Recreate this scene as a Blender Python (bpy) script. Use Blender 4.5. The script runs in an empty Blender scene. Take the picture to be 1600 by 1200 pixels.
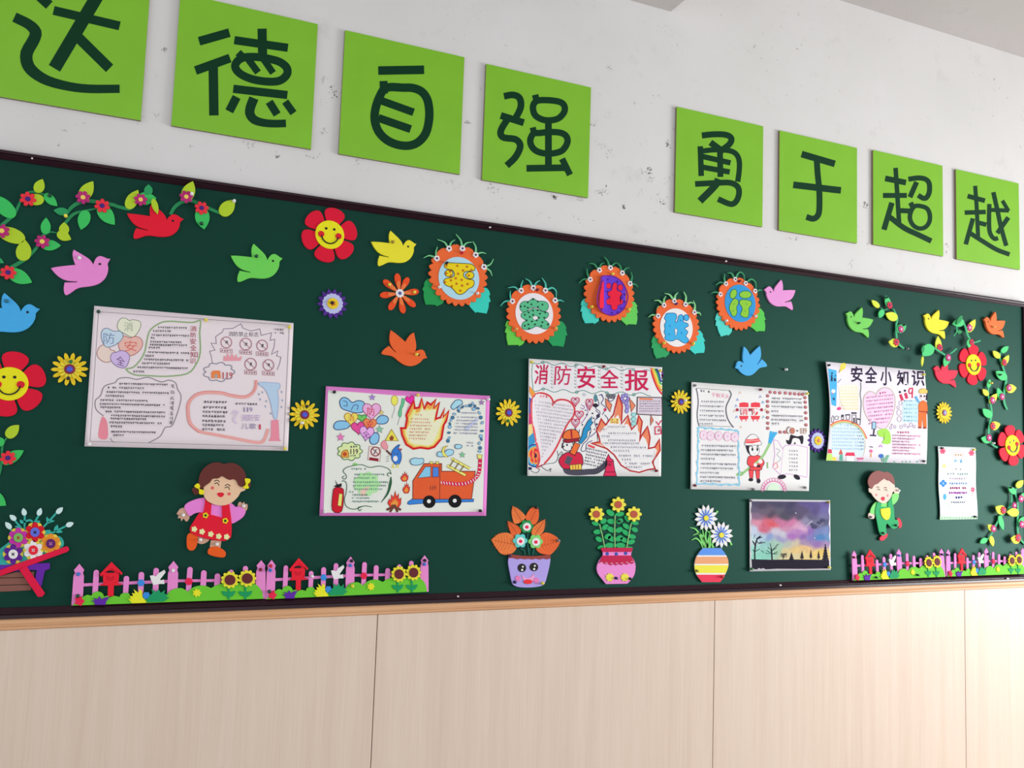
import bpy, bmesh, math, random
from mathutils import Matrix, Vector, Euler

SC = bpy.context.scene
COL = SC.collection
RND = random.Random(7)

# ------------------------------------------------------------------ camera
K = 1.0676                       # metres per fitted unit (board 1.2 m high)
ZS = 2.265                       # floor at z = 0
FPX = 1341.0
CAM_R = Euler((1.6550797666817698, -0.03377962072343788, -0.40715561866983896), 'XYZ')
CAM_C = Vector((0.29008469484846217 * K, -2.362480717414033 * K, -0.8260882478542004 * K + ZS))
cam = bpy.data.cameras.new('camera')
cam.sensor_width = 36.0
cam.lens = FPX / 1600.0 * 36.0
cam_ob = bpy.data.objects.new('camera', cam)
cam_ob.location = CAM_C
cam_ob.rotation_euler = CAM_R
COL.objects.link(cam_ob)
SC.camera = cam_ob
cam.clip_start = 0.05

# ------------------------------------------------------------------ light
w = bpy.data.worlds.new('world')
SC.world = w
w.use_nodes = True
bg = w.node_tree.nodes['Background']
bg.inputs[0].default_value = (0.95, 0.97, 1.0, 1)
bg.inputs[1].default_value = 0.97
SC.cycles.max_bounces = 5
SC.cycles.diffuse_bounces = 3

def area(name, loc, look, sx, sy, power, col=(1, 1, 1)):
    l = bpy.data.lights.new(name, 'AREA')
    l.shape = 'RECTANGLE'
    l.size, l.size_y = sx, sy
    l.energy = power
    l.color = col
    l.spread = math.radians(125)
    o = bpy.data.objects.new(name, l)
    o.location = loc
    d = Vector(look) - Vector(loc)
    o.rotation_euler = d.to_track_quat('-Z', 'Y').to_euler()
    COL.objects.link(o)
    return o

# daylight through the classroom's side window, to the right of the board
area('window_daylight', (6.1, -2.2, 1.15), (3.0, -0.2, 0.75), 1.9, 1.3, 62, (1.0, 0.985, 0.96))

SC.view_settings.view_transform = 'Standard'
SC.view_settings.look = 'None'
SC.view_settings.gamma = 1.0
SC.view_settings.use_curve_mapping = False
SC.view_settings.exposure = 0.25

# ------------------------------------------------------------------ helpers
RM = CAM_R.to_matrix()

def U(px, py, d=0.0):
    """photo point -> (x, z) on the plane d metres in front of the wall"""
    v = RM @ Vector(((px - 800) / FPX, -(py - 600) / FPX, -1.0))
    t = (-d - CAM_C.y) / v.y
    return (CAM_C.x + t * v.x, CAM_C.z + t * v.z)

def ppm(px, py, d=0.0):
    """metres per photo pixel (vertical) around a point of the wall"""
    a = U(px, py - 5, d); b = U(px, py + 5, d)
    return math.hypot(a[0] - b[0], a[1] - b[1]) / 10

def lin(c):
    c = c / 255.0
    return c / 12.92 if c <= 0.04045 else ((c + 0.055) / 1.055) ** 2.4

MATS = {}
def mat(rgb, k=0.72, rough=0.6, bump=0.15, var=0.06, spec=0.35, scale=220.0, key=''):
    kk = (tuple(rgb), k, rough, bump, var, spec, scale, key)
    if kk in MATS:
        return MATS[kk]
    m = bpy.data.materials.new('surface_%02x%02x%02x' % tuple(int(x) for x in rgb))
    m.use_nodes = True
    nt = m.node_tree
    b = nt.nodes['Principled BSDF']
    col = [min(0.9, lin(c) / k) for c in rgb]
    b.inputs['Roughness'].default_value = rough
    b.inputs['Specular IOR Level'].default_value = spec
    tc = nt.nodes.new('ShaderNodeTexCoord')
    n = nt.nodes.new('ShaderNodeTexNoise')
    n.inputs['Scale'].default_value = scale
    n.inputs['Detail'].default_value = 3
    nt.links.new(tc.outputs['Object'], n.inputs['Vector'])
    mx = nt.nodes.new('ShaderNodeMix')
    mx.data_type = 'RGBA'
    mx.inputs[6].default_value = (*[c * (1 - var * 1.6) for c in col], 1)
    mx.inputs[7].default_value = (*[min(1, c * (1 + var * 1.6)) for c in col], 1)
    nt.links.new(n.outputs['Fac'], mx.inputs[0])
    nt.links.new(mx.outputs[2], b.inputs['Base Color'])
    if bump:
        bp = nt.nodes.new('ShaderNodeBump')
        bp.inputs['Strength'].default_value = bump
        bp.inputs['Distance'].default_value = 0.001
        nt.links.new(n.outputs['Fac'], bp.inputs['Height'])
        nt.links.new(bp.outputs['Normal'], b.inputs['Normal'])
    MATS[kk] = m
    return m

def ink(rgb, k=0.72, var=0.05):
    return mat(rgb, k, 0.75, 0, var, 0.2, 400.0, 'ink')

def tag(o, label=None, cat=None, group=None, kind=None):
    if label: o['label'] = label
    if cat: o['category'] = cat
    if group: o['group'] = group
    if kind: o['kind'] = kind
    return o

def empty(name, x, z, d=0.0, label=None, cat=None, group=None):
    o = bpy.data.objects.new(name, None)
    o.empty_display_size = 0.05
    o.location = (x, -d, z)
    COL.objects.link(o)
    return tag(o, label, cat, group)

def lsm(pts, n=4):
    """open Catmull-Rom through the points"""
    if len(pts) < 3:
        return [tuple(p[:2]) for p in pts]
    P = [Vector(p[:2]) for p in pts]
    P = [P[0] * 2 - P[1]] + P + [P[-1] * 2 - P[-2]]
    out = []
    for i in range(1, len(P) - 2):
        a, b, c, d = P[i - 1:i + 3]
        for j in range(n):
            t = j / n
            out.append(tuple(0.5 * ((2 * b) + (c - a) * t + (2 * a - 5 * b + 4 * c - d) * t * t + (3 * b - a - 3 * c + d) * t ** 3)))
    out.append(tuple(P[-2]))
    return out

def sm(pts, n=4):
    """closed smooth outline; a point with a third entry is a sharp corner"""
    N = len(pts)
    cs = [i for i, p in enumerate(pts) if len(p) > 2]
    if not cs:
        q = lsm([pts[-1]] + list(pts) + [pts[0], pts[1]], n)
        return q[n:n + N * n]
    out = []
    for a, i in enumerate(cs):
        j = cs[(a + 1) % len(cs)]
        if j <= i: j += N
        seg = [pts[t % N] for t in range(i, j + 1)]
        out += lsm(seg, n)[:-1]
    return out

def ell(cx, cy, rx, ry=None, n=20, rot=0.0, a0=0.0, a1=2 * math.pi):
    ry = rx if ry is None else ry
    full = abs(a1 - a0 - 2 * math.pi) < 1e-6
    c, s = math.cos(rot), math.sin(rot)
    out = []
    for i in range(n if full else n + 1):
        a = a0 + (a1 - a0) * i / n
        x, y = rx * math.cos(a), ry * math.sin(a)
        out.append((cx + x * c - y * s, cy + x * s + y * c))
    return out

def area2(P):
    return sum(P[i][0] * P[(i + 1) % len(P)][1] - P[(i + 1) % len(P)][0] * P[i][1] for i in range(len(P)))

def offset(P, d):
    """shrink a counter-clockwise outline by d"""
    out = []
    N = len(P)
    for i in range(N):
        a, b, c = Vector(P[i - 1]), Vector(P[i]), Vector(P[(i + 1) % N])
        e1, e2 = (b - a), (c - b)
        if e1.length < 1e-9: e1 = e2
        if e2.length < 1e-9: e2 = e1
        if e1.length < 1e-9:
            out.append(tuple(b)); continue
        n1 = Vector((-e1.y, e1.x)).normalized(); n2 = Vector((-e2.y, e2.x)).normalized()
        m = n1 + n2
        if m.length < 0.3: m = n1
        m.normalize()
        k = max(0.5, m.dot(n1))
        out.append(tuple(b + m * (d / k)))
    return out

def band(pts, w, closed=False):
    """pairs of left/right points along a path, w a number or a list"""
    N = len(pts)
    L, R = [], []
    for i in range(N):
        b = Vector(pts[i])
        a = Vector(pts[i - 1]) if (i > 0 or closed) else None
        c = Vector(pts[(i + 1) % N]) if (i < N - 1 or closed) else None
        e1 = (b - a) if a is not None else (c - b)
        e2 = (c - b) if c is not None else (b - a)
        if e1.length < 1e-9: e1 = e2
        if e2.length < 1e-9: e2 = e1
        n1 = Vector((-e1.y, e1.x)); n2 = Vector((-e2.y, e2.x))
        if n1.length > 0: n1.normalize()
        if n2.length > 0: n2.normalize()
        m = n1 + n2
        if m.length < 0.2: m = n1
        if m.length == 0: m = Vector((0, 1))
        m.normalize()
        k = max(0.55, m.dot(n1))
        ww = (w[i] if isinstance(w, (list, tuple)) else w) / 2
        L.append(tuple(b + m * ww / k)); R.append(tuple(b - m * ww / k))
    return L, R

def clip_x(P, x0, x1):
    """the part of an outline between two upright lines"""
    for x, keep in ((x0, lambda v: v >= x0 - 1e-9), (x1, lambda v: v <= x1 + 1e-9)):
        out = []
        for a, b in zip(P, P[1:] + P[:1]):
            ia, ib = keep(a[0]), keep(b[0])
            if ia: out.append(a)
            if ia != ib:
                t = (x - a[0]) / (b[0] - a[0]); out.append((x, a[1] + t * (b[1] - a[1])))
        P = out
        if len(P) < 3: return []
    return P

class MB:
    """collects shapes given as wall points (x, z) and depths, and links them as one mesh"""
    def __init__(self):
        self.v, self.f, self.mi, self.mats = [], [], [], []
    def m(self, material):
        if material not in self.mats: self.mats.append(material)
        return self.mats.index(material)
    def prism(self, P, d0, d1, material, bev=0.0, back=True):
        if len(P) < 3: return
        if area2(P) < 0: P = P[::-1]
        N = len(P)
        mi = self.m(material)
        f = (lambda d, p: d(p) if callable(d) else d)
        rings = [[(p[0], -f(d0, p), p[1]) for p in P]]
        if bev:
            Q = offset(P, bev)
            rings.append([(p[0], -(f(d1, p) - bev), p[1]) for p in P])
            rings.append([(q[0], -f(d1, p), q[1]) for q, p in zip(Q, P)])
        else:
            rings.append([(p[0], -f(d1, p), p[1]) for p in P])
        base = len(self.v)
        for r in rings: self.v += r
        for k in range(len(rings) - 1):
            a, b = base + k * N, base + (k + 1) * N
            for i in range(N):
                j = (i + 1) % N
                self.f.append((a + i, a + j, b + j, b + i)); self.mi.append(mi)
        t = base + (len(rings) - 1) * N
        self.f.append(tuple(t + i for i in range(N))); self.mi.append(mi)
        if back:
            self.f.append(tuple(base + i for i in reversed(range(N)))); self.mi.append(mi)
    def flat(self, P, d, material):
        if len(P) < 3: return
        if area2(P) < 0: P = P[::-1]
        b = len(self.v)
        self.v += [(p[0], -(d(p) if callable(d) else d), p[1]) for p in P]
        self.f.append(tuple(range(b, b + len(P)))); self.mi.append(self.m(material))
    def strip(self, L, R, d0, d1, material, closed=False):
        """a band between two point rows; with thickness when d0 < d1"""
        mi = self.m(material)
        f = (lambda d, p: d(p) if callable(d) else d)
        b = len(self.v); N = len(L)
        self.v += [(p[0], -f(d1, p), p[1]) for p in L] + [(p[0], -f(d1, p), p[1]) for p in R]
        solid = d0 is not None
        if solid:
            self.v += [(p[0], -f(d0, p), p[1]) for p in L] + [(p[0], -f(d0, p), p[1]) for p in R]
        for i in range(N if closed else N - 1):
            j = (i + 1) % N
            self.f.append((b + i, b + N + i, b + N + j, b + j)); self.mi.append(mi)
            if solid:
                self.f.append((b + i, b + j, b + 2 * N + j, b + 2 * N + i)); self.mi.append(mi)
                self.f.append((b + N + j, b + N + i, b + 3 * N + i, b + 3 * N + j)); self.mi.append(mi)
        if solid and not closed:
            for i in (0, N - 1):
                q = (b + i, b + N + i, b + 3 * N + i, b + 2 * N + i)
                self.f.append(q if i else q[::-1]); self.mi.append(mi)
    def box(self, x0, x1, d0, d1, z0, z1, material):
        self.prism([(x0, z0), (x1, z0), (x1, z1), (x0, z1)], d0, d1, material)
    def build(self, name, parent=None, smooth=False):
        if not self.v: return None
        if parent is not None:
            ox, oy, oz = parent.get('_o', parent.location) if False else world_loc(parent)
        else:
            xs = [v[0] for v in self.v]; ys = [v[1] for v in self.v]; zs = [v[2] for v in self.v]
            ox, oy, oz = (min(xs) + max(xs)) / 2, max(ys), min(zs)
        me = bpy.data.meshes.new(name)
        me.from_pydata([(x - ox, y - oy, z - oz) for x, y, z in self.v], [], self.f)
        for mm in self.mats: me.materials.append(mm)
        me.polygons.foreach_set('material_index', self.mi)
        if smooth:
            me.polygons.foreach_set('use_smooth', [True] * len(me.polygons))
        me.validate()
        me.update()
        o = bpy.data.objects.new(name, me)
        COL.objects.link(o)
        if parent is not None:
            o.parent = parent
        else:
            o.location = (ox, oy, oz)
        return o

def world_loc(o):
    v = Vector((0, 0, 0))
    while o is not None:
        v = v + Vector(o.location); o = o.parent
    return v

class PX(MB):
    """the same, with outlines given as photo points of a zoomed view (x0, y0, scale)"""
    def __init__(self, view=(0, 0, 1), d=0.016, dfn=None):
        super().__init__()
        self.view = view; self.d = d; self.dfn = dfn; self.lay = 0
    def at(self, p):
        x0, y0, s = self.view
        px, py = x0 + p[0] / s, y0 + p[1] / s
        return px, py
    def W(self, p, d=None):
        px, py = self.at(p)
        dd = self.d if d is None else d
        if self.dfn: dd = dd + self.dfn(px, py)
        x, z = U(px, py, dd)
        return (x, z, dd)
    def poly(self, pts, material, t=0.0, lift=None, smooth=0, bev=0.0):
        """a filled outline; t its thickness (0: print), lift its distance from the sheet"""
        if smooth: pts = sm(pts, smooth)
        base = self.d
        lf = self.next() if lift is None else lift
        if self.dfn and not t:
            x0, y0, s = self.view
            a, b = min(p[0] for p in pts), max(p[0] for p in pts)
            n = int((b - a) / s / 5)
            if n > 1:
                # a fill on a curling sheet follows it in narrow strips
                for i in range(n):
                    S = clip_x([p[:2] for p in pts], a + (b - a) * i / n, a + (b - a) * (i + 1) / n)
                    if len(S) > 2: self.sheet_poly(S, base + lf, material)
                return
        Q = [self.W(p, base + lf + t) for p in pts]
        P = [(q[0], q[1]) for q in Q]
        dd = {}
        if self.dfn:
            for q in Q: dd[(q[0], q[1])] = q[2]
            fn = lambda p: dd[(p[0], p[1])]
        else:
            fn = base + lf + t
        if t:
            self.prism(P, base + lf, base + lf + t, material, bev)
        else:
            self.flat(P, fn, material)
    def sheet_poly(self, pts, d, material):
        Q = [self.W(p, d) for p in pts]
        dd = {(q[0], q[1]): q[2] for q in Q}
        self.flat([q[:2] for q in Q], lambda p: dd[(p[0], p[1])], material)
    def next(self):
        self.lay += 1
        return 0.00025 + 0.00002 * self.lay
    def line(self, pts, wd, material, t=0.0, lift=None, smooth=0, closed=False):
        """a stroke of width wd, in view units like the points"""
        if smooth:
            if closed: pts = sm(pts, smooth)
            else:
                if isinstance(wd, (list, tuple)):
                    ww = []
                    for i in range(len(wd) - 1):
                        ww += [wd[i] + (wd[i + 1] - wd[i]) * j / smooth for j in range(smooth)]
                    wd = ww + [wd[-1]]
                    if len(pts) < 3: wd = [wd[0], wd[-1]]
                pts = lsm(pts, smooth)
        pts = [p[:2] for p in pts]
        if self.dfn and not t and not isinstance(wd, (list, tuple)):
            q = []
            for a, b in zip(pts, pts[1:] + (pts[:1] if closed else [])):
                n = max(1, int(math.hypot(b[0] - a[0], b[1] - a[1]) / self.view[2] / 6))
                q += [(a[0] + (b[0] - a[0]) * i / n, a[1] + (b[1] - a[1]) * i / n) for i in range(n)]
            pts = q if closed else q + [pts[-1]]
        L, R = band(pts, wd, closed)
        base = self.d
        lf = self.next() if lift is None else lift
        dd = {}
        QL = [self.W(p, base + lf + t) for p in L]; QR = [self.W(p, base + lf + t) for p in R]
        if self.dfn:
            for q in QL + QR: dd[(q[0], q[1])] = q[2]
            fn = lambda p: dd[(p[0], p[1])]
        else:
            fn = base + lf + t
        self.strip([q[:2] for q in QL], [q[:2] for q in QR], (base + lf) if t else None, fn, material, closed)
    def dot(self, x, y, r, material, t=0.0, lift=None, ry=None, n=14):
        self.poly(ell(x, y, r, ry, n), material, t, lift)

# ------------------------------------------------------------------ the setting
XL, XR = -2.2, 6.2               # extent of the wall
DB = 0.016                       # front of the green board
DF = 0.030                       # front of its frame

def nodes(m):
    m.use_nodes = True
    nt = m.node_tree
    return nt, nt.nodes['Principled BSDF']

def noise(nt, scale, detail=4, vec=None, rough=0.55):
    n = nt.nodes.new('ShaderNodeTexNoise')
    n.inputs['Scale'].default_value = scale
    n.inputs['Detail'].default_value = detail
    n.inputs['Roughness'].default_value = rough
    if vec is not None: nt.links.new(vec, n.inputs['Vector'])
    return n

def ramp(nt, fac, stops):
    r = nt.nodes.new('ShaderNodeValToRGB')
    while len(r.color_ramp.elements) < len(stops): r.color_ramp.elements.new(0.5)
    for e, (p, c) in zip(r.color_ramp.elements, stops):
        e.position = p
        e.color = c if len(c) == 4 else (*c, 1)
    nt.links.new(fac, r.inputs['Fac'])
    return r

def mixc(nt, mode, fac, a, b):
    m = nt.nodes.new('ShaderNodeMix')
    m.data_type = 'RGBA'
    m.blend_type = mode
    for s, v in ((0, fac), (6, a), (7, b)):
        if hasattr(v, 'is_output'): nt.links.new(v, m.inputs[s])
        else: m.inputs[s].default_value = v if s == 0 else (*v, 1)
    return m.outputs[2]

def plaster(name, c0, c1):
    m = bpy.data.materials.new(name)
    nt, b = nodes(m)
    tc = nt.nodes.new('ShaderNodeTexCoord')
    v = tc.outputs['Object']
    big = noise(nt, 2.2, 5, v)
    base = ramp(nt, big.outputs['Fac'], [(0.3, c0), (0.7, c1)]).outputs['Color']
    # grey scuffs and smudges, a few of them dark
    sm1 = noise(nt, 9.0, 6, v, 0.7)
    s1 = ramp(nt, sm1.outputs['Fac'], [(0.58, (1, 1, 1)), (0.78, (0.72, 0.71, 0.70))]).outputs['Color']
    c1 = mixc(nt, 'MULTIPLY', 0.45, base, s1)
    fine = noise(nt, 46.0, 4, v, 0.65)
    where = noise(nt, 2.7, 2, v)
    fr = ramp(nt, fine.outputs['Fac'], [(0.655, (0, 0, 0)), (0.71, (1, 1, 1))]).outputs['Color']
    wr = ramp(nt, where.outputs['Fac'], [(0.50, (0, 0, 0)), (0.62, (1, 1, 1))]).outputs['Color']
    msk = mixc(nt, 'MULTIPLY', 1.0, fr, wr)
    c2 = mixc(nt, 'MIX', msk, c1, (0.42, 0.40, 0.40))
    nt.links.new(c2, b.inputs['Base Color'])
    b.inputs['Roughness'].default_value = 0.85
    b.inputs['Specular IOR Level'].default_value = 0.2
    bp = nt.nodes.new('ShaderNodeBump')
    bp.inputs['Strength'].default_value = 0.25
    bp.inputs['Distance'].default_value = 0.004
    nt.links.new(noise(nt, 14, 6, v).outputs['Fac'], bp.inputs['Height'])
    nt.links.new(bp.outputs['Normal'], b.inputs['Normal'])
    return m

def laminate(name, c0, c1, c2, horizontal=False):
    m = bpy.data.materials.new(name)
    nt, b = nodes(m)
    tc = nt.nodes.new('ShaderNodeTexCoord')
    mp = nt.nodes.new('ShaderNodeMapping')
    mp.inputs['Scale'].default_value = (1.2, 20, 45) if horizontal else (17, 20, 0.55)
    nt.links.new(tc.outputs['Object'], mp.inputs['Vector'])
    n1 = noise(nt, 1.6, 6, mp.outputs['Vector'], 0.6)
    n1.inputs['Distortion'].default_value = 0.6
    base = ramp(nt, n1.outputs['Fac'], [(0.3, c0), (0.52, c1), (0.72, c2)]).outputs['Color']
    mp2 = nt.nodes.new('ShaderNodeMapping')
    mp2.inputs['Scale'].default_value = (4, 90, 160) if horizontal else (190, 90, 4)
    nt.links.new(tc.outputs['Object'], mp2.inputs['Vector'])
    n2 = noise(nt, 1.0, 3, mp2.outputs['Vector'])
    f = ramp(nt, n2.outputs['Fac'], [(0.35, (0.9, 0.885, 0.87)), (0.6, (1, 1, 1))]).outputs['Color']
    nt.links.new(mixc(nt, 'MULTIPLY', 0.4, base, f), b.inputs['Base Color'])
    b.inputs['Roughness'].default_value = 0.42
    b.inputs['Specular IOR Level'].default_value = 0.35
    return m

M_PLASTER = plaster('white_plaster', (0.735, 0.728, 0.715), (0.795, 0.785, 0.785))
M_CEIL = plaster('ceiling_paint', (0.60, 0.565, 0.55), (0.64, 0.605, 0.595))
M_PANEL = laminate('pale_wood_laminate', (0.775, 0.62, 0.505), (0.815, 0.665, 0.55), (0.845, 0.70, 0.59))
M_TRIM = laminate('honey_wood', (0.70, 0.37, 0.19), (0.80, 0.46, 0.25), (0.85, 0.53, 0.31), True)

def zline(pts, d):
    return sum(U(x, y, d)[1] for x, y in pts) / len(pts)

ZT_OUT = zline([(0, 232), (400, 292), (1000, 384), (1350, 439)], DF) + 0.0045
ZT_IN = zline([(0, 250.6), (200, 278), (380, 305), (1440, 456)], DB)
ZB_OUT = zline([(100, 966), (280, 960), (540, 947), (700, 941), (1310, 918), (1460, 914)], DF)
ZB_IN = zline([(100, 951), (700, 926), (1460, 901.5)], DF)
XB_IN = U(1597, 500, DB)[0]
XB_OUT = XB_IN + 0.035
ZTR0 = zline([(0, 987), (600, 958), (1600, 920.5)], 0.022)
ZTR1 = ZB_OUT
ZC_B = zline([(1000, 5), (1048, 18)], 0)     # underside of the ceiling beam
ZC = zline([(1310, 0), (1600, 90)], 0)       # ceiling
XBEAM = U(1048, 18, 0)[0]

m = MB(); m.box(XL, XR, -0.12, 0.0, ZTR0 - 0.02, ZC + 0.1, M_PLASTER)
o = m.build('wall_back'); tag(o, 'white scuffed plaster wall above the green board', 'wall', kind='structure')
WALL = o
scuffs = [(505, 125, 7, 5, 1), (520, 146, 9, 9, 3), (500, 160, 14, 6, 0), (508, 207, 16, 5, 1), (488, 246, 12, 6, 1), (256, 78, 6, 2, 2), (244, 120, 4, 12, 0), (243, 181, 6, 5, 1), (557, 254, 8, 5, 1), (770, 295, 8, 6, 2), (714, 290, 10, 10, 0), (730, 192, 4, 3, 2), (865, 309, 5, 3, 3), (940, 302, 12, 7, 3), (936, 228, 12, 10, 1), (950, 240, 8, 8, 1), (1008, 216, 12, 8, 0), (1014, 267, 5, 5, 3), (1018, 280, 9, 7, 1), (1033, 300, 9, 18, 1), (1036, 318, 8, 8, 2), (1043, 226, 5, 4, 2), (928, 196, 6, 4, 1), (951, 107, 4, 4, 1),
 (1046, 281, 4, 8, 1), (1353, 322, 5, 6, 3), (1238, 372, 7, 6, 1), (1356, 384, 4, 10, 0), (1330, 413, 3, 8, 1), (1085, 367, 8, 6, 0), (388, 226, 9, 6, 1), (433, 244, 8, 4, 2), (905, 312, 6, 4, 1), (973, 325, 3, 4, 2), (1000, 300, 10, 10, 0), (640, 255, 26, 5, 0), (700, 283, 14, 4, 1), (1480, 390, 3, 10, 1), (1340, 360, 3, 12, 0), (1060, 380, 20, 10, 0), (840, 335, 6, 8, 0), (380, 262, 20, 10, 0)]
m = PX((0, 0, 1), 0.0003)
for x, y, rx, ry, dk in scuffs:
    for i in range(4 + 4 * dk):
        a, b = x + rx * RND.gauss(0, .55), y + ry * RND.gauss(0, .55)
        t = RND.gauss(.6, .9); L_ = (.6 + RND.random() * 2.2)
        c = [(180, 175, 174), (164, 158, 158), (140, 133, 134), (104, 97, 102)][min(dk, RND.choice((0, 1, dk, dk)))]
        m.line([(a, b), (a + L_ * math.cos(t), b - L_ * math.sin(t)), (a + L_ * 1.7 * math.cos(t + .5), b - L_ * 1.7 * math.sin(t + .5))], [.3 + RND.random() * .5, .5 + RND.random() * (.5 + .35 * dk), .3], ink(c, .75), 0, .0001)
sc_ = m.build('scuff_mark', o); sc_['kind'] = 'stuff'

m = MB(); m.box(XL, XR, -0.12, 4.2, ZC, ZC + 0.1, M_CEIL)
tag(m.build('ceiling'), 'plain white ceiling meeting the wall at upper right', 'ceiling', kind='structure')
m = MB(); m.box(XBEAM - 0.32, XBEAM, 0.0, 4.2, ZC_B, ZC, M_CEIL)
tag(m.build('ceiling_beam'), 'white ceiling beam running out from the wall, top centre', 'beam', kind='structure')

M_FLOOR = mat((112, 104, 98), 0.8, 0.5, 0.1, 0.1, 0.4, 6.0, 'floor')
m = MB(); m.box(XL, XR, -0.12, 4.2, -0.1, 0.0, M_FLOOR)
tag(m.build('floor'), 'grey classroom floor below the frame', 'floor', kind='structure')

# wood panelling below the board: one object, each sheet a part of it
seams = [U(590, 965, 0.012)[0], U(1117, 940, 0.012)[0], U(1507, 923, 0.012)[0]]
seams = [seams[0] - 1.222] + seams + [seams[2] + 1.222]
pw = empty('wall_panelling', 1.0, 0.0, 0.0, 'pale wood grain panelling below the green board', 'panelling')
pw['kind'] = 'structure'
m = MB(); m.box(XL, XR, -0.12, 0.002, 0.0, ZTR0 - 0.02, mat((70, 60, 52), 0.9))
m.build('backing_board', pw)
edges = [XL] + seams + [XR]
for a, b in zip(edges[:-1], edges[1:]):
    m = MB()
    m.prism([(a + 0.0013, 0.0), (b - 0.0013, 0.0), (b - 0.0013, ZTR0 + 0.005), (a + 0.0013, ZTR0 + 0.005)], 0.002, 0.012, M_PANEL, 0.0008)
    m.build('panel', pw)

def rail(mb, x0, x1, prof, material):
    """moulding along x from a (depth, z) profile"""
    b = len(mb.v); n = len(prof); mi = mb.m(material)
    for x in (x0, x1):
        mb.v += [(x, -d, z) for d, z in prof]
    for i in range(n):
        j = (i + 1) % n
        mb.f.append((b + i, b + j, b + n + j, b + n + i)); mb.mi.append(mi)
    mb.f.append(tuple(b + i for i in reversed(range(n)))); mb.mi.append(mi)
    mb.f.append(tuple(b + n + i for i in range(n))); mb.mi.append(mi)

h = ZTR1 - ZTR0
m = MB()
rail(m, XL, XR, [(0, ZTR0), (0.014, ZTR0), (0.018, ZTR0 + .12 * h), (0.018, ZTR0 + .3 * h), (0.022, ZTR0 + .36 * h), (0.024, ZTR0 + .6 * h), (0.024, ZTR0 + .85 * h), (0.022, ZTR1 - .001), (0, ZTR1 - .001)], M_TRIM)
tag(m.build('trim_1'), 'honey coloured wooden moulding under the board frame', 'trim', kind='structure')

# ------------------------------------------------------------------ the green board
def board_mat():
    m = bpy.data.materials.new('green_board')
    nt, b = nodes(m)
    tc = nt.nodes.new('ShaderNodeTexCoord')
    n = noise(nt, 3.0, 5, tc.outputs['Object'], 0.6)
    c = ramp(nt, n.outputs['Fac'], [(0.3, (0.0055, 0.0275, 0.0185)), (0.7, (0.0065, 0.0315, 0.0212))]).outputs['Color']
    nt.links.new(c, b.inputs['Base Color'])
    b.inputs['Roughness'].default_value = 0.58
    b.inputs['Specular IOR Level'].default_value = 0.40
    b.inputs['Specular Tint'].default_value = (0.20, 1.0, 0.76, 1)
    f = noise(nt, 900, 2, tc.outputs['Object'])
    bp = nt.nodes.new('ShaderNodeBump')
    bp.inputs['Strength'].default_value = 0.15
    bp.inputs['Distance'].default_value = 0.0005
    nt.links.new(f.outputs['Fac'], bp.inputs['Height'])
    nt.links.new(bp.outputs['Normal'], b.inputs['Normal'])
    return m
M_BOARD = board_mat()
M_FRAME = mat((34, 12, 22), 0.75, 0.17, 0.05, 0.1, 0.36, 30.0, 'frame')
XB0 = -1.35
bd = empty('display_board', (XB0 + XB_OUT) / 2, ZB_OUT, 0.0, 'long dark green display board in a glossy dark brown frame', 'board')
m = MB(); m.box(XB0, XB_IN + 0.01, 0.001, DB, ZB_OUT + 0.01, ZT_OUT - 0.01, M_BOARD); m.build('board_surface', bd)
def frame_prof(zi, zo):
    s = zo - zi
    return [(0.001, zi), (DB + .003, zi), (DB + .0045, zi + .07 * s), (DB + .0102, zi + .44 * s), (DB + .0085, zi + .48 * s), (DB + .0085, zi + .53 * s),
            (DF - .001, zi + .58 * s), (DF, zi + .66 * s), (DF, zi + .93 * s), (DF - .003, zo), (0.001, zo)]
m = MB(); rail(m, XB0, XB_OUT, frame_prof(ZT_IN, ZT_OUT)[::-1], M_FRAME); m.build('frame_rail', bd)
m = MB(); rail(m, XB0, XB_OUT, frame_prof(ZB_IN, ZB_OUT), M_FRAME); m.build('frame_rail', bd)
m = MB(); m.prism([(XB_IN, ZB_IN), (XB_OUT, ZB_IN), (XB_OUT, ZT_IN), (XB_IN, ZT_IN)], 0.001, DF - .004, M_FRAME, .003); m.build('frame_rail', bd)
M_SCREW = mat((215, 210, 205), 0.8, 0.3)
for i, (x, y) in enumerate([(50, 247), (766, 355), (1135, 408), (716, 932), (1220, 914.5), (1575, 904)]):
    m = PX((0, 0, 1), DF - .002)
    m.poly(ell(x, y, 1.6, 1.3, 10), M_SCREW, .004, 0, 0, .0008)
    m.build('screw_head', bd)

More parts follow.
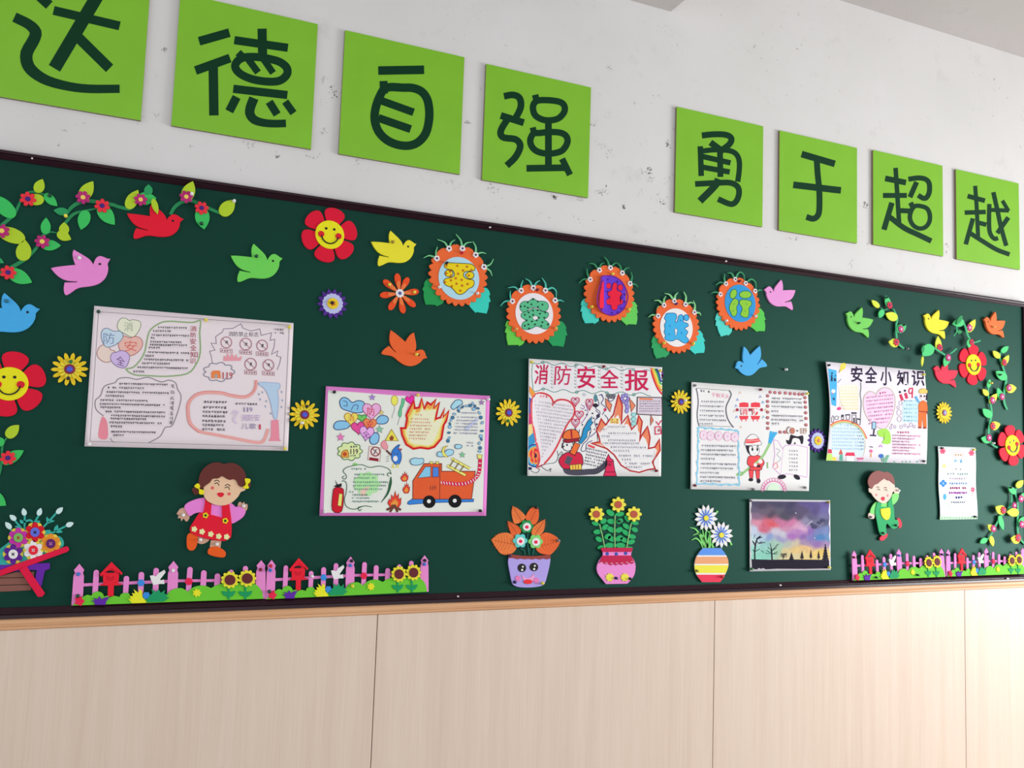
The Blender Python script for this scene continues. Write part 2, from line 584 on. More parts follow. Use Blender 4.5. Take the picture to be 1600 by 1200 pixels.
# ------------------------------------------------------------------ motto signs
M_LIME = mat((112, 168, 38), 0.70, 0.33, 0.05, 0.05, 0.45, 9.0, 'sign')
M_SEDGE = mat((120, 105, 85), 0.72, 0.6)
M_DKG = mat((4, 48, 26), 0.70, 0.45, 0, 0.03, 0.16, 9.0, 'sign')
SIDE = 0.36 * K
sx = [0.3085, 0.7455, 1.1765, 1.8622, 2.295, 2.7345, 3.168]
sx = [-0.1245] + sx
dz = [0.001, 0.0016, 0.0022, -0.0028, -0.0017, -0.0034, 0.0029, 0.0012]
VA = (0, 0, 4); VB = (400, 0, 4); VC = (700, 60, 4); VD = (1000, 140, 4); VE = (1300, 200, 16 / 3); VG = (290, 30, 1267 / 190)
CH = [
 ('达', VA, [([(240, -30), (308, 32)], 62), ([(335, 65), (748, 162)], 56), ([(605, -20), (525, 115), (340, 427)], 82), ([(490, 235), (685, 427)], 65),
   ([(90, 107), (180, 152), (222, 200), (210, 250), (167, 330), (172, 400), (215, 455), (300, 505), (430, 540), (560, 555), (748, 555)], [62, 64, 74, 76, 78, 76, 70, 62, 56, 54, 52], 3)]),
 ('德', VG, [([(140, 230), (457, 140)], 92), ([(103, 535), (463, 405)], 92), ([(288, 480), (295, 1003)], 98), ([(508, 218), (1066, 298)], 86), ([(797, 98), (803, 400)], 95),
   ([(630, 395), (560, 420), (520, 470), (525, 520), (580, 575), (680, 620), (800, 645), (930, 650), (1010, 625), (1060, 565), (1050, 500), (980, 445), (880, 415), (760, 395)], 84, 4, True),
   ([(600, 345), (545, 400)], 70), ([(655, 420), (755, 555)], 72), ([(815, 420), (912, 560)], 70), ([(497, 725), (1060, 790)], 86), ([(532, 810), (455, 960)], 90),
   ([(712, 822), (675, 920), (672, 990), (720, 1050), (820, 1080), (930, 1088), (1046, 1085)], [100, 98, 96, 90, 82, 80, 80], 4), ([(872, 860), (955, 993)], 82), ([(1038, 858), (1125, 978)], 76)]),
 ('自', VB, [([(764, 441), (1051, 436)], 54), ([(815, 548), (772, 605), (747, 680), (742, 750), (765, 820), (815, 873), (880, 903), (950, 911), (1012, 890), (1060, 835), (1080, 760), (1083, 690), (1070, 620), (1035, 572), (980, 550), (920, 548)], 53, 3, True),
   ([(797, 506), (800, 585)], 50), ([(780, 628), (985, 702)], 48), ([(765, 737), (967, 807)], 50)]),
 ('强', VC, [([(350, 362), (400, 353), (440, 365), (456, 400), (450, 445), (415, 512)], 42, 4), ([(330, 482), (474, 527)], 44), ([(370, 508), (335, 565), (330, 600), (352, 621), (420, 630), (450, 660), (445, 700), (415, 750), (367, 795)], 42, 3),
   ([(580, 386), (545, 398), (531, 432), (545, 480), (590, 507), (640, 512), (690, 500), (724, 465), (730, 430), (710, 402), (660, 389)], 40, 4, True), ([(545, 352), (556, 400)], 40), ([(628, 520), (628, 800)], 42),
   ([(575, 591), (535, 595), (515, 632), (522, 672), (552, 703), (600, 718), (660, 718), (715, 700), (746, 652), (740, 612), (705, 590), (640, 585)], 40, 4, True), ([(530, 556), (540, 605)], 38), ([(491, 812), (738, 808)], 42), ([(713, 752), (763, 853)], 40)]),
 ('勇', VD, [([(387, 287), (450, 280), (520, 280), (560, 292), (572, 315), (555, 345), (515, 375)], 38, 4), ([(440, 330), (525, 392)], 40), ([(377, 354), (383, 540)], 34), ([(372, 386), (470, 376), (560, 382), (603, 405), (621, 450), (620, 510), (611, 576)], 33, 4),
   ([(392, 418), (566, 458)], 34), ([(392, 485), (561, 515)], 34), ([(500, 372), (503, 546)], 36), ([(345, 590), (480, 583), (560, 582), (606, 602), (620, 640), (608, 688), (582, 714), (550, 711), (488, 684)], 36, 4), ([(490, 558), (470, 600), (375, 697)], 44, 4)]),
 ('于', VD, [([(1010, 403), (1218, 464)], 42), ([(1105, 435), (1110, 520), (1120, 620), (1122, 720), (1115, 780), (1085, 807), (1040, 796)], 37, 4), ([(958, 595), (1256, 630)], 42)]),
 ('超', VE, [([(530, 332), (545, 560), (560, 800)], 38), ([(443, 420), (617, 455)], 48), ([(425, 562), (624, 562)], 42), ([(500, 622), (433, 848)], 45), ([(482, 742), (600, 832), (720, 890), (828, 942)], 45, 4), ([(570, 688), (650, 692)], 42),
   ([(637, 427), (720, 416), (780, 427), (810, 462), (812, 530), (790, 578), (760, 585), (718, 560)], 42, 4), ([(706, 450), (650, 577)], 42), ([(690, 652), (657, 700), (651, 760), (680, 813), (730, 838), (780, 825), (812, 780), (815, 720), (793, 672), (745, 652)], 37, 4, True), ([(655, 622), (678, 668)], 42)]),
 ('越', VE, [([(1193, 482), (1205, 640), (1218, 905)], 34), ([(1130, 567), (1275, 606)], 40), ([(1106, 705), (1282, 700)], 38), ([(1175, 753), (1115, 970)], 38), ([(1150, 875), (1260, 946), (1370, 1012), (1480, 1054)], 38, 4), ([(1225, 790), (1287, 806)], 38),
   ([(1312, 633), (1309, 750), (1312, 850), (1330, 900), (1358, 924), (1384, 916)], 36, 4), ([(1345, 535), (1380, 690), (1410, 830), (1453, 982)], 37, 4), ([(1310, 682), (1474, 688)], 34), ([(1420, 605), (1472, 692)], 32), ([(1470, 745), (1378, 877)], 38)]),
]
where = ['leftmost, cut off', 'second from left', 'third from left', 'left of the wide gap in the row', 'right of the wide gap in the row', 'third from the right', 'second from the right', 'rightmost of the row']
for i, (c, view, strokes) in enumerate(CH):
    x0 = sx[i] * K; z0 = dz[i] * K + ZS
    root = empty('motto_sign', x0 + SIDE / 2, z0, 0.0, 'lime green square sign with dark green character %s, %s' % (c, where[i]), 'sign', 'lime motto signs above the board')
    m = MB()
    m.prism([(x0, z0), (x0 + SIDE, z0), (x0 + SIDE, z0 + SIDE), (x0, z0 + SIDE)], 0.001, 0.0095, M_SEDGE)
    m.build('backing', root)
    m = MB()
    m.prism([(x0, z0), (x0 + SIDE, z0), (x0 + SIDE, z0 + SIDE), (x0, z0 + SIDE)], 0.0095, 0.0105, M_LIME)
    m.build('face', root)
    m = PX(view, 0.0106)
    for s in strokes:
        m.line(s[0], s[1], M_DKG, 0, None, s[2] if len(s) > 2 else 0, len(s) > 3)
    m.build('lettering', root)

# ------------------------------------------------------------------ foam pieces: doves and flowers
def foam(rgb, k=0.72, var=0.04):
    return mat(rgb, k, 0.7, 0.25, var, 0.25, 260.0, 'foam')

BLACK = mat((14, 12, 14), 0.8, 0.5, 0, 0.02, 0.3)
B0 = DB + 0.0002

def affine(src, dst):
    """least-squares affine map between wall points (similarity for two)"""
    if len(src) == 2:
        a, b = complex(*src[0]), complex(*src[1]); c, d = complex(*dst[0]), complex(*dst[1])
        k = (d - c) / (b - a)
        return lambda p: ((lambda w: (w.real, w.imag))(c + k * (complex(*p[:2]) - a)))
    A = Matrix(((0,) * 3,) * 3); bx = Vector((0, 0, 0)); bz = Vector((0, 0, 0))
    for s, t in zip(src, dst):
        r = Vector((s[0], s[1], 1))
        for i in range(3):
            for j in range(3): A[i][j] += r[i] * r[j]
        bx += r * t[0]; bz += r * t[1]
    Ai = A.inverted()
    cx, cz = Ai @ bx, Ai @ bz
    return lambda p: (cx.dot(Vector((p[0], p[1], 1))), cz.dot(Vector((p[0], p[1], 1))))

DV = (0, 370, 8)
dove_px = [(920, 168, 1), (1000, 214), (1080, 262), (1132, 305), (1165, 355, 1), (1180, 308), (1208, 266), (1250, 248), (1300, 262), (1340, 280), (1376, 283, 1), (1357, 316), (1343, 345),
           (1351, 400), (1340, 465), (1308, 530), (1250, 583), (1180, 614), (1100, 630), (1010, 640), (950, 660), (890, 702), (838, 733), (812, 730), (798, 695), (795, 640), (806, 577, 1), (860, 578), (960, 575, 1), (960, 566, 1),
           (860, 560), (780, 536), (720, 496), (670, 447), (632, 398, 1), (700, 384), (800, 371), (940, 358, 1), (924, 320), (908, 260), (906, 205)]
dove_lm = [(920, 168), (1376, 283), (815, 733), (632, 396)]
def px2w(view, pts, d):
    x0, y0, s = view
    return [U(x0 + p[0] / s, y0 + p[1] / s, d) for p in pts]
TD = 0.006
dove_w = px2w(DV, sm(dove_px, 3), B0 + TD)
dove_eye = px2w(DV, [(1247, 350)], B0 + TD)[0]
dove_lw = px2w(DV, dove_lm, B0 + TD)
doves = [
 ('red', (205, 18, 44), .72, [(236.9, 320.6), (287, 342), (208.8, 374.2), (198.8, 332.3)], 'red foam dove tucked under the leafy garland at top left', 0),
 ('pink', (222, 125, 190), .72, [(115, 391), (172, 405.4), (101.9, 461.6), (79, 419.5)], 'pink foam dove flying above the black and white poster', 0),
 ('blue', (62, 155, 215), .72, [(6.9, 457.5), (62.1, 482.5)], 'blue foam dove cut off by the left edge of the frame', 0),
 ('green', (98, 190, 78), .72, [(396.2, 381.7), (441.2, 404.6), (371.5, 441), (360.2, 400.3)], 'bright green foam dove left of the top red smiling flower', 0),
 ('yellow', (228, 205, 45), .74, [(610.4, 360.8), (650, 382.8), (591.2, 415.8), (579.1, 379.2)], 'yellow foam dove above the orange eight-petal flower', 0),
 ('orange', (243, 92, 42), .76, [(646.4, 519.8), (667.3, 560.3), (595.7, 552.4), (610.3, 517)], 'orange foam dove below the orange eight-petal flower', 0),
 ('pink', (230, 152, 215), .9, [(1219.7, 437.4), (1193.2, 453), (1238, 484.6), (1242.8, 454.4)], 'pink foam dove at the right end of the badge row', 0),
 ('blue', (78, 175, 232), .9, [(1160.4, 541.8), (1147.7, 576), (1197.5, 571.8), (1187.2, 541.3)], 'blue foam dove below the badges, above the fireman poster', 0),
 ('green', (122, 215, 98), .98, [(1346.5, 480.3), (1320.6, 490.3), (1356.6, 527.6), (1363.8, 500.4)], 'light green foam dove on the right half of the board', 0.002),
 ('yellow', (252, 232, 62), 1.0, [(1466.5, 484), (1441.9, 493.4), (1475.7, 529.6), (1482.3, 504.1)], 'yellow foam dove at upper right between the small vines', 0.002),
 ('orange', (252, 120, 62), 1.0, [(1552.8, 487.3), (1536.8, 499.6), (1567.2, 527.8), (1571.3, 501.9)], 'orange foam dove in the upper right corner of the board', 0.006),
 ('red', (240, 52, 82), 1.0, [(1478.5, 565), (1456.9, 575.4), (1493.1, 606), (1495.9, 579.1)], 'red foam dove left of the upper right smiling flower', 0.0),
]
for cname, rgb, k, lm, label, lift in doves:
    d1 = B0 + lift + TD
    lw = [U(x, y, d1) for x, y in lm]
    f = affine(dove_lw[:len(lw)], lw)
    P = [f(p) for p in dove_w]
    zmin = min(p[1] for p in P); xm = sum(p[0] for p in P) / len(P)
    root = empty('foam_dove', xm, zmin, B0, label, 'dove', 'foam doves on the board')
    m = MB(); m.prism(P, B0 + lift * .5, d1, foam(rgb, k), .0009); m.build('dove_body', root)
    e = f(dove_eye)
    m = MB(); m.prism(ell(e[0], e[1], .0032, n=10), d1 - .0005, d1 + .0004, BLACK); m.build('eye', root)

def polar(c, pts, ang, s):
    ca, sa = math.cos(ang), math.sin(ang)
    return [(c[0] + s * (p[0] * ca - p[1] * sa), c[1] + s * (p[0] * sa + p[1] * ca)) for p in pts]

# ---- red smiling flowers
M_YEL = foam((238, 208, 22), .74)
M_CHEEK = foam((196, 28, 40), .74)
petal6 = sm([(.6, -.22), (1.0, -.5), (1.4, -.69), (1.7, -.66), (1.9, -.38), (1.96, 0), (1.9, .38), (1.7, .66), (1.4, .69), (1.0, .5), (.6, .22)], 3)
for (px, py, vr, rot, label) in [
    (14.4, 599.7, 26.2, 3, 'red smiling flower cut off by the left edge of the frame'),
    (515.5, 366.6, 22.2, 0, 'red smiling flower near the top frame, left of centre'),
    (1521.5, 569.7, 16.2, 7, 'red smiling flower beside the red dove at upper right'),
    (1582.4, 696, 16.2, 19, 'tilted red smiling flower by the right frame, above the vine')]:
    BB, B0 = B0, (B0 + .0115 if px > 1560 else B0)      # the last one is pinned over the edge of the frame
    c = U(px, py, B0 + .008)
    R = vr * ppm(px, py, B0 + .008)
    rt = math.radians(rot)
    root = empty('smiling_flower', c[0], c[1] - 1.9 * R, B0, label, 'flower', 'red smiling flowers')
    M_RED = foam((200, 12, 46), .74)
    for i in range(6):
        m = MB(); m.prism(polar(c, petal6, rt + math.radians(79.5 + 60 * i), R), B0, B0 + .005, M_RED, .0009); m.build('petal', root)
    m = MB(); m.prism(ell(c[0], c[1], R, n=40), B0 + .004, B0 + .0085, M_YEL, .001)
    face = m.build('face', root)
    D = B0 + .0085
    for s in (-1, 1):
        q = polar(c, [(s * .28, .40)], rt, R)[0]
        m = MB(); m.prism(ell(q[0], q[1], .09 * R, n=12), D, D + .0008, BLACK); m.build('eye', face)
        q = polar(c, [(s * .60, -.04)], rt, R)[0]
        m = MB(); m.prism(ell(q[0], q[1], .215 * R, n=16), D, D + .002, M_CHEEK, .0005); m.build('cheek', face)
    L, Rr = band(polar(c, lsm([(-.58, -.12), (-.5, -.34), (-.3, -.55), (0, -.64), (.3, -.55), (.5, -.34), (.58, -.12)], 4), rt, R), .075 * R)
    m = MB(); m.strip(L, Rr, D, D + .0026, BLACK); m.build('smile', face)
    B0 = BB

# ---- yellow daisies
M_DAISY = foam((242, 186, 34), .76); M_DTIP = foam((248, 204, 58), .8)
M_MAR = mat((120, 22, 48), .74, .35); M_BLUEJ = mat((52, 70, 190), .74, .25, .2, .25, .5, 500)
dpet = sm([(.2, -.06), (.5, -.10), (.78, -.115), (.93, -.07), (1.0, 0, 1), (.93, .07), (.78, .115), (.5, .10), (.2, .06)], 2)
def daisy(px, py, vr, rot, label, n=14):
    c = U(px, py, B0 + .006); R = vr * ppm(px, py, B0)
    root = empty('yellow_daisy', c[0], c[1] - R, B0, label, 'flower', 'yellow daisies pinned between the posters')
    for i in range(n):
        a = math.radians(rot + 360 / n * i)
        tilt = .003 + .0025 * RND.random()
        P = polar(c, dpet, a, R)
        rad = lambda p: math.hypot(p[0] - c[0], p[1] - c[1]) / R
        m = MB(); m.prism(P, lambda p: B0 + .001 + tilt * rad(p), lambda p: B0 + .003 + tilt * rad(p), M_DAISY); m.build('petal', root)
    for i in range(n):
        a = math.radians(rot + 360 / n * (i + .5))
        P = polar(c, dpet, a, R * .64)
        m = MB(); m.prism(P, B0 + .005, lambda p: B0 + .007 + .003 * math.hypot(p[0] - c[0], p[1] - c[1]) / R, M_DTIP); m.build('inner_petal', root)
    m = MB(); m.prism(ell(c[0], c[1], .3 * R, n=24), B0 + .006, B0 + .010, M_MAR, .0012); disc = m.build('centre', root)
    m = MB(); m.prism(ell(c[0], c[1], .17 * R, n=12), B0 + .010, B0 + .0118, M_BLUEJ, .001); m.build('jewel', disc)
daisy(109, 576.9, 26, 5, 'yellow daisy between the left smiling flower and the first poster')
daisy(475.9, 648, 23.6, 0, 'yellow daisy left of the pink bordered poster')
daisy(794.6, 644.8, 21.8, 8, 'yellow daisy right of the pink bordered poster')
daisy(1063.6, 627.9, 19.1, 0, 'yellow daisy left of the fireman poster')
daisy(1475, 645, 17.2, 10, 'yellow daisy above the small narrow poster', 16)

# ---- purple asters
M_PUR = foam((74, 36, 128), .74); M_LAV = foam((172, 178, 226), .76); M_DISC = foam((240, 190, 40), .78); M_SPOT = mat((190, 70, 30), .8, .4)
apet = sm([(.3, -.08), (.65, -.15), (.82, -.12), (1.0, 0, 1), (.82, .12), (.65, .15), (.3, .08)], 2)
def aster(px, py, vr, rot, label):
    c = U(px, py, B0 + .006); R = vr * ppm(px, py, B0)
    root = empty('purple_aster', c[0], c[1] - R, B0, label, 'flower', 'purple asters')
    for i in range(14):
        m = MB(); m.prism(polar(c, apet, math.radians(rot + 360 / 14 * i), R), B0, B0 + .004, M_PUR, .0006); m.build('petal', root)
    P = []
    for i in range(64):
        a = 2 * math.pi * i / 64
        r = R * (.62 + .055 * abs(math.sin(a * 8)))
        P.append((c[0] + r * math.cos(a), c[1] + r * math.sin(a)))
    m = MB(); m.prism(P, B0 + .004, B0 + .007, M_LAV, .0006); m.build('scalloped_disc', root)
    m = MB(); m.prism(ell(c[0], c[1], .36 * R, n=24), B0 + .007, B0 + .010, M_DISC, .0008); ds = m.build('centre', root)
    P = [(c[0] + R * (.2 if i % 2 else .1) * math.cos(i * math.pi / 5), c[1] + R * (.2 if i % 2 else .1) * math.sin(i * math.pi / 5)) for i in range(10)]
    m = MB(); m.prism(P, B0 + .010, B0 + .0108, M_SPOT); m.build('star', ds)
aster(519.8, 474.4, 24, 6, 'purple aster with lavender ring left of the orange flower')
aster(1277.6, 688.5, 19.4, 0, 'purple aster wedged between the fireman and safety tips posters')

# ---- orange eight-petal flower
VO = (480, 350, 8)
tips = [(1125, 615), (1268, 668), (1397, 840), (1355, 1030), (1207, 1117), (1028, 1072), (912, 892), (955, 700)]
c = px2w(VO, [(1155, 868)], B0 + .005)[0]
root = empty('orange_flower', c[0], c[1] - .05, B0, 'orange flower with eight two-tone petals and white centre', 'flower')
M_OR1 = foam((236, 72, 30), .76); M_OR2 = foam((244, 112, 58), .78); M_WHT = foam((225, 225, 232), .8); M_BLU = foam((70, 80, 150), .8)
bp = sm([(.12, -.03), (.35, -.09), (.65, -.155), (.87, -.14), (.98, -.06), (1.0, 0), (.98, .06), (.87, .14), (.65, .155), (.35, .09), (.12, .03)], 2)
for tpx in tips:
    q = px2w(VO, [tpx], B0 + .005)[0]
    a = math.atan2(q[1] - c[1], q[0] - c[0]); r = math.hypot(q[1] - c[1], q[0] - c[0])
    m = MB(); m.prism(polar(c, bp, a, r), B0, B0 + .004, M_OR1, .0008); pt = m.build('petal', root)
    m = MB(); m.prism(polar(c, bp, a, r * .62), B0 + .004, B0 + .0065, M_OR2, .0006); m.build('inner_petal', pt)
R = 6.5 * ppm(624, 458, B0)
P = [(c[0] + R * (1 + .08 * math.cos(10 * a)) * math.cos(a), c[1] + R * (1 + .08 * math.cos(10 * a)) * math.sin(a)) for a in [2 * math.pi * i / 50 for i in range(50)]]
m = MB(); m.prism(P, B0 + .006, B0 + .009, M_WHT, .0005); ce = m.build('centre', root)
P = [(c[0] + R * (.55 if i % 2 else .3) * math.cos(i * math.pi / 5 + .3), c[1] + R * (.55 if i % 2 else .3) * math.sin(i * math.pi / 5 + .3)) for i in range(10)]
m = MB(); m.prism(P, B0 + .009, B0 + .0098, M_BLU); m.build('star', ce)

# ------------------------------------------------------------------ orange flower badges with a character each
M_ORG = foam((246, 98, 46), .80)
M_WF = foam((235, 222, 228), .85)
M_WC = mat((70, 40, 70), .8, .5)
def wiggle(P):
    return P
badges = [
 dict(v=(640, 350, 7.5), disc=(580, 636, 250), out=(573, 600, 362), flowers=[(320, 403), (463, 288), (620, 287), (775, 362), (872, 503)],
  tend=[[(320, 385), (310, 330), (327, 268)], [(305, 392), (230, 370), (165, 397)], [(450, 275), (410, 215), (328, 182)], [(470, 270), (490, 215), (535, 184)], [(615, 265), (600, 190), (545, 120)], [(630, 262), (670, 222), (732, 212)], [(778, 340), (775, 265), (742, 203)], [(795, 350), (845, 335), (898, 346)], [(890, 500), (950, 470), (985, 408)], [(890, 515), (945, 550), (968, 608)]],
  tc=(108, 184, 128), dc=(160, 198, 236),
  leaves=[((28, 138, 70), [(235, 640), (190, 660), (165, 705, 1), (176, 714, 1), (150, 762, 1), (168, 797, 1), (165, 850), (188, 945, 1), (250, 945), (310, 952, 1), (318, 966, 1), (380, 935), (400, 905), (400, 800), (300, 700)]),
          ((48, 188, 172), [(890, 745), (930, 780), (946, 832, 1), (930, 836, 1), (951, 908, 1), (930, 918, 1), (925, 980), (902, 1050, 1), (840, 1040), (782, 1032, 1), (776, 1044, 1), (725, 990), (692, 935), (700, 820), (800, 760)])],
  char=((240, 190, 24), (60, 50, 20), [[(430, 455), (530, 458), (620, 462), (720, 470), (765, 505), (755, 545), (700, 553), (660, 556), (632, 580), (640, 622), (680, 645), (740, 655), (758, 690), (740, 735), (690, 760), (650, 800), (600, 825), (555, 815), (520, 775), (480, 740), (430, 720), (400, 685), (415, 645), (470, 630), (515, 615), (525, 580), (500, 540), (450, 530), (405, 500)],
     [(412, 575), (440, 540), (490, 545), (508, 585), (480, 618), (430, 610)], [(655, 600), (690, 562), (735, 567), (755, 602), (735, 637), (690, 638)]], []),
  dots=((176, 104, 22), 15, [(430, 488), (558, 490), (672, 500), (430, 578), (568, 583), (692, 603), (485, 660), (540, 637), (610, 655), (550, 700), (615, 722), (680, 705), (595, 782), (415, 682), (495, 730), (628, 545), (725, 540), (475, 555), (485, 605)]),
  label='orange flower badge with yellow spotted character on pale blue'),
 dict(v=(770, 420, 60 / 7), disc=(558, 600, 275), out=(553, 602, 398), flowers=[(263, 435), (380, 292), (543, 255), (705, 290), (835, 422)],
  tend=[[(245, 405), (235, 360), (236, 293)], [(235, 430), (160, 440), (103, 498)], [(382, 265), (385, 210), (407, 153)], [(350, 285), (290, 245), (205, 253)], [(525, 228), (500, 170), (438, 130)], [(560, 228), (590, 180), (635, 157)], [(712, 262), (705, 190), (660, 122)], [(735, 275), (800, 255), (850, 300), (848, 392)], [(865, 425), (910, 422), (953, 442)]],
  tc=(72, 178, 160), dc=(222, 216, 234),
  leaves=[((96, 192, 70), [(210, 695), (180, 720), (170, 772, 1), (186, 768, 1), (163, 852, 1), (186, 857, 1), (185, 930), (205, 1022, 1), (280, 1020), (346, 1020, 1), (352, 1036, 1), (400, 1010), (425, 965), (400, 850), (290, 750)]),
          ((28, 146, 84), [(910, 700), (960, 740), (990, 800, 1), (976, 802, 1), (1001, 892, 1), (977, 894, 1), (970, 960), (945, 1047, 1), (880, 1035), (818, 1030, 1), (812, 1042, 1), (760, 985), (738, 945), (740, 830), (830, 740)])],
  char=((84, 178, 132), (50, 90, 80), [[(540, 395), (600, 430), (690, 435), (740, 470), (740, 530), (700, 570), (650, 560), (600, 525), (555, 515), (500, 530), (450, 570), (400, 575), (365, 535), (370, 470), (420, 435), (480, 435)],
     [(540, 528), (600, 545), (670, 575), (730, 580), (748, 615), (725, 655), (690, 680), (720, 700), (755, 740), (745, 790), (700, 808), (650, 790), (585, 770), (530, 795), (470, 815), (410, 805), (388, 765), (410, 715), (445, 695), (415, 670), (380, 640), (385, 600), (430, 575), (490, 560)]], [ell(570, 658, 36, 30, 14)]),
  dots=((20, 60, 46), 13, [(468, 450), (540, 410), (603, 440), (518, 476), (428, 502), (375, 505), (665, 480), (605, 512), (470, 520), (538, 560), (600, 555), (480, 585), (430, 615), (632, 600), (703, 585), (540, 615), (497, 645), (618, 655), (690, 655), (455, 690), (525, 705), (590, 690), (665, 715), (738, 745), (478, 745), (565, 745), (430, 762), (650, 765), (488, 800)]),
  label='orange flower badge with green spotted character on white'),
 dict(v=(890, 390, 60 / 7), disc=None, out=(535, 590, 382), flowers=[(277, 400), (400, 275), (548, 243), (708, 312), (812, 455)],
  tend=[[(262, 375), (240, 320), (235, 252)], [(250, 392), (180, 402), (128, 450)], [(375, 250), (330, 195), (258, 187)], [(405, 245), (425, 195), (472, 177)], [(530, 212), (510, 150), (463, 98)], [(575, 212), (605, 185), (640, 180)], [(695, 270), (675, 215), (632, 172)], [(730, 280), (760, 250), (805, 242)], [(825, 425), (840, 360), (822, 298)], [(845, 462), (885, 468), (915, 503)]],
  tc=(48, 132, 88), dc=(98, 52, 196),
  leaves=[((64, 196, 182), [(210, 655), (165, 690), (150, 747, 1), (166, 744, 1), (146, 828, 1), (169, 833, 1), (170, 900), (210, 987, 1), (260, 985), (322, 982, 1), (330, 997, 1), (380, 965), (395, 930), (380, 820), (270, 700)]),
          ((96, 196, 86), [(860, 695), (900, 740), (911, 762, 1), (897, 765, 1), (917, 847, 1), (901, 852, 1), (910, 920), (895, 1004, 1), (840, 1000), (782, 998, 1), (770, 1017, 1), (720, 970), (688, 930), (690, 820), (780, 730)])],
  char=((238, 28, 60), (100, 20, 90), [[(440, 430), (488, 432), (482, 500), (470, 580), (470, 680), (465, 760), (435, 790), (400, 765), (400, 680), (410, 580), (425, 500)], ell(524, 486, 32, 38, 14), ell(680, 508, 34, 42, 14),
     [(600, 440), (640, 470), (635, 540), (690, 570), (705, 610), (670, 640), (700, 670), (718, 700), (690, 735), (650, 745), (640, 790), (600, 812), (560, 790), (555, 745), (510, 735), (490, 690), (520, 655), (545, 640), (515, 610), (515, 570), (560, 545), (575, 480)]], []),
  dots=((70, 30, 150), 16, [(640, 430), (700, 640), (740, 600), (480, 820), (690, 790), (510, 400), (495, 560), (740, 700), (570, 850), (650, 840)]),
  label='orange flower badge with red character on violet, its disc curling forward'),
 dict(v=(1000, 440, 1200 / 130), disc=(528, 663, 276), out=(527, 640, 395), flowers=[(263, 495), (348, 340), (497, 280), (658, 328), (787, 443)],
  tend=[[(258, 465), (250, 405), (268, 350)], [(230, 488), (175, 480), (125, 513)], [(318, 315), (275, 275), (208, 272)], [(348, 308), (350, 255), (376, 210)], [(475, 250), (430, 190), (358, 170)], [(502, 248), (515, 195), (550, 158)], [(660, 298), (665, 215), (632, 145)], [(690, 318), (735, 300), (775, 318)], [(788, 412), (795, 340), (772, 275)], [(818, 448), (860, 452), (882, 490)]],
  tc=(132, 204, 138), dc=(232, 228, 242),
  leaves=[((42, 158, 92), [(215, 775), (180, 820), (164, 882, 1), (181, 877, 1), (165, 957, 1), (191, 962, 1), (200, 1030), (237, 1110, 1), (290, 1100), (347, 1085, 1), (355, 1097, 1), (400, 1065), (425, 1015), (390, 900), (280, 820)]),
          ((62, 206, 196), [(850, 700), (890, 735), (914, 772, 1), (901, 777, 1), (942, 857, 1), (921, 867, 1), (938, 950), (926, 1027, 1), (870, 1028), (808, 1035, 1), (801, 1050, 1), (745, 1005), (713, 965), (700, 860), (790, 750)])],
  char=((62, 174, 226), (24, 60, 130), [[(380, 462), (440, 452), (500, 456), (530, 490), (522, 540), (508, 568), (518, 585), (540, 565), (555, 500), (590, 475), (620, 492), (626, 540), (630, 585), (680, 600), (698, 640), (645, 675), (692, 725), (662, 785), (700, 832), (695, 868), (650, 890), (600, 868), (555, 838), (510, 832), (485, 852), (420, 856), (358, 825), (368, 775), (348, 730), (360, 680), (352, 625), (376, 572), (352, 530), (368, 490)], ell(668, 520, 38, 45, 14)],
     [[(520, 672), (542, 700), (530, 750), (508, 795), (506, 730), (498, 690)]]),
  dots=((40, 140, 205), 14, [(430, 640), (590, 560), (420, 760), (600, 740)]),
  label='orange flower badge with sky blue character on white'),
 dict(v=(1100, 410, 1200 / 130), disc=(525, 590, 269), out=(497, 597, 382), flowers=[(238, 460), (318, 308), (453, 243), (603, 300), (740, 412)],
  tend=[[(215, 440), (160, 428), (103, 445)], [(305, 280), (295, 225), (305, 163)], [(290, 298), (230, 288), (175, 328)], [(432, 215), (400, 160), (338, 152)], [(470, 215), (490, 165), (530, 142), (575, 180), (592, 265)], [(630, 270), (690, 243), (745, 290), (752, 375)], [(775, 408), (810, 398), (845, 403)]],
  tc=(62, 150, 104), dc=(52, 152, 216),
  leaves=[((84, 216, 204), [(200, 725), (170, 790), (164, 832, 1), (179, 834, 1), (169, 912, 1), (191, 917, 1), (210, 990), (246, 1070, 1), (295, 1055), (342, 1045, 1), (350, 1057, 1), (395, 1010), (405, 950), (370, 850), (260, 770)]),
          ((88, 202, 82), [(800, 655), (850, 700), (877, 744, 1), (863, 747, 1), (892, 827, 1), (873, 832, 1), (885, 910), (879, 992, 1), (820, 990), (777, 992, 1), (765, 1005, 1), (710, 955), (673, 925), (670, 820), (750, 700)])],
  char=((140, 202, 62), (30, 90, 80), [ell(425, 455, 46, 70, 18, .35), ell(598, 465, 86, 54, 20), [(445, 520), (490, 545), (495, 590), (470, 650), (478, 720), (450, 775), (410, 770), (385, 720), (365, 660), (378, 600), (412, 545)],
     [(540, 537), (640, 545), (685, 572), (680, 620), (647, 660), (650, 720), (630, 790), (570, 790), (525, 750), (550, 690), (545, 640), (515, 600), (515, 560)]], []),
  dots=((112, 176, 50), 12, [(430, 600), (590, 700), (610, 600), (420, 700)]),
  label='orange flower badge with lime green character on blue'),
]
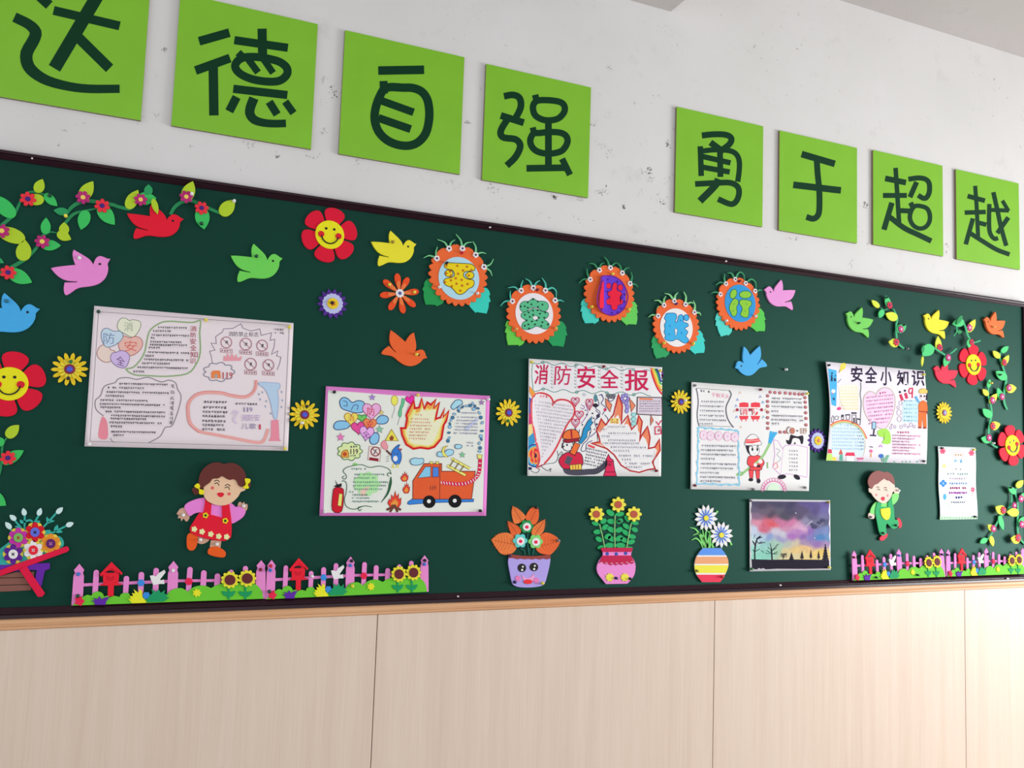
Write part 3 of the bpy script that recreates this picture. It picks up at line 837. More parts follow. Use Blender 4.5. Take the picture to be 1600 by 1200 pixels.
for bi, b in enumerate(badges):
    v = b['v']
    kk = [.74, .80, .82, .86, .92][bi]
    ox, oy, orr = b['out']
    cx, cy = v[0] + ox / v[2], v[1] + oy / v[2]
    c = U(cx, cy, B0 + .008); R = orr / v[2] * ppm(cx, cy, B0)
    root = empty('flower_badge', c[0], c[1] - R, B0, b['label'], 'badge', 'orange flower badges in a wavy row')
    for rgb, pts in b['leaves']:
        m = PX(v, B0); m.poly(pts, foam(rgb, kk), .0035, 0, 3, .0007); m.build('leaf', root)
    # scalloped body: four broad petals between the small flowers, narrow ones below
    fa = [math.atan2(q[1] - c[1], q[0] - c[0]) for q in px2w(v, b['flowers'], B0 + .008)]
    P = []
    fl, fr = fa[0], fa[-1]                       # leftmost and rightmost small flower
    for a0, a1, n in [(fa[i], fa[i + 1], 1) for i in range(4)] + [(fr, fl - 2 * math.pi, 17)]:
        for j in range(n):
            b0 = a0 + (a1 - a0) * j / n; b1 = a0 + (a1 - a0) * (j + 1) / n
            prof = [(.0, .865), (.12, .93), (.3, .985), (.44, 1.0), (.5, .985), (.56, 1.0), (.7, .985), (.88, .93)] if n == 1 else [(.0, .9), (.2, .965), (.42, 1.0), (.5, 1.005), (.58, 1.0), (.8, .965)]
            for t, r in prof:
                a = b0 + (b1 - b0) * t
                P.append((c[0] + R * r * math.cos(a), c[1] + R * r * math.sin(a)))
    m = MB(); m.prism(P, B0 + .0035, B0 + .008, M_ORG, .0008); body = m.build('orange_petals', root)
    # drawn paper disc
    dm = ink(b['dc'], kk)
    D = B0 + .0082
    m = PX(v, D)
    if b['disc']:
        dx, dy, dr = b['disc']
        px_, py_ = v[0] + dx / v[2], v[1] + dy / v[2]
        q = U(px_, py_, D + .001); r = dr / v[2] * ppm(px_, py_, D)
        m.prism(ell(q[0], q[1], r, n=44), D, D + .001, dm, 0)
        dfn = None
    else:
        dfn = lambda x, y: .0005 + .018 * max(0.0, (948 - x) / 16) ** 1.3
        m.dfn = dfn
        pts = sm([(432, 362), (520, 350), (600, 360), (700, 430), (765, 550), (780, 650), (745, 760), (680, 840), (570, 882), (470, 850), (400, 790), (370, 680), (385, 560), (418, 440)], 4)
        rows = []
        for i in range(13):                      # the curling sheet as strips
            xa = 365 + (785 - 365) * i / 12
            ys = [p1[1] + (p2[1] - p1[1]) * (xa - p1[0]) / (p2[0] - p1[0]) for p1, p2 in zip(pts, pts[1:] + pts[:1]) if (p1[0] - xa) * (p2[0] - xa) < 0]
            if len(ys) >= 2: rows.append((xa, min(ys), max(ys)))
        m.strip([m.W((x, y0))[:2] for x, y0, y1 in rows], [m.W((x, y1))[:2] for x, y0, y1 in rows], None, None, dm) if False else None
        L = [m.W((x, y0), D + .0006) for x, y0, y1 in rows]; Rr = [m.W((x, y1), D + .0006) for x, y0, y1 in rows]
        dd = {(q[0], q[1]): q[2] for q in L + Rr}
        m.strip([q[:2] for q in L], [q[:2] for q in Rr], None, lambda p: dd[(p[0], p[1])], dm)
    disc = m.build('paper_disc', root)
    m = PX(v, D + .0011, dfn)
    if b['disc'] is None:
        m.line(pts, 14, ink((120, 20, 130), kk), closed=True)
    cc, oc, blobs, holes = b['char']
    for bl in blobs:
        Pn = sm(bl, 3) if len(bl[0]) == 2 else bl
        m.poly(Pn, ink(cc, kk)); m.line(Pn, 8, ink(oc, kk), closed=True)
    for hl in holes:
        m.poly(hl, dm, 0, None, 0 if len(hl) > 10 else 3); m.line(hl, 6, ink(oc, kk), closed=True)
    dc_, dr_, dl = b['dots']
    for x, y in dl: m.dot(x, y, dr_, ink(dc_, kk), n=9)
    m.build('character', disc)
    # small white flowers with two blades each
    fs = v[2] / 7.5
    for x, y in b['flowers']:
        pxx, pyy = v[0] + x / v[2], v[1] + y / v[2]
        q = U(pxx, pyy, B0 + .011); r = 36 / 7.5 * (1.0 - .05 * bi) * ppm(pxx, pyy, B0)
        P = [(q[0] + r * (.82 + .18 * abs(math.sin(2.5 * a))) * math.cos(a + .3), q[1] + r * (.82 + .18 * abs(math.sin(2.5 * a))) * math.sin(a + .3)) for a in [2 * math.pi * i / 30 for i in range(30)]]
        m = MB(); m.prism(P, B0 + .008, B0 + .012, M_WF, .0006); wf = m.build('small_flower', root)
        m = MB(); m.prism(ell(q[0], q[1], r * .36, n=10), B0 + .012, B0 + .013, M_WC); m.build('flower_centre', wf)
    for tp in b['tend']:
        n = len(tp)
        m = PX(v, B0 + .004)
        m.line(tp, [24 * fs - (18 * fs) * i / (n - 1) for i in range(n)], foam(b['tc'], kk), .003, 0, 5)
        m.build('grass_blade', root)

# ------------------------------------------------------------------ leafy garlands
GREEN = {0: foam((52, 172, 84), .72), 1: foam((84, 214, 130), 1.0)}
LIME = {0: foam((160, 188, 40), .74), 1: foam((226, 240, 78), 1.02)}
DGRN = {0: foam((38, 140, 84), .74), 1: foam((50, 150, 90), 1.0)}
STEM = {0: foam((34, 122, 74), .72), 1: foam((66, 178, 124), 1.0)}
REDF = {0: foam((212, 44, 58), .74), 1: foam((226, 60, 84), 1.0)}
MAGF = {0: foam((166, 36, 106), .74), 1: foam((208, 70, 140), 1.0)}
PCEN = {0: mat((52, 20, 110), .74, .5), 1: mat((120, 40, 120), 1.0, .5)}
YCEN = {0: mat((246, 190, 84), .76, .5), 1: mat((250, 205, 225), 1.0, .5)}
lp = [(0, 0), (.03, .42), (.16, .82), (.40, 1), (.63, .87), (.84, .47)]
def leaf_pts(a, b, wd):
    ax, ay = b[0] - a[0], b[1] - a[1]
    L = math.hypot(ax, ay); ux, uy = ax / L, ay / L
    f = lambda t, s: (a[0] + ux * L * t - uy * s * wd / 2, a[1] + uy * L * t + ux * s * wd / 2)
    return [f(t, s) for t, s in lp] + [f(1, 0) + (1,)] + [f(t, -s) for t, s in reversed(lp[1:])]
def vine(name, label, right, parts, group='leafy garlands'):
    """parts: (view, [stems], [leaves], [flowers]); a leaf is (colour, base, tip, width[, lift])"""
    v0 = parts[0][0]
    lo = None
    pts = []
    for v, st, lv, fl in parts:
        for s in st: pts += px2w(v, s[0], B0)
        for l in lv: pts += px2w(v, [l[1], l[2]], B0)
    root = empty(name, sum(p[0] for p in pts) / len(pts), min(p[1] for p in pts), B0, label, 'garland', group)
    for v, st, lv, fl in parts:
        for s in st:
            lift = s[2] if len(s) > 2 else (.006 if right else 0.0)
            m = PX(v, B0 + lift)
            n = len(s[0])
            wd = s[1] if isinstance(s[1], list) else s[1]
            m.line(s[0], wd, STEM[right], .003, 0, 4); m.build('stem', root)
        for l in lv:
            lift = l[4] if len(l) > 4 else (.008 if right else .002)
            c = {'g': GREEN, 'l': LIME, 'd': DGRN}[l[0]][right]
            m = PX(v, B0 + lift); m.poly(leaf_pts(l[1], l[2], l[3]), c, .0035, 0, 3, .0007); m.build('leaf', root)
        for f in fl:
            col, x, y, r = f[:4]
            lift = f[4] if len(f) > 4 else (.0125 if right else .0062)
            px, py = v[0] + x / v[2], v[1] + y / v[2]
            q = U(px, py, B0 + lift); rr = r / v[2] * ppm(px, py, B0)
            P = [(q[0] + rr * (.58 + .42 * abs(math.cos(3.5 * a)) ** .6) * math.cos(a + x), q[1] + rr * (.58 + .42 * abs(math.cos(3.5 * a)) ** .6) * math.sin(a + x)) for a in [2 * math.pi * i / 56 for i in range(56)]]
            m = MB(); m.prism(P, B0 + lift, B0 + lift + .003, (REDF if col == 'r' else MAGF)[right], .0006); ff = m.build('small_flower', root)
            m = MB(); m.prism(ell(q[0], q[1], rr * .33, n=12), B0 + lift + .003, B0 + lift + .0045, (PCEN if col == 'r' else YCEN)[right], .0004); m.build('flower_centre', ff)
V1 = (0, 230, 8); V2 = (180, 260, 8); V3 = (0, 300, 7.5); V4 = (0, 640, 7.5)
vine('leaf_garland', 'leafy garland running down the upper left edge of the board', 0, [
  (V1, [([(-60, 1040), (20, 975), (110, 900), (170, 845), (215, 765), (250, 690), (290, 615), (370, 560), (470, 565), (550, 590)], [50, 46, 42, 40, 36, 32, 28, 26, 24, 20])],
   [('g', (185, 865), (-130, 590), 190), ('l', (455, 565), (533, 396), 135), ('l', (548, 655), (310, 650), 142), ('g', (556, 585), (717, 735), 112)], [('r', 350, 650, 92)]),
  (V3, [([(-60, 1000), (0, 955), (130, 885), (200, 845), (290, 790), (360, 730), (440, 635), (490, 520), (550, 485), (600, 468), (665, 480)], [50, 48, 46, 44, 42, 38, 34, 30, 24, 18, 12])],
   [('l', (290, 560), (-80, 430), 175), ('l', (265, 805), (290, 555), 182), ('g', (530, 492), (540, 298), 118), ('g', (480, 620), (714, 626), 124), ('g', (90, 930), (377, 1060), 165), ('d', (-60, 770), (46, 832), 60)],
   [('m', 22, 458, 82), ('m', 495, 583, 80), ('r', 97, 945, 84)])])
vine('leaf_garland', 'leafy garland branching above the pink dove at upper left', 0, [
  (V1, [([(795, 1010), (815, 950), (850, 905), (900, 850), (970, 815), (1060, 795), (1200, 768)], [30, 36, 40, 40, 34, 26, 18]), ([(830, 850), (880, 765), (960, 705), (1050, 672), (1130, 672), (1260, 690), (1400, 718), (1442, 727)], [30, 42, 46, 46, 46, 46, 44, 42])],
   [('d', (850, 815), (668, 788), 100), ('l', (800, 1090), (800, 935), 128, .001), ('l', (715, 1070), (890, 1152), 122), ('g', (1080, 790), (1010, 1032), 155), ('l', (1005, 660), (1165, 423), 165), ('g', (1235, 730), (1435, 970), 175)],
   [('m', 1038, 630, 84), ('r', 1278, 735, 88)]),
  (V2, [([(0, 492), (90, 517), (180, 530), (230, 490), (260, 420), (320, 350), (420, 345), (505, 395)], [40, 40, 36, 32, 30, 28, 26, 18])],
   [('l', (150, 525), (288, 292), 150), ('g', (280, 400), (515, 400), 160), ('d', (412, 352), (418, 222), 108, .004), ('l', (470, 405), (532, 597), 78, .008)], [('m', 318, 418, 78)])])
vine('leaf_garland', 'short leafy sprig arching right of the red dove', 0, [
  (V2, [([(690, 602), (740, 512), (820, 450), (900, 428), (970, 432), (1060, 472), (1160, 520), (1330, 592)], [40, 44, 44, 44, 42, 42, 42, 36])],
   [('l', (870, 430), (972, 183), 165, .0165), ('g', (1072, 515), (1112, 787), 182), ('l', (1320, 605), (1495, 418), 172)], [('m', 888, 382, 80, .0205), ('r', 1080, 522, 84)])])
vine('leaf_garland', 'leafy garland cut off by the left edge, below the smiling flower', 0, [
  (V4, [([(-10, 760), (5, 690), (20, 560), (25, 440), (50, 370), (78, 335)], [30, 30, 28, 26, 24, 20])],
   [('l', (75, 322), (223, 180), 132), ('g', (50, 385), (-90, 370), 110), ('g', (20, 625), (278, 478), 135), ('g', (-130, 980), (70, 1125), 150)], [('r', 95, 566, 84)])])
W1 = (1340, 450, 1091 / 100); W2 = (1420, 470, 1292 / 140); W4 = (1500, 520, 10); W5 = (1520, 580, 686 / 80); W6 = (1520, 740, 10)
GR = 'small leafy vines on the right half'
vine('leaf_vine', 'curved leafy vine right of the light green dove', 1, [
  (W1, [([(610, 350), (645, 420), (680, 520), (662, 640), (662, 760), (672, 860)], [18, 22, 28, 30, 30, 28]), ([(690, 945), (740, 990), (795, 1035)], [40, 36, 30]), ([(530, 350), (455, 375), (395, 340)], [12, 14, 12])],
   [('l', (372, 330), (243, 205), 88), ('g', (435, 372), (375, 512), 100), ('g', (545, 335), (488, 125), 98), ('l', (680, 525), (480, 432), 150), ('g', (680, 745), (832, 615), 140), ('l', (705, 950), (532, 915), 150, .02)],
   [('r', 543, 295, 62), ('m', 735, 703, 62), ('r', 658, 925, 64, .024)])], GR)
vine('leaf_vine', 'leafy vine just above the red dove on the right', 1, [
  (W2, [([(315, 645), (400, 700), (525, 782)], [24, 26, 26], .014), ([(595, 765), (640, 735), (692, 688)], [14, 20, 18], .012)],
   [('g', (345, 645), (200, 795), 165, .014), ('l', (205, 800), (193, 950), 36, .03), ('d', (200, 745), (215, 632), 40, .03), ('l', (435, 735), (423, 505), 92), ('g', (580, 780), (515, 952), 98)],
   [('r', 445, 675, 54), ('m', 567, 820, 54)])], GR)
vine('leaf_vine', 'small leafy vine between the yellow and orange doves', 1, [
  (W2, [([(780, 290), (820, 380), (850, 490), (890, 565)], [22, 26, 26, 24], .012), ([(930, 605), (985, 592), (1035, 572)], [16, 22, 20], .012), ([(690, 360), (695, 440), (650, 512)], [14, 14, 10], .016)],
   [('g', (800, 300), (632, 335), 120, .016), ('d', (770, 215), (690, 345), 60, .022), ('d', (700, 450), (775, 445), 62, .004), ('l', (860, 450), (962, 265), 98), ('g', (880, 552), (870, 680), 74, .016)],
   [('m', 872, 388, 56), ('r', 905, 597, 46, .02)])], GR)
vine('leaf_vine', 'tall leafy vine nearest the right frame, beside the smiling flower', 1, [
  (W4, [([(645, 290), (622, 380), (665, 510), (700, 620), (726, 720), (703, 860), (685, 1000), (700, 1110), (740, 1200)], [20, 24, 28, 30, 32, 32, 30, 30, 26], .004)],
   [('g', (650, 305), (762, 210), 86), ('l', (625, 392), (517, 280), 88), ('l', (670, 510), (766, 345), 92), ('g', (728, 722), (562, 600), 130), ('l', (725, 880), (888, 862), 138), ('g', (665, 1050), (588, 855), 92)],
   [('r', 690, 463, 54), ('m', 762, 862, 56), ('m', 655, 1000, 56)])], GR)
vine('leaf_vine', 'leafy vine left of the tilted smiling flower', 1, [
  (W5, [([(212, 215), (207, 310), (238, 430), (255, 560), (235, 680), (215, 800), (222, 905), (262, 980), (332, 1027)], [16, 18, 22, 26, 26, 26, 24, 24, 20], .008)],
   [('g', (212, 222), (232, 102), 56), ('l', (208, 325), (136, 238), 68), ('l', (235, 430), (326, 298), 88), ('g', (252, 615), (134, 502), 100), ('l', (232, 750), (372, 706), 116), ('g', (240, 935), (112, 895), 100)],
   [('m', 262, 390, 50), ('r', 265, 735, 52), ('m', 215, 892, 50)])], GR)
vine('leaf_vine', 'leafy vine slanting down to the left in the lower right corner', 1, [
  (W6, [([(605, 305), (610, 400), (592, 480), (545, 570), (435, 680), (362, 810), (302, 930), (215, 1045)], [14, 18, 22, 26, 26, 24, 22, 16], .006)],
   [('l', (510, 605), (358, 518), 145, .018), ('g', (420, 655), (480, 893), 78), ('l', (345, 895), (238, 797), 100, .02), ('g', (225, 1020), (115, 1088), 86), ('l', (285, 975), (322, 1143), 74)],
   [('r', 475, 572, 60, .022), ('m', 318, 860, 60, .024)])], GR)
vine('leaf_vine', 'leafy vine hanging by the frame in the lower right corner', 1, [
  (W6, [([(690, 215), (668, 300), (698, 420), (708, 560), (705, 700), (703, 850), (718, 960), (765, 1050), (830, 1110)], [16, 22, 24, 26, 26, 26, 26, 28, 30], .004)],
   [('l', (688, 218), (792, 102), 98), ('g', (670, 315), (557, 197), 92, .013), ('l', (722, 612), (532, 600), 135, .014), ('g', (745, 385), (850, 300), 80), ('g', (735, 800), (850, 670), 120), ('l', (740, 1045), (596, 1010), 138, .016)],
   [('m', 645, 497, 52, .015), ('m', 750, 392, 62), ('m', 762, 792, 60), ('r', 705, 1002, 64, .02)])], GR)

# ------------------------------------------------------------------ picket fences with flowers
FA = (100, 850, 80 / 9)
S2 = 1244.5
M_PINK = foam((233, 128, 190), .74); M_BUSH = foam((98, 186, 46), .76); M_BIRDH = foam((218, 24, 46), .74)
M_TUFTP = foam((86, 34, 150), .74); M_TUFTY = foam((240, 220, 40), .78); M_TUFTG = foam((20, 140, 88), .74)
M_FB = foam((50, 130, 205), .74); M_FR = foam((212, 30, 70), .74); M_FY = foam((240, 216, 40), .78); M_BW = foam((226, 228, 226), .8)
M_SUN = foam((240, 210, 50), .78); M_BRN = foam((92, 36, 40), .74); M_STG = foam((20, 140, 84), .74)
def picket(x0, x1, top, xb0, xb1, bot):
    r = (x1 - x0) / 2
    return [(xb0, bot), (xb1, bot)] + [(x0 + r + r * math.cos(a), top + r - r * math.sin(a)) for a in [math.pi * i / 8 for i in range(9)]]
def lobed(cx, cy, r, n, k=.3, m=48):
    return [(cx + r * (1 - k + k * abs(math.cos(n * a / 2))) * math.cos(a), cy + r * (1 - k + k * abs(math.cos(n * a / 2))) * math.sin(a)) for a in [2 * math.pi * i / m for i in range(m)]]
posts = [[(212, 282), (280, 372), (262, 415), (276, 465), (256, 888), (100, 893), (130, 455), (152, 415), (138, 372)],
         [(1523, 240), (1588, 330), (1572, 375), (1587, 420), (1572, 830), (1425, 836), (1445, 420), (1462, 375), (1450, 330)],
         [(1497 + S2, 232), (1557 + S2, 310), (1545 + S2, 350), (1557 + S2, 400), (1555 + S2, 795), (1410 + S2, 800), (1425 + S2, 400), (1447 + S2, 345), (1432 + S2, 310)]]
pickets = [picket(410, 488, 370, 388, 465, 760), picket(828, 905, 460, 815, 890, 760), picket(1035, 1115, 402, 1022, 1098, 800), picket(1242, 1320, 342, 1228, 1308, 800),
           picket(468 + S2, 545 + S2, 328, 445 + S2, 520 + S2, 720), picket(660 + S2, 738 + S2, 378, 646 + S2, 725 + S2, 680), picket(850 + S2, 930 + S2, 425, 838 + S2, 920 + S2, 680), picket(1045 + S2, 1115 + S2, 370, 1040 + S2, 1110 + S2, 640), picket(1242 + S2, 1315 + S2, 315, 1235 + S2, 1310 + S2, 640)]
bush = [(118, 892, 1), (200, 800), (262, 765), (320, 735), (378, 748, 1), (410, 705), (470, 685), (530, 708), (556, 758, 1), (600, 748), (640, 768, 1), (700, 750), (772, 765, 1), (790, 725), (850, 705), (910, 720), (935, 770), (1150, 800), (1400, 745), (1480, 672), (1430 + 140, 640),
        (S2 + 400, 640), (S2 + 475, 690, 1), (S2 + 560, 620), (S2 + 690, 598), (S2 + 800, 636, 1), (S2 + 860, 600), (S2 + 960, 572), (S2 + 1180, 560), (S2 + 1390, 572), (S2 + 1480, 645), (S2 + 1512, 720), (S2 + 1522, 794, 1)]
tufts = [(M_TUFTP, [(575, 880), (430, 880), (418, 832), (376, 825), (430, 808), (403, 773), (460, 795), (495, 752), (522, 800), (570, 770), (634, 763), (590, 822)]),
         (M_TUFTY, [(1140, 850), (945, 857), (888, 788), (930, 797), (913, 745), (960, 753), (943, 705), (987, 712), (968, 650), (1030, 702), (1050, 648), (1086, 680), (1086, 760), (1140, 832)]),
         (M_TUFTG, [(1150, 840), (1385, 832), (1462, 770), (1412, 762), (1452, 718), (1392, 722), (1402, 663), (1342, 702), (1312, 648), (1282, 692), (1213, 648), (1232, 702), (1188, 748), (1162, 785)])]
wbird = [(1192, 455), (1240, 448), (1275, 467), (1312, 418), (1397, 368), (1412, 405), (1330, 515), (1352, 522), (1385, 508), (1397, 577), (1340, 575), (1240, 592), (1210, 522)]
base_lm = [(123.8, 881.7), (111.2, 950.7), (408.4, 876.1), (414.9, 939.4), (271.3, 877.0)]
FD = B0 + .010
def fence(lm, idx, label, d0=0.0):
    f = affine([U(x, y, FD) for x, y in [base_lm[i] for i in idx]], [U(x, y, FD + d0) for x, y in lm])
    g = lambda pts, n=0: [f(p) for p in px2w(FA, sm(pts, n) if n else pts, FD)]
    o = f(px2w(FA, [(1400, 880)], FD)[0])
    root = empty('picket_fence', o[0], o[1], B0, label, 'fence', 'pink foam picket fences along the bottom frame')
    lay = lambda pts, a, b, mt, nm, par=root, n=0, bev=.0006: (lambda m: (m.prism(g(pts, n), B0 + d0 + a, B0 + d0 + b, mt, bev), m.build(nm, par))[1])(MB())
    lay([(262, 572), (1440, 520), (S2 + 340, 515), (S2 + 1440, 505), (S2 + 1440, 545), (S2 + 340, 556), (1440, 565), (262, 617)], .002, .005, M_PINK, 'rail')
    for p in pickets: lay(p, .0052, .0085, M_PINK, 'picket')
    for p in posts: lay(p, .0052, .0085, M_PINK, 'post')
    h = lay([(540, 425), (655, 285), (768, 425), (752, 590), (790, 560), (790, 595), (692, 602), (688, 757), (606, 757), (610, 602), (510, 600), (515, 570), (545, 590)], .006, .010, M_BIRDH, 'bird_house')
    lay([(660, 252), (815, 415), (800, 445), (765, 408), (660, 345), (560, 405), (517, 470), (497, 430)], .010, .013, M_BIRDH, 'roof', h)
    lay([(582, 412)] + ell(645, 412, 62, -36, 10, 0, math.pi, 0)[1:-1] + [(708, 412)], .010, .0107, BLACK, 'opening', h)
    m = MB()
    for yy, w0 in ((462, 52), (492, 50)):
        L, R = band(g([(645 - w0, yy), (630, yy + 26), (660, yy + 26), (645 + w0, yy)], 0), .0012); m.strip(L, R, None, B0 + d0 + .0108, foam((150, 10, 30), .74))
    m.build('drawn_line', h)
    lay(bush, .0088, .0118, M_BUSH, 'bush', n=3)
    for mt, p in tufts: lay(p, .012, .0148, mt, 'grass_tuft')
    lay(lobed(1145, 745, 58, 6, .25), .012, .0135, M_FB, 'small_flower')
    lay(lobed(1070, 560, 54, 6, .25), .0088, .0115, M_FB, 'small_flower')
    lay(lobed(490 + S2, 540, 57, 7, .25), .0088, .0115, M_FR, 'small_flower')
    lay(lobed(214, 825, 70, 5, .35), .012, .0150, M_FR, 'small_flower')
    lay(lobed(600 + S2, 705, 62, 7, .4), .012, .0145, M_FY, 'small_flower')
    lay(wbird, .0088, .0118, M_BW, 'white_bird', n=0)
    for x, y, sxx in ((1058 + S2, 512, 1040 + S2), (1297 + S2, 490, 1273 + S2)):
        s = lay([(sxx - 15, 600), (sxx + 15, 600), (sxx + 17, 798), (sxx - 15, 800)], .012, .014, M_STG, 'flower_stem')
        for a, b in (((sxx, 748), (sxx - 98, 682)), ((sxx, 755), (sxx + 95, 678))):
            lay(leaf_pts(a, b, 62), .012, .0138, M_STG, 'stem_leaf', s, 2)
        h = lay(lobed(x, y, 128, 11, .22, 66), .0145, .0175, M_SUN, 'sunflower_head')
        lay(ell(x, y, 76, n=24), .0175, .0195, M_BRN, 'seed_disc', h)
fence([(123.8, 881.0), (111.4, 946.4), (408.4, 875.5), (414.9, 935.4), (271.3, 876.4)], range(5), 'pink picket fence beside the wheelbarrow, leftmost of the four')
fence([(423.8, 874.8), (415.5, 936.4), (664.5, 867.5), (669.5, 924.6), (548.5, 869.7)], range(5), 'pink picket fence left of the smiling flower pot, second of four')
fence([(1334.2, 860.4), (1333.9, 907), (1472.3, 856.7), (1477.7, 901.4), (1405.7, 857.3)], range(5), 'pink picket fence below the dancing boy, third of four', .006)
fence([(1480.5, 857.2), (1480.2, 901), (1598.6, 855), (1603, 896.6), (1544.2, 856.9)], range(5), 'pink picket fence in the bottom right corner of the board', .006)

# ------------------------------------------------------------------ foam children
def piece(root, view, base):
    def f(pts, a, b, mt, nm, par=None, n=3, bev=.0006):
        m = PX(view, base); m.poly(pts, mt, b - a, a, n, bev)
        return m.build(nm, par or root)
    return f
def strokes(root, view, d, items, mt, nm, wd):
    m = PX(view, d)
    for it in items: m.line(it, wd, mt, 0, .0002, 4)
    return m.build(nm, root)
VGi = (260, 710, 1059 / 150)
M_SKIN = foam((222, 178, 146), .74); M_HAIR = foam((92, 42, 38), .74); M_DRESS = foam((206, 18, 44), .74); M_SHIRT = foam((220, 120, 196), .74); M_SHOE = foam((244, 84, 24), .76); M_BOW = foam((244, 208, 24), .78); M_CREAM = foam((238, 222, 160), .8)
M_SKIN2 = foam((188, 150, 128), .74); M_LIP = foam((204, 26, 48), .76); M_BLUSH = foam((206, 92, 92), .76)
c = px2w(VGi, [(480, 1140)], B0)[0]
g = empty('foam_girl', c[0], c[1], B0, 'foam girl in a red dress with yellow bows, one leg kicked back', 'figure')
P = piece(g, VGi, B0)
P([(345, 895), (470, 930), (445, 970), (385, 990), (335, 965)], 0, .003, M_SKIN2, 'leg'); P([(490, 945), (607, 950), (595, 1035), (478, 1025)], 0, .003, M_SKIN2, 'leg', n=0)
P([(265, 865), (320, 870), (346, 910), (336, 1000), (302, 1056), (250, 1056), (225, 1010), (228, 900)], .003, .006, M_SHOE, 'shoe')
P([(480, 1030), (560, 1018), (640, 1062), (656, 1105), (630, 1137), (550, 1130), (470, 1105), (455, 1070)], .003, .006, M_SHOE, 'shoe')
P([(205, 590), (155, 598), (132, 625), (113, 658), (135, 672), (125, 705), (155, 703), (165, 737), (188, 710), (213, 738), (235, 735), (256, 690), (225, 640)], 0, .003, M_SKIN2, 'hand')
P([(785, 570), (798, 530), (820, 524), (835, 542), (856, 524), (868, 548), (892, 548), (896, 585), (880, 622), (850, 632), (800, 600)], 0, .003, M_SKIN2, 'hand')
P([(425, 490), (380, 482), (310, 500), (240, 530), (198, 575), (220, 632), (255, 682), (310, 652), (370, 640), (425, 638)], .003, .006, M_SHIRT, 'sleeve')
P([(690, 532), (740, 556), (765, 580), (805, 572), (872, 622), (852, 682), (790, 732), (715, 760), (700, 650)], .003, .006, M_SHIRT, 'sleeve')
P([(485, 545), (620, 550), (622, 700), (485, 672)], .003, .006, M_SHIRT, 'shirt_front', n=0)
dr = P([(430, 495, 1), (498, 550, 1), (490, 664, 1), (614, 697, 1), (612, 560, 1), (690, 525, 1), (706, 640), (720, 760), (716, 900), (692, 932), (640, 955), (560, 950), (440, 930), (340, 900), (270, 862), (258, 812), (300, 740), (360, 650), (408, 632)], .006, .009, M_DRESS, 'dress')
for x, y in [(308, 825), (393, 853), (490, 880), (577, 905), (665, 910)]:
    q = P(lobed(x, y, 34, 5, .3, 30), .009, .0108, M_CREAM, 'hem_flower', dr, 0)
for x, y in [(432, 673), (650, 733)]:
    P(lobed(x, y, 33, 5, .25, 30), .009, .0108, M_BOW, 'button_flower', dr, 0); P(ell(x, y, 15, n=10), .0108, .0115, foam((30, 70, 40), .74), 'button_centre', dr, 0)
hd = P([(415, 345), (408, 430), (430, 490), (480, 532), (560, 560), (640, 562), (720, 532), (788, 470), (822, 415), (872, 392), (850, 340), (800, 200), (600, 150), (450, 220)], .009, .012, M_SKIN, 'face')
P([(283, 392), (300, 365), (345, 372), (362, 410), (350, 440), (310, 443)], .009, .012, M_HAIR, 'pigtail', hd); P(ell(905, 335, 26, 34, 12), .009, .012, M_HAIR, 'pigtail', hd, 0)
hr = P([(640, 104), (700, 92), (780, 110), (850, 170), (880, 250), (870, 322), (840, 357), (800, 345), (770, 290), (740, 273), (700, 282), (660, 265), (615, 240), (570, 265), (510, 270), (480, 310), (430, 345), (398, 375), (368, 370), (355, 300), (370, 220), (420, 145), (500, 95), (580, 88)], .012, .015, M_HAIR, 'hair')
P([(308, 350), (345, 318), (372, 345), (366, 380), (412, 395), (408, 440), (362, 437), (358, 385), (330, 372)], .015, .018, M_BOW, 'bow'); P([(866, 268), (925, 272), (922, 308), (898, 332), (912, 370), (880, 380), (843, 362), (876, 332)], .015, .018, M_BOW, 'bow')
strokes(hd, VGi, B0 + .012, [[(528, 296), (560, 284), (588, 305)], [(530, 325), (562, 314), (582, 346)], [(645, 345), (680, 331), (707, 352)], [(643, 370), (680, 359), (698, 391)]], BLACK, 'eyes_and_brows', 9)
for x, y in ((508, 370), (692, 436)): P(ell(x, y, 19, n=14), .012, .0126, M_BLUSH, 'cheek', hd, 0)
P([(560, 430), (598, 420), (635, 430), (628, 458), (600, 473), (572, 460)], .012, .013, M_LIP, 'mouth', hd)

VBo = (1340, 725, 738 / 80)
kb = 1.0
M_SKB = foam((250, 220, 205), kb); M_HRB = foam((150, 92, 88), kb); M_OVR = foam((46, 178, 110), kb); M_SHB = foam((138, 234, 128), kb); M_SHR = foam((238, 60, 84), kb); M_YB = foam((252, 238, 60), kb)
c = px2w(VBo, [(370, 1105)], B0)[0]
g = empty('foam_boy', c[0], c[1], B0, 'foam boy in green overalls waving, one leg kicked sideways', 'figure')
P = piece(g, VBo, B0 + .006)
P([(160, 720), (190, 698), (246, 722), (242, 782), (200, 792), (160, 772)], 0, .003, M_SKB, 'hand'); P([(530, 350), (560, 338), (597, 360), (607, 400), (590, 432), (540, 427), (522, 390)], 0, .003, M_SKB, 'hand')
P([(325, 1060), (370, 1018), (427, 1003), (433, 1040), (390, 1092), (345, 1107), (322, 1092)], 0, .003, M_SHR, 'shoe'); P([(570, 790), (605, 783), (637, 840), (637, 900), (605, 927), (588, 880)], 0, .003, M_SHR, 'shoe')
P([(278, 542), (230, 580), (195, 640), (183, 702), (220, 722), (258, 717), (268, 650), (292, 580)], .001, .004, M_SHB, 'sleeve'); P([(498, 450), (530, 423), (592, 430), (592, 490), (560, 550), (510, 588), (495, 520)], .001, .004, M_SHB, 'sleeve'); P([(335, 555), (445, 560), (445, 640), (335, 640)], .001, .004, M_SHB, 'shirt_front', n=0)
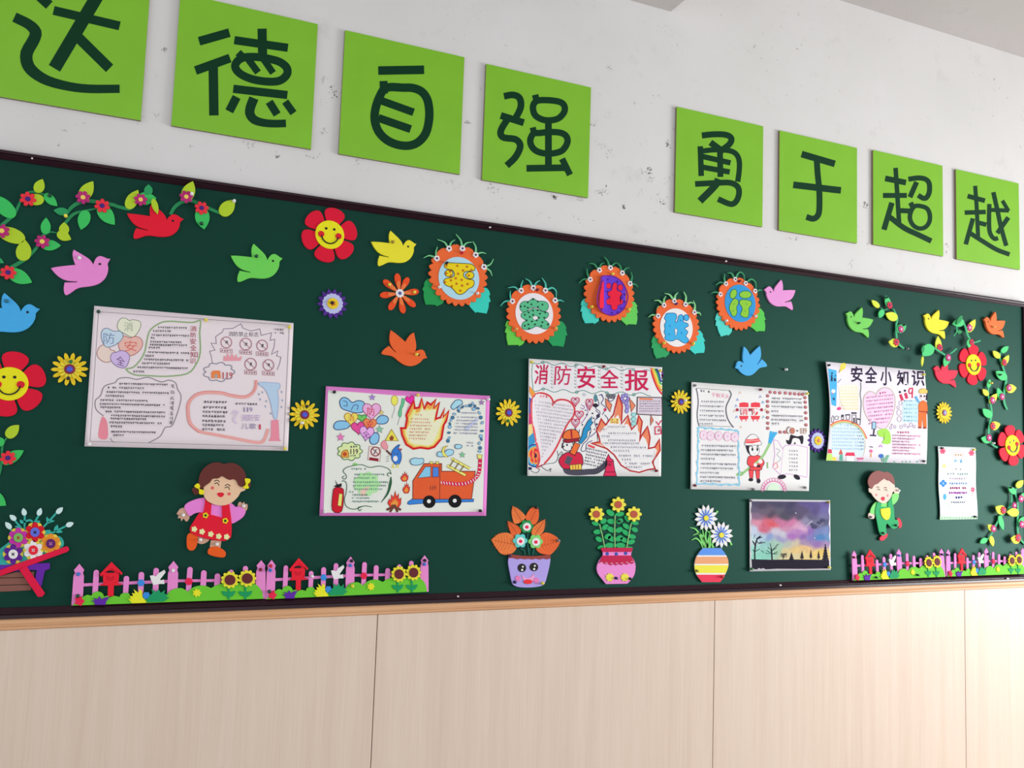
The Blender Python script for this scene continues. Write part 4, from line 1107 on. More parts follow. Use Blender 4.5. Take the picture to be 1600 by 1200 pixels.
ov = P([(285, 545, 1), (345, 558, 1), (345, 618, 1), (437, 618, 1), (440, 552, 1), (490, 478, 1), (500, 560), (520, 610), (530, 700), (540, 798), (582, 808), (592, 890), (550, 927), (500, 930), (428, 855, 1), (410, 900), (417, 1000), (370, 1032), (320, 1002), (290, 880), (268, 760), (258, 680)], .004, .007, M_OVR, 'overalls')
P([(333, 650, 1), (400, 636), (467, 628, 1), (477, 700), (460, 782), (420, 807), (378, 787), (343, 730)], .007, .0095, M_YB, 'bib_pocket', ov)
hd = P([(165, 345), (200, 355), (240, 280), (395, 205), (510, 260), (540, 335), (535, 390), (510, 402), (482, 480), (422, 552), (360, 567), (290, 532), (230, 472), (200, 422), (168, 402)], .007, .010, M_SKB, 'face')
P([(207, 357), (165, 322), (150, 240), (190, 150), (260, 103), (320, 98), (380, 118), (430, 113), (500, 158), (532, 230), (537, 292), (508, 272), (470, 242), (430, 235), (395, 210), (330, 252), (290, 287), (250, 300), (217, 347)], .010, .013, M_HRB, 'hair')
strokes(hd, VBo, B0 + .016, [[(272, 342), (290, 328), (312, 342)], [(280, 375), (302, 360), (325, 382)], [(375, 350), (400, 335), (425, 350)], [(385, 380), (405, 366), (428, 390)]], ink((90, 60, 60), 1.0), 'eyes_and_brows', 9)
for x, y in ((272, 445), (435, 456)): P(ell(x, y, 16, 19, 12), .010, .0106, foam((236, 150, 150), kb), 'cheek', hd, 0)
P([(340, 490), (366, 470), (396, 488), (388, 520), (364, 530), (342, 512)], .010, .011, foam((226, 60, 84), kb), 'mouth', hd)

# ------------------------------------------------------------------ flower pots
VP1 = (750, 780, 60 / 7)
M_OL = [foam((226, 116, 58), .78), foam((244, 96, 46), .78)]
M_VEIN = foam((176, 76, 36), .78)
c = px2w(VP1, [(650, 1180)], B0)[0]
g = empty('flower_pot', c[0], c[1], B0, 'lavender flower pot with a smiling face and orange leaves', 'flower pot', 'foam flower pots along the bottom')
P = piece(g, VP1, B0)
lv = [(0, [(438, 92, 1), (520, 135), (590, 200), (612, 245), (550, 310), (470, 330), (445, 290), (425, 190)], (438, 92), (560, 300)), (1, [(775, 100, 1), (790, 200), (775, 290), (720, 345), (640, 300), (610, 245), (650, 160), (700, 112)], (775, 100), (670, 300)),
      (1, [(370, 290, 1), (430, 320), (540, 380), (545, 450), (455, 507), (400, 420)], (370, 290), (500, 460)), (0, [(875, 268, 1), (866, 370), (850, 430), (800, 490), (720, 495), (690, 455), (710, 380), (780, 320)], (875, 268), (740, 470)),
      (0, [(150, 545, 1), (240, 470), (330, 448), (400, 460), (455, 505), (492, 640), (440, 720), (360, 747), (280, 730), (220, 660)], (150, 545), (480, 610)), (1, [(1078, 560, 1), (1020, 500), (930, 455), (850, 455), (760, 560), (748, 660), (800, 720), (880, 742), (950, 740), (1040, 640)], (1078, 560), (770, 640))]
for ci, pts, tip, bs in lv:
    lf = P(pts, 0, .003, M_OL[ci], 'leaf')
    m = PX(VP1, B0 + .003)
    ax, ay = bs[0] - tip[0], bs[1] - tip[1]; L = math.hypot(ax, ay); ux, uy = ax / L, ay / L
    m.line([tip, bs], 7, M_VEIN, 0, .0002)
    for t in (.2, .32, .44, .56, .68, .8):
        hw = L * .36 * math.sin(math.pi * min(1, t * .95)) ** .8 * (1.0 if L > 250 else .8)
        for s in (-1, 1):
            a = (tip[0] + ax * t, tip[1] + ay * t)
            m.line([a, (a[0] - uy * s * hw - ux * hw * .35, a[1] + ux * s * hw - uy * hw * .35)], 4, M_VEIN, 0, .0002)
    m.build('leaf_vein', lf)
for s in ([(540, 660), (590, 690), (605, 745)], [(640, 470), (640, 600), (660, 745)], [(730, 660), (715, 700), (705, 745)]):
    m = PX(VP1, B0); m.line(s, 16, foam((16, 90, 80), .78), .003, 0, 4); m.build('flower_stem', g)
for x, y, r, rgb in ((625, 365, 92, (30, 140, 74)), (540, 557, 98, (92, 196, 190)), (746, 567, 98, (120, 200, 110))):
    h = P(lobed(x, y, r, 6, .22), .0035, .0065, foam(rgb, .8), 'flower_head', None, 0); P(lobed(x + 5, y + 6, 57, 12, .12), .0065, .0085, M_WHT, 'inner_petals', h, 0); P(ell(x + 6, y + 8, 23, n=12), .0085, .0098, M_FR, 'flower_centre', h, 0)
bd_ = P([(388, 780, 1), (943, 780, 1), (940, 850), (912, 980), (872, 1120), (820, 1162), (700, 1182), (560, 1182), (470, 1162), (430, 1120), (400, 980), (378, 850)], .003, .007, foam((164, 150, 216), .78), 'pot_body')
P([(378, 733, 1), (560, 757), (750, 760), (942, 742, 1), (946, 790, 1), (900, 806), (850, 795), (800, 808), (750, 797), (700, 808), (650, 798), (600, 806), (550, 796), (500, 804), (450, 790), (392, 790, 1)], .007, .009, foam((140, 62, 58), .78), 'pot_rim', bd_, 3)
for x, y in ((563, 921), (724, 909)):
    e = P(ell(x, y, 57, n=22), .007, .0085, BLACK, 'eye', bd_, 0); 
    m = PX(VP1, B0 + .0087); m.dot(x + 11, y - 17, 13, M_WHT); m.dot(x + 2, y + 27, 15, M_WHT); 
    o = m.build('eye_glint', bd_)
for x, y in ((510, 1062), (757, 1090)): P(ell(x, y, 38, n=16), .007, .009, foam((214, 120, 176), .78), 'cheek', bd_, 0)
P([(556, 1010, 1), (640, 1062), (728, 998, 1), (728, 1060), (690, 1120), (620, 1130), (585, 1090)], .007, .0085, foam((232, 150, 196), .78), 'mouth', bd_); P(ell(645, 1106, 60, 32, 18), .0085, .0098, foam((222, 50, 56), .78), 'lips', bd_, 0)

VP2 = (900, 770, 8)
M_PG = foam((34, 164, 94), .82)
c = px2w(VP2, [(510, 1140)], B0)[0]
g = empty('flower_pot', c[0], c[1], B0, 'pink and crimson flower pot with three yellow flowers', 'flower pot', 'foam flower pots along the bottom')
P = piece(g, VP2, B0)
for s in ([(295, 390), (330, 530), (362, 690)], [(492, 280), (485, 480), (490, 690)], [(692, 380), (665, 520), (635, 690)]):
    m = PX(VP2, B0 + .0045); m.line(s, 11, foam((140, 190, 120), .82), .002, 0, 4); m.build('flower_stem', g)
for x, y, a, b, r in [(245, 385, 48, 27, .3), (345, 355, 42, 32, -.6), (270, 488, 52, 31, -.1), (366, 430, 46, 32, -.7), (288, 582, 46, 31, .5), (400, 547, 46, 36, -.6), (430, 250, 56, 36, .6), (550, 267, 58, 29, -.1), (440, 358, 52, 34, .1), (545, 355, 46, 32, -.4), (438, 460, 56, 33, .5), (540, 464, 50, 33, -.4), (445, 575, 52, 34, .5), (540, 570, 52, 34, -.5), (640, 325, 48, 26, 1.0), (737, 376, 48, 27, .2), (630, 420, 54, 29, .6), (735, 462, 42, 30, .4),
                     (622, 500, 54, 29, .7), (702, 548, 48, 30, .2), (602, 590, 54, 31, .5), (690, 616, 50, 29, -.3), (322, 682, 52, 26, -.2), (425, 658, 62, 34, 0), (556, 658, 62, 34, 0), (650, 690, 60, 20, 0)]:
    P(ell(x, y, a, b, 16, r), 0, .004, M_PG, 'leaf', None, 0)
for x, y in ((258, 268), (531, 148), (727, 268)):
    h = P(lobed(x, y, 98, 8, .32, 64), .006, .009, foam((244, 216, 70), .84), 'flower_head', None, 0); P(ell(x, y, 46, n=18), .009, .011, foam((176, 84, 62), .84), 'flower_centre', h, 0)
b_ = P([(320, 690, 1), (705, 690, 1), (700, 730), (690, 785), (735, 860), (746, 930), (732, 1020), (692, 1085), (642, 1137, 1), (375, 1142, 1), (330, 1085), (275, 1010), (261, 930), (290, 850), (335, 785), (335, 735)], .003, .007, foam((244, 138, 204), .84), 'pot_body')
M_CRM = foam((186, 24, 72), .84)
P([(310, 705), (325, 688), (706, 688), (709, 712), (692, 740), (330, 740)], .007, .0095, M_CRM, 'pot_rim', b_, 0)
P([(335, 785, 1), (690, 785, 1), (732, 868, 1), (700, 890), (668, 875), (635, 900), (600, 885), (570, 905), (535, 890), (500, 908), (470, 890), (435, 908), (402, 885), (368, 893), (335, 872), (290, 882, 1)], .007, .009, M_CRM, 'scalloped_band', b_)
for x, y in ((392, 762), (505, 765), (622, 757)): P(ell(x, y, 22, n=12), .007, .008, foam((56, 80, 170), .84), 'blue_dot', b_, 0)
m = PX(VP2, B0 + .009)
for i, x in enumerate((318, 380, 446, 510, 575, 640, 702)):
    y = 860 + (12, 16, 20, 20, 18, 10, 0)[i]
    m.dot(x - 8, y, 6, foam((240, 180, 210), .84), 0, .0003); m.dot(x + 8, y, 6, foam((240, 180, 210), .84), 0, .0003)
m.build('pink_dots', b_)
for x, y in ((424, 1058), (612, 1058)):
    P([(x + 58 * (1 if i % 2 else .72) * math.cos(i * math.pi / 8 + (0.12 if i % 2 else 0)), y + 58 * (1 if i % 2 else .72) * math.sin(i * math.pi / 8 + (0.12 if i % 2 else 0))) for i in range(16)], .007, .0095, foam((248, 218, 80), .84), 'pinwheel_flower', b_, 0)

VP3 = (1060, 780, 943 / 110)
k3 = .9
c = px2w(VP3, [(440, 1112)], B0)[0]
g = empty('flower_vase', c[0], c[1], B0, 'round striped vase with two white and blue daisies', 'vase')
P = piece(g, VP3, B0)
for s in ([(155, 380), (235, 405), (300, 510), (345, 650)], [(195, 482), (280, 462), (345, 530), (385, 650)], [(175, 548), (240, 525), (300, 580), (335, 650)], [(322, 380), (345, 540), (360, 650)], [(385, 380), (365, 500), (395, 650)], [(430, 420), (400, 560), (385, 650)], [(505, 560), (455, 600), (470, 650)], [(385, 420), (430, 480), (420, 650)], [(640, 540), (690, 570), (715, 615)], [(480, 210), (505, 190), (528, 158)]):
    m = PX(VP3, B0); m.line(s, [6] + [20] * (len(s) - 2) + [26], foam((128, 214, 116), k3), .003, 0, 4); m.build('grass_blade', g)
for j, (x, y) in enumerate(((372, 250), (578, 478))):
    h = P(ell(x, y, 60, n=16), .004, .006, foam((232, 236, 246), k3), 'flower_head', None, 0)
    for i in range(13):
        a = 2 * math.pi * i / 13 + .1
        P([(x + r * math.cos(a) - w * math.sin(a), y + 1.14 * (r * math.sin(a) + w * math.cos(a))) for r, w in ((40, -10), (95, -24), (125, -20), (158, 0), (125, 20), (95, 24), (40, 10))], .004, .0065, foam((236, 240, 250), k3), 'petal', h, 0)
        a += math.pi / 13
        P([(x + r * math.cos(a) - w * math.sin(a), y + 1.14 * (r * math.sin(a) + w * math.cos(a))) for r, w in ((25, -6), (80, -8), (105, 0), (80, 8), (25, 6))], .0068, .0085, foam((88, 136, 226), k3), 'blue_petal', h, 0)
    P(ell(x + 4, y + 4, 33, 36, 16), .009, .0115, foam((246, 220, 70), k3), 'flower_centre', h, 0)
vo = sm([(330, 655, 1), (570, 655, 1), (622, 720), (660, 790), (673, 860), (662, 930), (612, 1040), (560, 1112, 1), (320, 1112, 1), (260, 1040), (225, 960), (217, 870), (240, 780), (290, 700)], 4)
P(vo, .003, .006, foam((248, 232, 226), k3), 'vase_body', None, 0)
def clipy(pts, y0, y1):
    def cut(Q, y, keep):
        out = []
        for a, b in zip(Q, Q[1:] + Q[:1]):
            ia, ib = keep(a[1], y), keep(b[1], y)
            if ia: out.append(a)
            if ia != ib:
                t = (y - a[1]) / (b[1] - a[1]); out.append((a[0] + t * (b[0] - a[0]), y))
        return out
    return cut(cut([p[:2] for p in pts], y0, lambda v, y: v >= y), y1, lambda v, y: v <= y)
for y0, y1, rgb in ((656, 750, (92, 148, 232)), (772, 865, (252, 164, 118)), (886, 988, (252, 226, 72)), (1012, 1111, (242, 56, 88))):
    P(clipy(vo, y0, y1), .006, .0078, foam(rgb, k3), 'stripe', None, 0)

# ------------------------------------------------------------------ wheelbarrow of flowers
VW = (0, 770, 20 / 3)
kw = .74
c = px2w(VW, [(200, 1085)], B0)[0]
g = empty('flower_barrow', c[0], c[1], B0, 'red and purple wheelbarrow heaped with button flowers, cut off at left', 'wheelbarrow')
P = piece(g, VW, B0)
M_TEAL = foam((48, 158, 148), kw); M_BUD = foam((188, 214, 216), kw)
for s in ([(120, 395), (95, 365)], [(225, 370), (190, 330), (155, 290)], [(255, 390), (257, 230)], [(340, 330), (370, 290), (402, 238)], [(440, 370), (520, 285), (592, 205)], [(540, 420), (610, 385), (695, 342)], [(230, 310), (310, 285), (350, 310), (415, 300)]):
    m = PX(VW, B0); m.line(s, 20, M_TEAL, .003, 0, 3); m.build('stem', g)
for a, b, w_ in (((510, 320), (485, 250), 34), ((500, 300), (570, 293), 26), ((575, 405), (598, 333), 44), ((570, 400), (655, 408), 34), ((235, 320), (208, 280), 34), ((215, 365), (150, 350), 26), ((360, 305), (420, 298), 26)):
    P(leaf_pts(a, b, w_), .001, .0045, M_TEAL, 'stem_leaf', None, 2)
for a, b in (((115, 375), (53, 305)), ((165, 285), (98, 232)), ((258, 238), (240, 160)), ((398, 238), (426, 158)), ((588, 215), (655, 152)), ((688, 345), (768, 314))):
    P(leaf_pts(a, b, 54), .003, .0065, M_BUD, 'bud', None, 2)
P([(-60, 745), (-60, 640), (50, 545), (120, 500), (300, 420), (450, 395), (520, 388), (560, 440), (640, 465), (662, 550), (560, 640), (250, 740)], 0, .003, M_TEAL, 'foliage')
for i, p in enumerate(([(-60, 880), (170, 825), (358, 822), (352, 878), (-60, 886)], [(-60, 892), (350, 884), (335, 952), (-60, 962)], [(-60, 968), (333, 958), (322, 1016), (0, 1032), (-60, 1032)])):
    P(p, 0, .003, foam((122, 80, 70), kw), 'plank', None, 0)
P([(-60, 765), (0, 755), (350, 735), (520, 733), (518, 792), (466, 812), (430, 978), (380, 930), (366, 890), (382, 805), (290, 805), (-60, 840)], .003, .006, foam((92, 32, 150), kw), 'purple_frame', None, 0)
P([(192, 790), (275, 765), (468, 1048), (440, 1082), (395, 1086)], .006, .009, foam((204, 16, 60), kw), 'support_leg', None, 0)
P([(-60, 830), (150, 748), (690, 558), (712, 565), (720, 595), (702, 615), (270, 772), (0, 868), (-60, 888)], .006, .009, foam((204, 16, 60), kw), 'handle', None, 0)
for x, y, pc, bc, xc in ((190, 468, (178, 44, 150), (110, 170, 84), (176, 40, 40)), (364, 412, (196, 14, 36), (88, 100, 200), (30, 30, 60)), (136, 640, (84, 24, 130), (224, 216, 232), (20, 16, 30)), (346, 598, (226, 226, 228), (212, 30, 50), (240, 200, 210)), (528, 530, (246, 132, 38), (84, 26, 96), (190, 120, 170))):
    h = P(lobed(x, y, 108, 6, .25, 60), .003, .0055, foam((242, 196, 70), kw), 'flower_head', None, 0)
    for i in range(6):
        a = math.pi / 6 + i * math.pi / 3
        P(ell(x + 64 * math.cos(a), y + 64 * math.sin(a), 42, 33, 14, a), .0055, .0085, foam(pc, kw), 'petal', h, 0)
    P(ell(x, y, 49, n=22), .009, .0115, foam(bc, kw), 'button', h, 0)
    m = PX(VW, B0 + .0115); m.line([(x - 14, y - 14), (x + 14, y + 14)], 9, foam(xc, kw), 0, .0003); m.line([(x + 14, y - 14), (x - 14, y + 14)], 9, foam(xc, kw), 0, .0003); m.build('button_thread', h)

# ------------------------------------------------------------------ hand-drawn posters
GLY = {}
def glyph(ch, bold=0.0):
    key = (ch, bold)
    if key not in GLY:
        c = bpy.data.curves.new('glyph', 'FONT'); c.body = ch; c.resolution_u = 2; c.offset = bold
        o = bpy.data.objects.new('glyph', c); COL.objects.link(o)
        bpy.context.view_layer.update()
        dg = bpy.context.evaluated_depsgraph_get()
        me = o.evaluated_get(dg).to_mesh()
        vs = [(v.co.x, v.co.y) for v in me.vertices]; fs = [tuple(p.vertices) for p in me.polygons]
        o.evaluated_get(dg).to_mesh_clear()
        bpy.data.objects.remove(o); bpy.data.curves.remove(c)
        x0, x1 = min(v[0] for v in vs), max(v[0] for v in vs); y0, y1 = min(v[1] for v in vs), max(v[1] for v in vs)
        GLY[key] = ([((x - x0) / (x1 - x0 or 1), 1 - (y - y0) / (y1 - y0 or 1)) for x, y in vs], fs)
    return GLY[key]

class Ink(PX):
    def cut(self, name):
        """what was drawn so far becomes a part; the next one is called name"""
        self.build(self.name, self.root)
        self.name = name
        self.v, self.f, self.mi, self.mats = [], [], [], []
    def text(self, s, x0, y0, x1, y1, mt, slope=0.0, bold=0.0, gap=.12, shear=0.0):
        """characters filling the box one after another"""
        n = len(s); cw = (x1 - x0) / (n + (n - 1) * gap)
        mi = self.m(mt)
        lf = self.next()
        for i, ch in enumerate(s):
            vs, fs = glyph(ch, bold)
            bx = x0 + i * cw * (1 + gap)
            wd = cw if ch not in '1!' else cw * .35
            b = len(self.v)
            for u, v in vs:
                X = bx + (cw - wd) / 2 + u * wd + shear * (.5 - v) * (y1 - y0)
                q = self.W((X, y0 + v * (y1 - y0) + slope * (X - x0)), self.d + lf)
                self.v.append((q[0], -q[2], q[1]))
            for f in fs:
                self.f.append(tuple(b + k for k in f)); self.mi.append(mi)
    def scrib(self, x0, y0, x1, y1, h, mt, wd=None, gap=.82):
        """an illegible line of handwriting from (x0, y0) to (x1, y1)"""
        L = math.hypot(x1 - x0, y1 - y0); n = max(1, int(L / (h * gap)))
        ux, uy = (x1 - x0) / L, (y1 - y0) / L
        wd = (wd or h * .13) * 1.15
        lf = self.next()
        for i in range(n):
            if RND.random() < .03: continue
            cx, cy = x0 + ux * L * (i + .5) / n, y0 + uy * L * (i + .5) / n
            r = h * .40
            q = RND.random
            S = []
            for k in range(RND.choice((2, 2, 3))):
                yy = -r + 2 * r * (k + .3 + .3 * q()) / 3
                S.append(((-r * (.5 + .4 * q()), yy + r * .1), (r * (.4 + .5 * q()), yy - r * .12)))
            for k in range(RND.choice((1, 2))):
                xx = r * (q() * 1.3 - .65)
                S.append(((xx, -r * (.6 + .4 * q())), (xx + r * (q() * .6 - .4), r * (.4 + .6 * q()))))
            if q() < .5: S.append(((r * .1, r * .1), (r * .8, r * .9)))
            for a, b in S:
                self.line([(cx + a[0], cy + a[1]), (cx + b[0], cy + b[1])], wd, mt, 0, lf)
    def block(self, rows, h, mt, wd=None, slope=0.0, rule=None):
        for x0, x1, y in rows:
            self.scrib(x0, y, x1, y + slope * (x1 - x0), h, mt, wd)
            if rule: self.line([(x0 - 5, y + h * .75), (x1 + 5, y + h * .75 + slope * (x1 - x0))], 1.6, rule)
    def shape(self, pts, fill, edge=None, wd=6, n=3):
        P = sm(pts, n) if n else [p[:2] for p in pts]
        if fill: self.poly(P, fill)
        if edge: self.line(P, wd, edge, closed=True)
def heart(cx, cy, w_, h_, rot=0.0):
    out = []
    for i in range(28):
        t = 2 * math.pi * i / 28
        x = 16 * math.sin(t) ** 3 / 32 * w_; y = -(13 * math.cos(t) - 5 * math.cos(2 * t) - 2 * math.cos(3 * t) - math.cos(4 * t)) / 29 * h_
        out.append((cx + x * math.cos(rot) - y * math.sin(rot), cy + x * math.sin(rot) + y * math.cos(rot)))
    return out
def star(cx, cy, r, n=5, k=.45, a0=-math.pi / 2):
    return [(cx + r * (1 if i % 2 == 0 else k) * math.cos(a0 + math.pi * i / n), cy + r * (1 if i % 2 == 0 else k) * math.sin(a0 + math.pi * i / n)) for i in range(2 * n)]
def cloud(cx, cy, rx, ry, n=8, k=.2):
    return [(cx + rx * (1 - k + k * abs(math.cos(n * a / 2))) * math.cos(a), cy + ry * (1 - k + k * abs(math.cos(n * a / 2))) * math.sin(a)) for a in [2 * math.pi * i / 60 for i in range(60)]]
def flame(cx, cy, w_, h_):
    f = [(-.5, .2), (-.38, -.05), (-.28, .08), (-.22, -.3), (-.08, -.1), (.05, -.5), (.15, -.15), (.3, -.35), (.3, 0), (.48, -.1), (.45, .25), (.25, .5), (-.25, .5)]
    return [(cx + x * w_, cy + y * h_) for x, y in f]

def sheet(label, corners, mt, dfn, base, bow=None, nx=56, ny=10, name='poster', cat='poster', group='hand-drawn posters'):
    """a sheet of paper; corners TL, TR, BR, BL in the photo, dfn its distance from the board"""
    (ax, ay), (bx, by), (cx, cy), (dx, dy) = corners
    m = MB(); mi = m.m(mt)
    G = []
    for lay in (0.0004, 0.0):
        for j in range(ny + 1):
            v = j / ny
            for i in range(nx + 1):
                u = i / nx
                px = (ax * (1 - u) + bx * u) * (1 - v) + (dx * (1 - u) + cx * u) * v
                py = (ay * (1 - u) + by * u) * (1 - v) + (dy * (1 - u) + cy * u) * v
                if bow:
                    ex, ey = bow(u, v); px += ex; py += ey
                d = base + lay + (dfn(px, py) if dfn else 0)
                x, z = U(px, py, base + .0004 + (dfn(px, py) if dfn else 0))
                m.v.append((x, -d, z))
    N = (nx + 1) * (ny + 1); W_ = nx + 1
    for j in range(ny):
        for i in range(nx):
            a = j * W_ + i
            m.f.append((a, a + W_, a + W_ + 1, a + 1)); m.f.append((N + a, N + a + 1, N + a + W_ + 1, N + a + W_)); m.mi += [mi, mi]
    rim = [i for i in range(W_)] + [j * W_ + nx for j in range(1, ny + 1)] + [ny * W_ + i for i in range(nx - 1, -1, -1)] + [j * W_ for j in range(ny - 1, 0, -1)]
    for a, b in zip(rim, rim[1:] + rim[:1]):
        m.f.append((a, b, N + b, N + a)); m.mi.append(mi)
    o = U(dx, dy, base)
    root = empty(name, (o[0] + U(cx, cy, base)[0]) / 2, o[1], B0, label, cat, group)
    m.build('paper', root, True)
    return root

PD = B0 + .002
def part(root, name, view, base, dfn, fn):
    m = Ink(view, base + .0005, dfn)
    m.root = root; m.name = name
    fn(m)
    return m.build(m.name, root)

# ---------- poster 1: pencil and pale crayon
k = .70
d1f = lambda x, y: .004 * max(0, (165 - x) / 34) ** 2
R1 = sheet('pale pencil-drawn fire safety poster on the far left', ((147.2, 477.8), (458.7, 504.8), (450, 704.4), (132, 697.4)), ink((208, 198, 202), k, .02), d1f, PD)
A1 = (120, 470, 5)
GY = ink((132, 124, 132), k); DK = ink((84, 79, 90), k); RD = ink((150, 56, 74), k); GN = ink((128, 156, 112), k)
def f(m):
    m.line([(170, 85), (1660, 190), (1615, 1140), (103, 1098)], 4, GY, closed=True)
part(R1, 'drawn_border', A1, PD, d1f, f)
def f(m):
    for pts, c, e in (([(410, 155), (440, 148), (490, 160), (500, 195), (475, 250), (435, 285), (380, 260), (325, 225), (318, 180), (345, 138), (385, 138)], (206, 212, 188), (110, 120, 100)),
                      ([(190, 350), (160, 395), (165, 440), (215, 478), (268, 470), (300, 400), (260, 380), (250, 345)], (234, 190, 180), (150, 90, 90)),
                      ([(415, 290), (460, 278), (500, 295), (515, 335), (490, 390), (420, 430), (350, 400), (325, 345), (340, 290), (375, 275)], (228, 166, 156), (150, 80, 80)),
                      ([(240, 215), (285, 237), (340, 238), (362, 270), (345, 310), (290, 350), (235, 362), (205, 330), (190, 270), (205, 225)], (176, 194, 214), (90, 105, 130)),
                      ([(340, 390), (380, 395), (412, 430), (400, 490), (370, 525), (310, 510), (265, 460), (275, 410), (310, 402)], (186, 166, 206), (110, 90, 130))):
        m.cut('heart_balloon'); m.shape(pts, ink(c, k), ink(e, k), 5)
    m.cut('balloon_lettering')
    m.text('消', 368, 165, 438, 238, ink((150, 160, 140), k)); m.cut('balloon_lettering'); m.text('防', 208, 250, 295, 336, ink((110, 130, 160), k)); m.cut('balloon_lettering'); m.text('安', 372, 312, 470, 396, ink((200, 100, 90), k)); m.cut('balloon_lettering'); m.text('全', 310, 425, 374, 496, ink((100, 70, 110), k), .3)
part(R1, 'heart_balloons', A1, PD, d1f, f)
def f(m):
    m.line([(385, 535), (440, 520), (490, 470), (530, 400), (548, 310), (570, 235), (630, 185), (710, 160), (900, 170), (965, 155), (960, 250), (965, 400), (930, 500), (860, 570), (700, 590), (560, 585), (450, 578)], 11, GN, smooth=3, closed=True)
    m.line([(300, 640), (330, 607), (400, 600), (470, 614), (560, 598), (655, 634), (720, 620), (772, 642), (787, 690), (815, 745), (800, 830), (770, 920), (740, 980), (690, 990), (650, 1060), (560, 1110)], 8, GY, smooth=3)
    m.line([(300, 640), (215, 668), (186, 740), (145, 780), (152, 850), (210, 900)], 8, GY, smooth=3); m.line([(262, 1072), (275, 1095), (300, 1108)], 6, GY, smooth=3)
part(R1, 'speech_bubbles', A1, PD, d1f, f)
def f(m):
    GYL = ink((180, 172, 180), k)
    m.block([(630, 880, 208), (592, 738, 235), (582, 880, 268), (575, 610, 290), (572, 820, 320), (566, 862, 343), (560, 650, 365), (552, 880, 403), (532, 602, 430), (522, 872, 458), (505, 730, 488), (472, 872, 520), (440, 530, 552)], 21, DK, 2.6, .02, GYL)
    m.block([(330, 715, 648), (240, 525, 678), (232, 720, 712), (220, 372, 742), (182, 555, 775), (178, 690, 806), (180, 345, 832), (222, 692, 864), (265, 692, 896), (262, 545, 920), (256, 664, 950), (262, 356, 980), (266, 620, 1022), (282, 370, 1050)], 21, DK, 2.6, .02, GYL)
    m.text('消', 885, 196, 935, 240, RD); m.text('防', 888, 248, 932, 286, RD); m.text('安', 885, 294, 932, 340, RD); m.text('全', 885, 346, 936, 390, RD); m.text('知', 885, 398, 944, 443, RD); m.text('识', 882, 450, 930, 490, RD)
    for i, y in enumerate((668, 718, 762, 803, 840, 880, 922, 952)): m.scrib(726 - i * 2, y, 776 - i * 2, y, 44, GY, 4)
part(R1, 'handwriting', A1, PD, d1f, f)
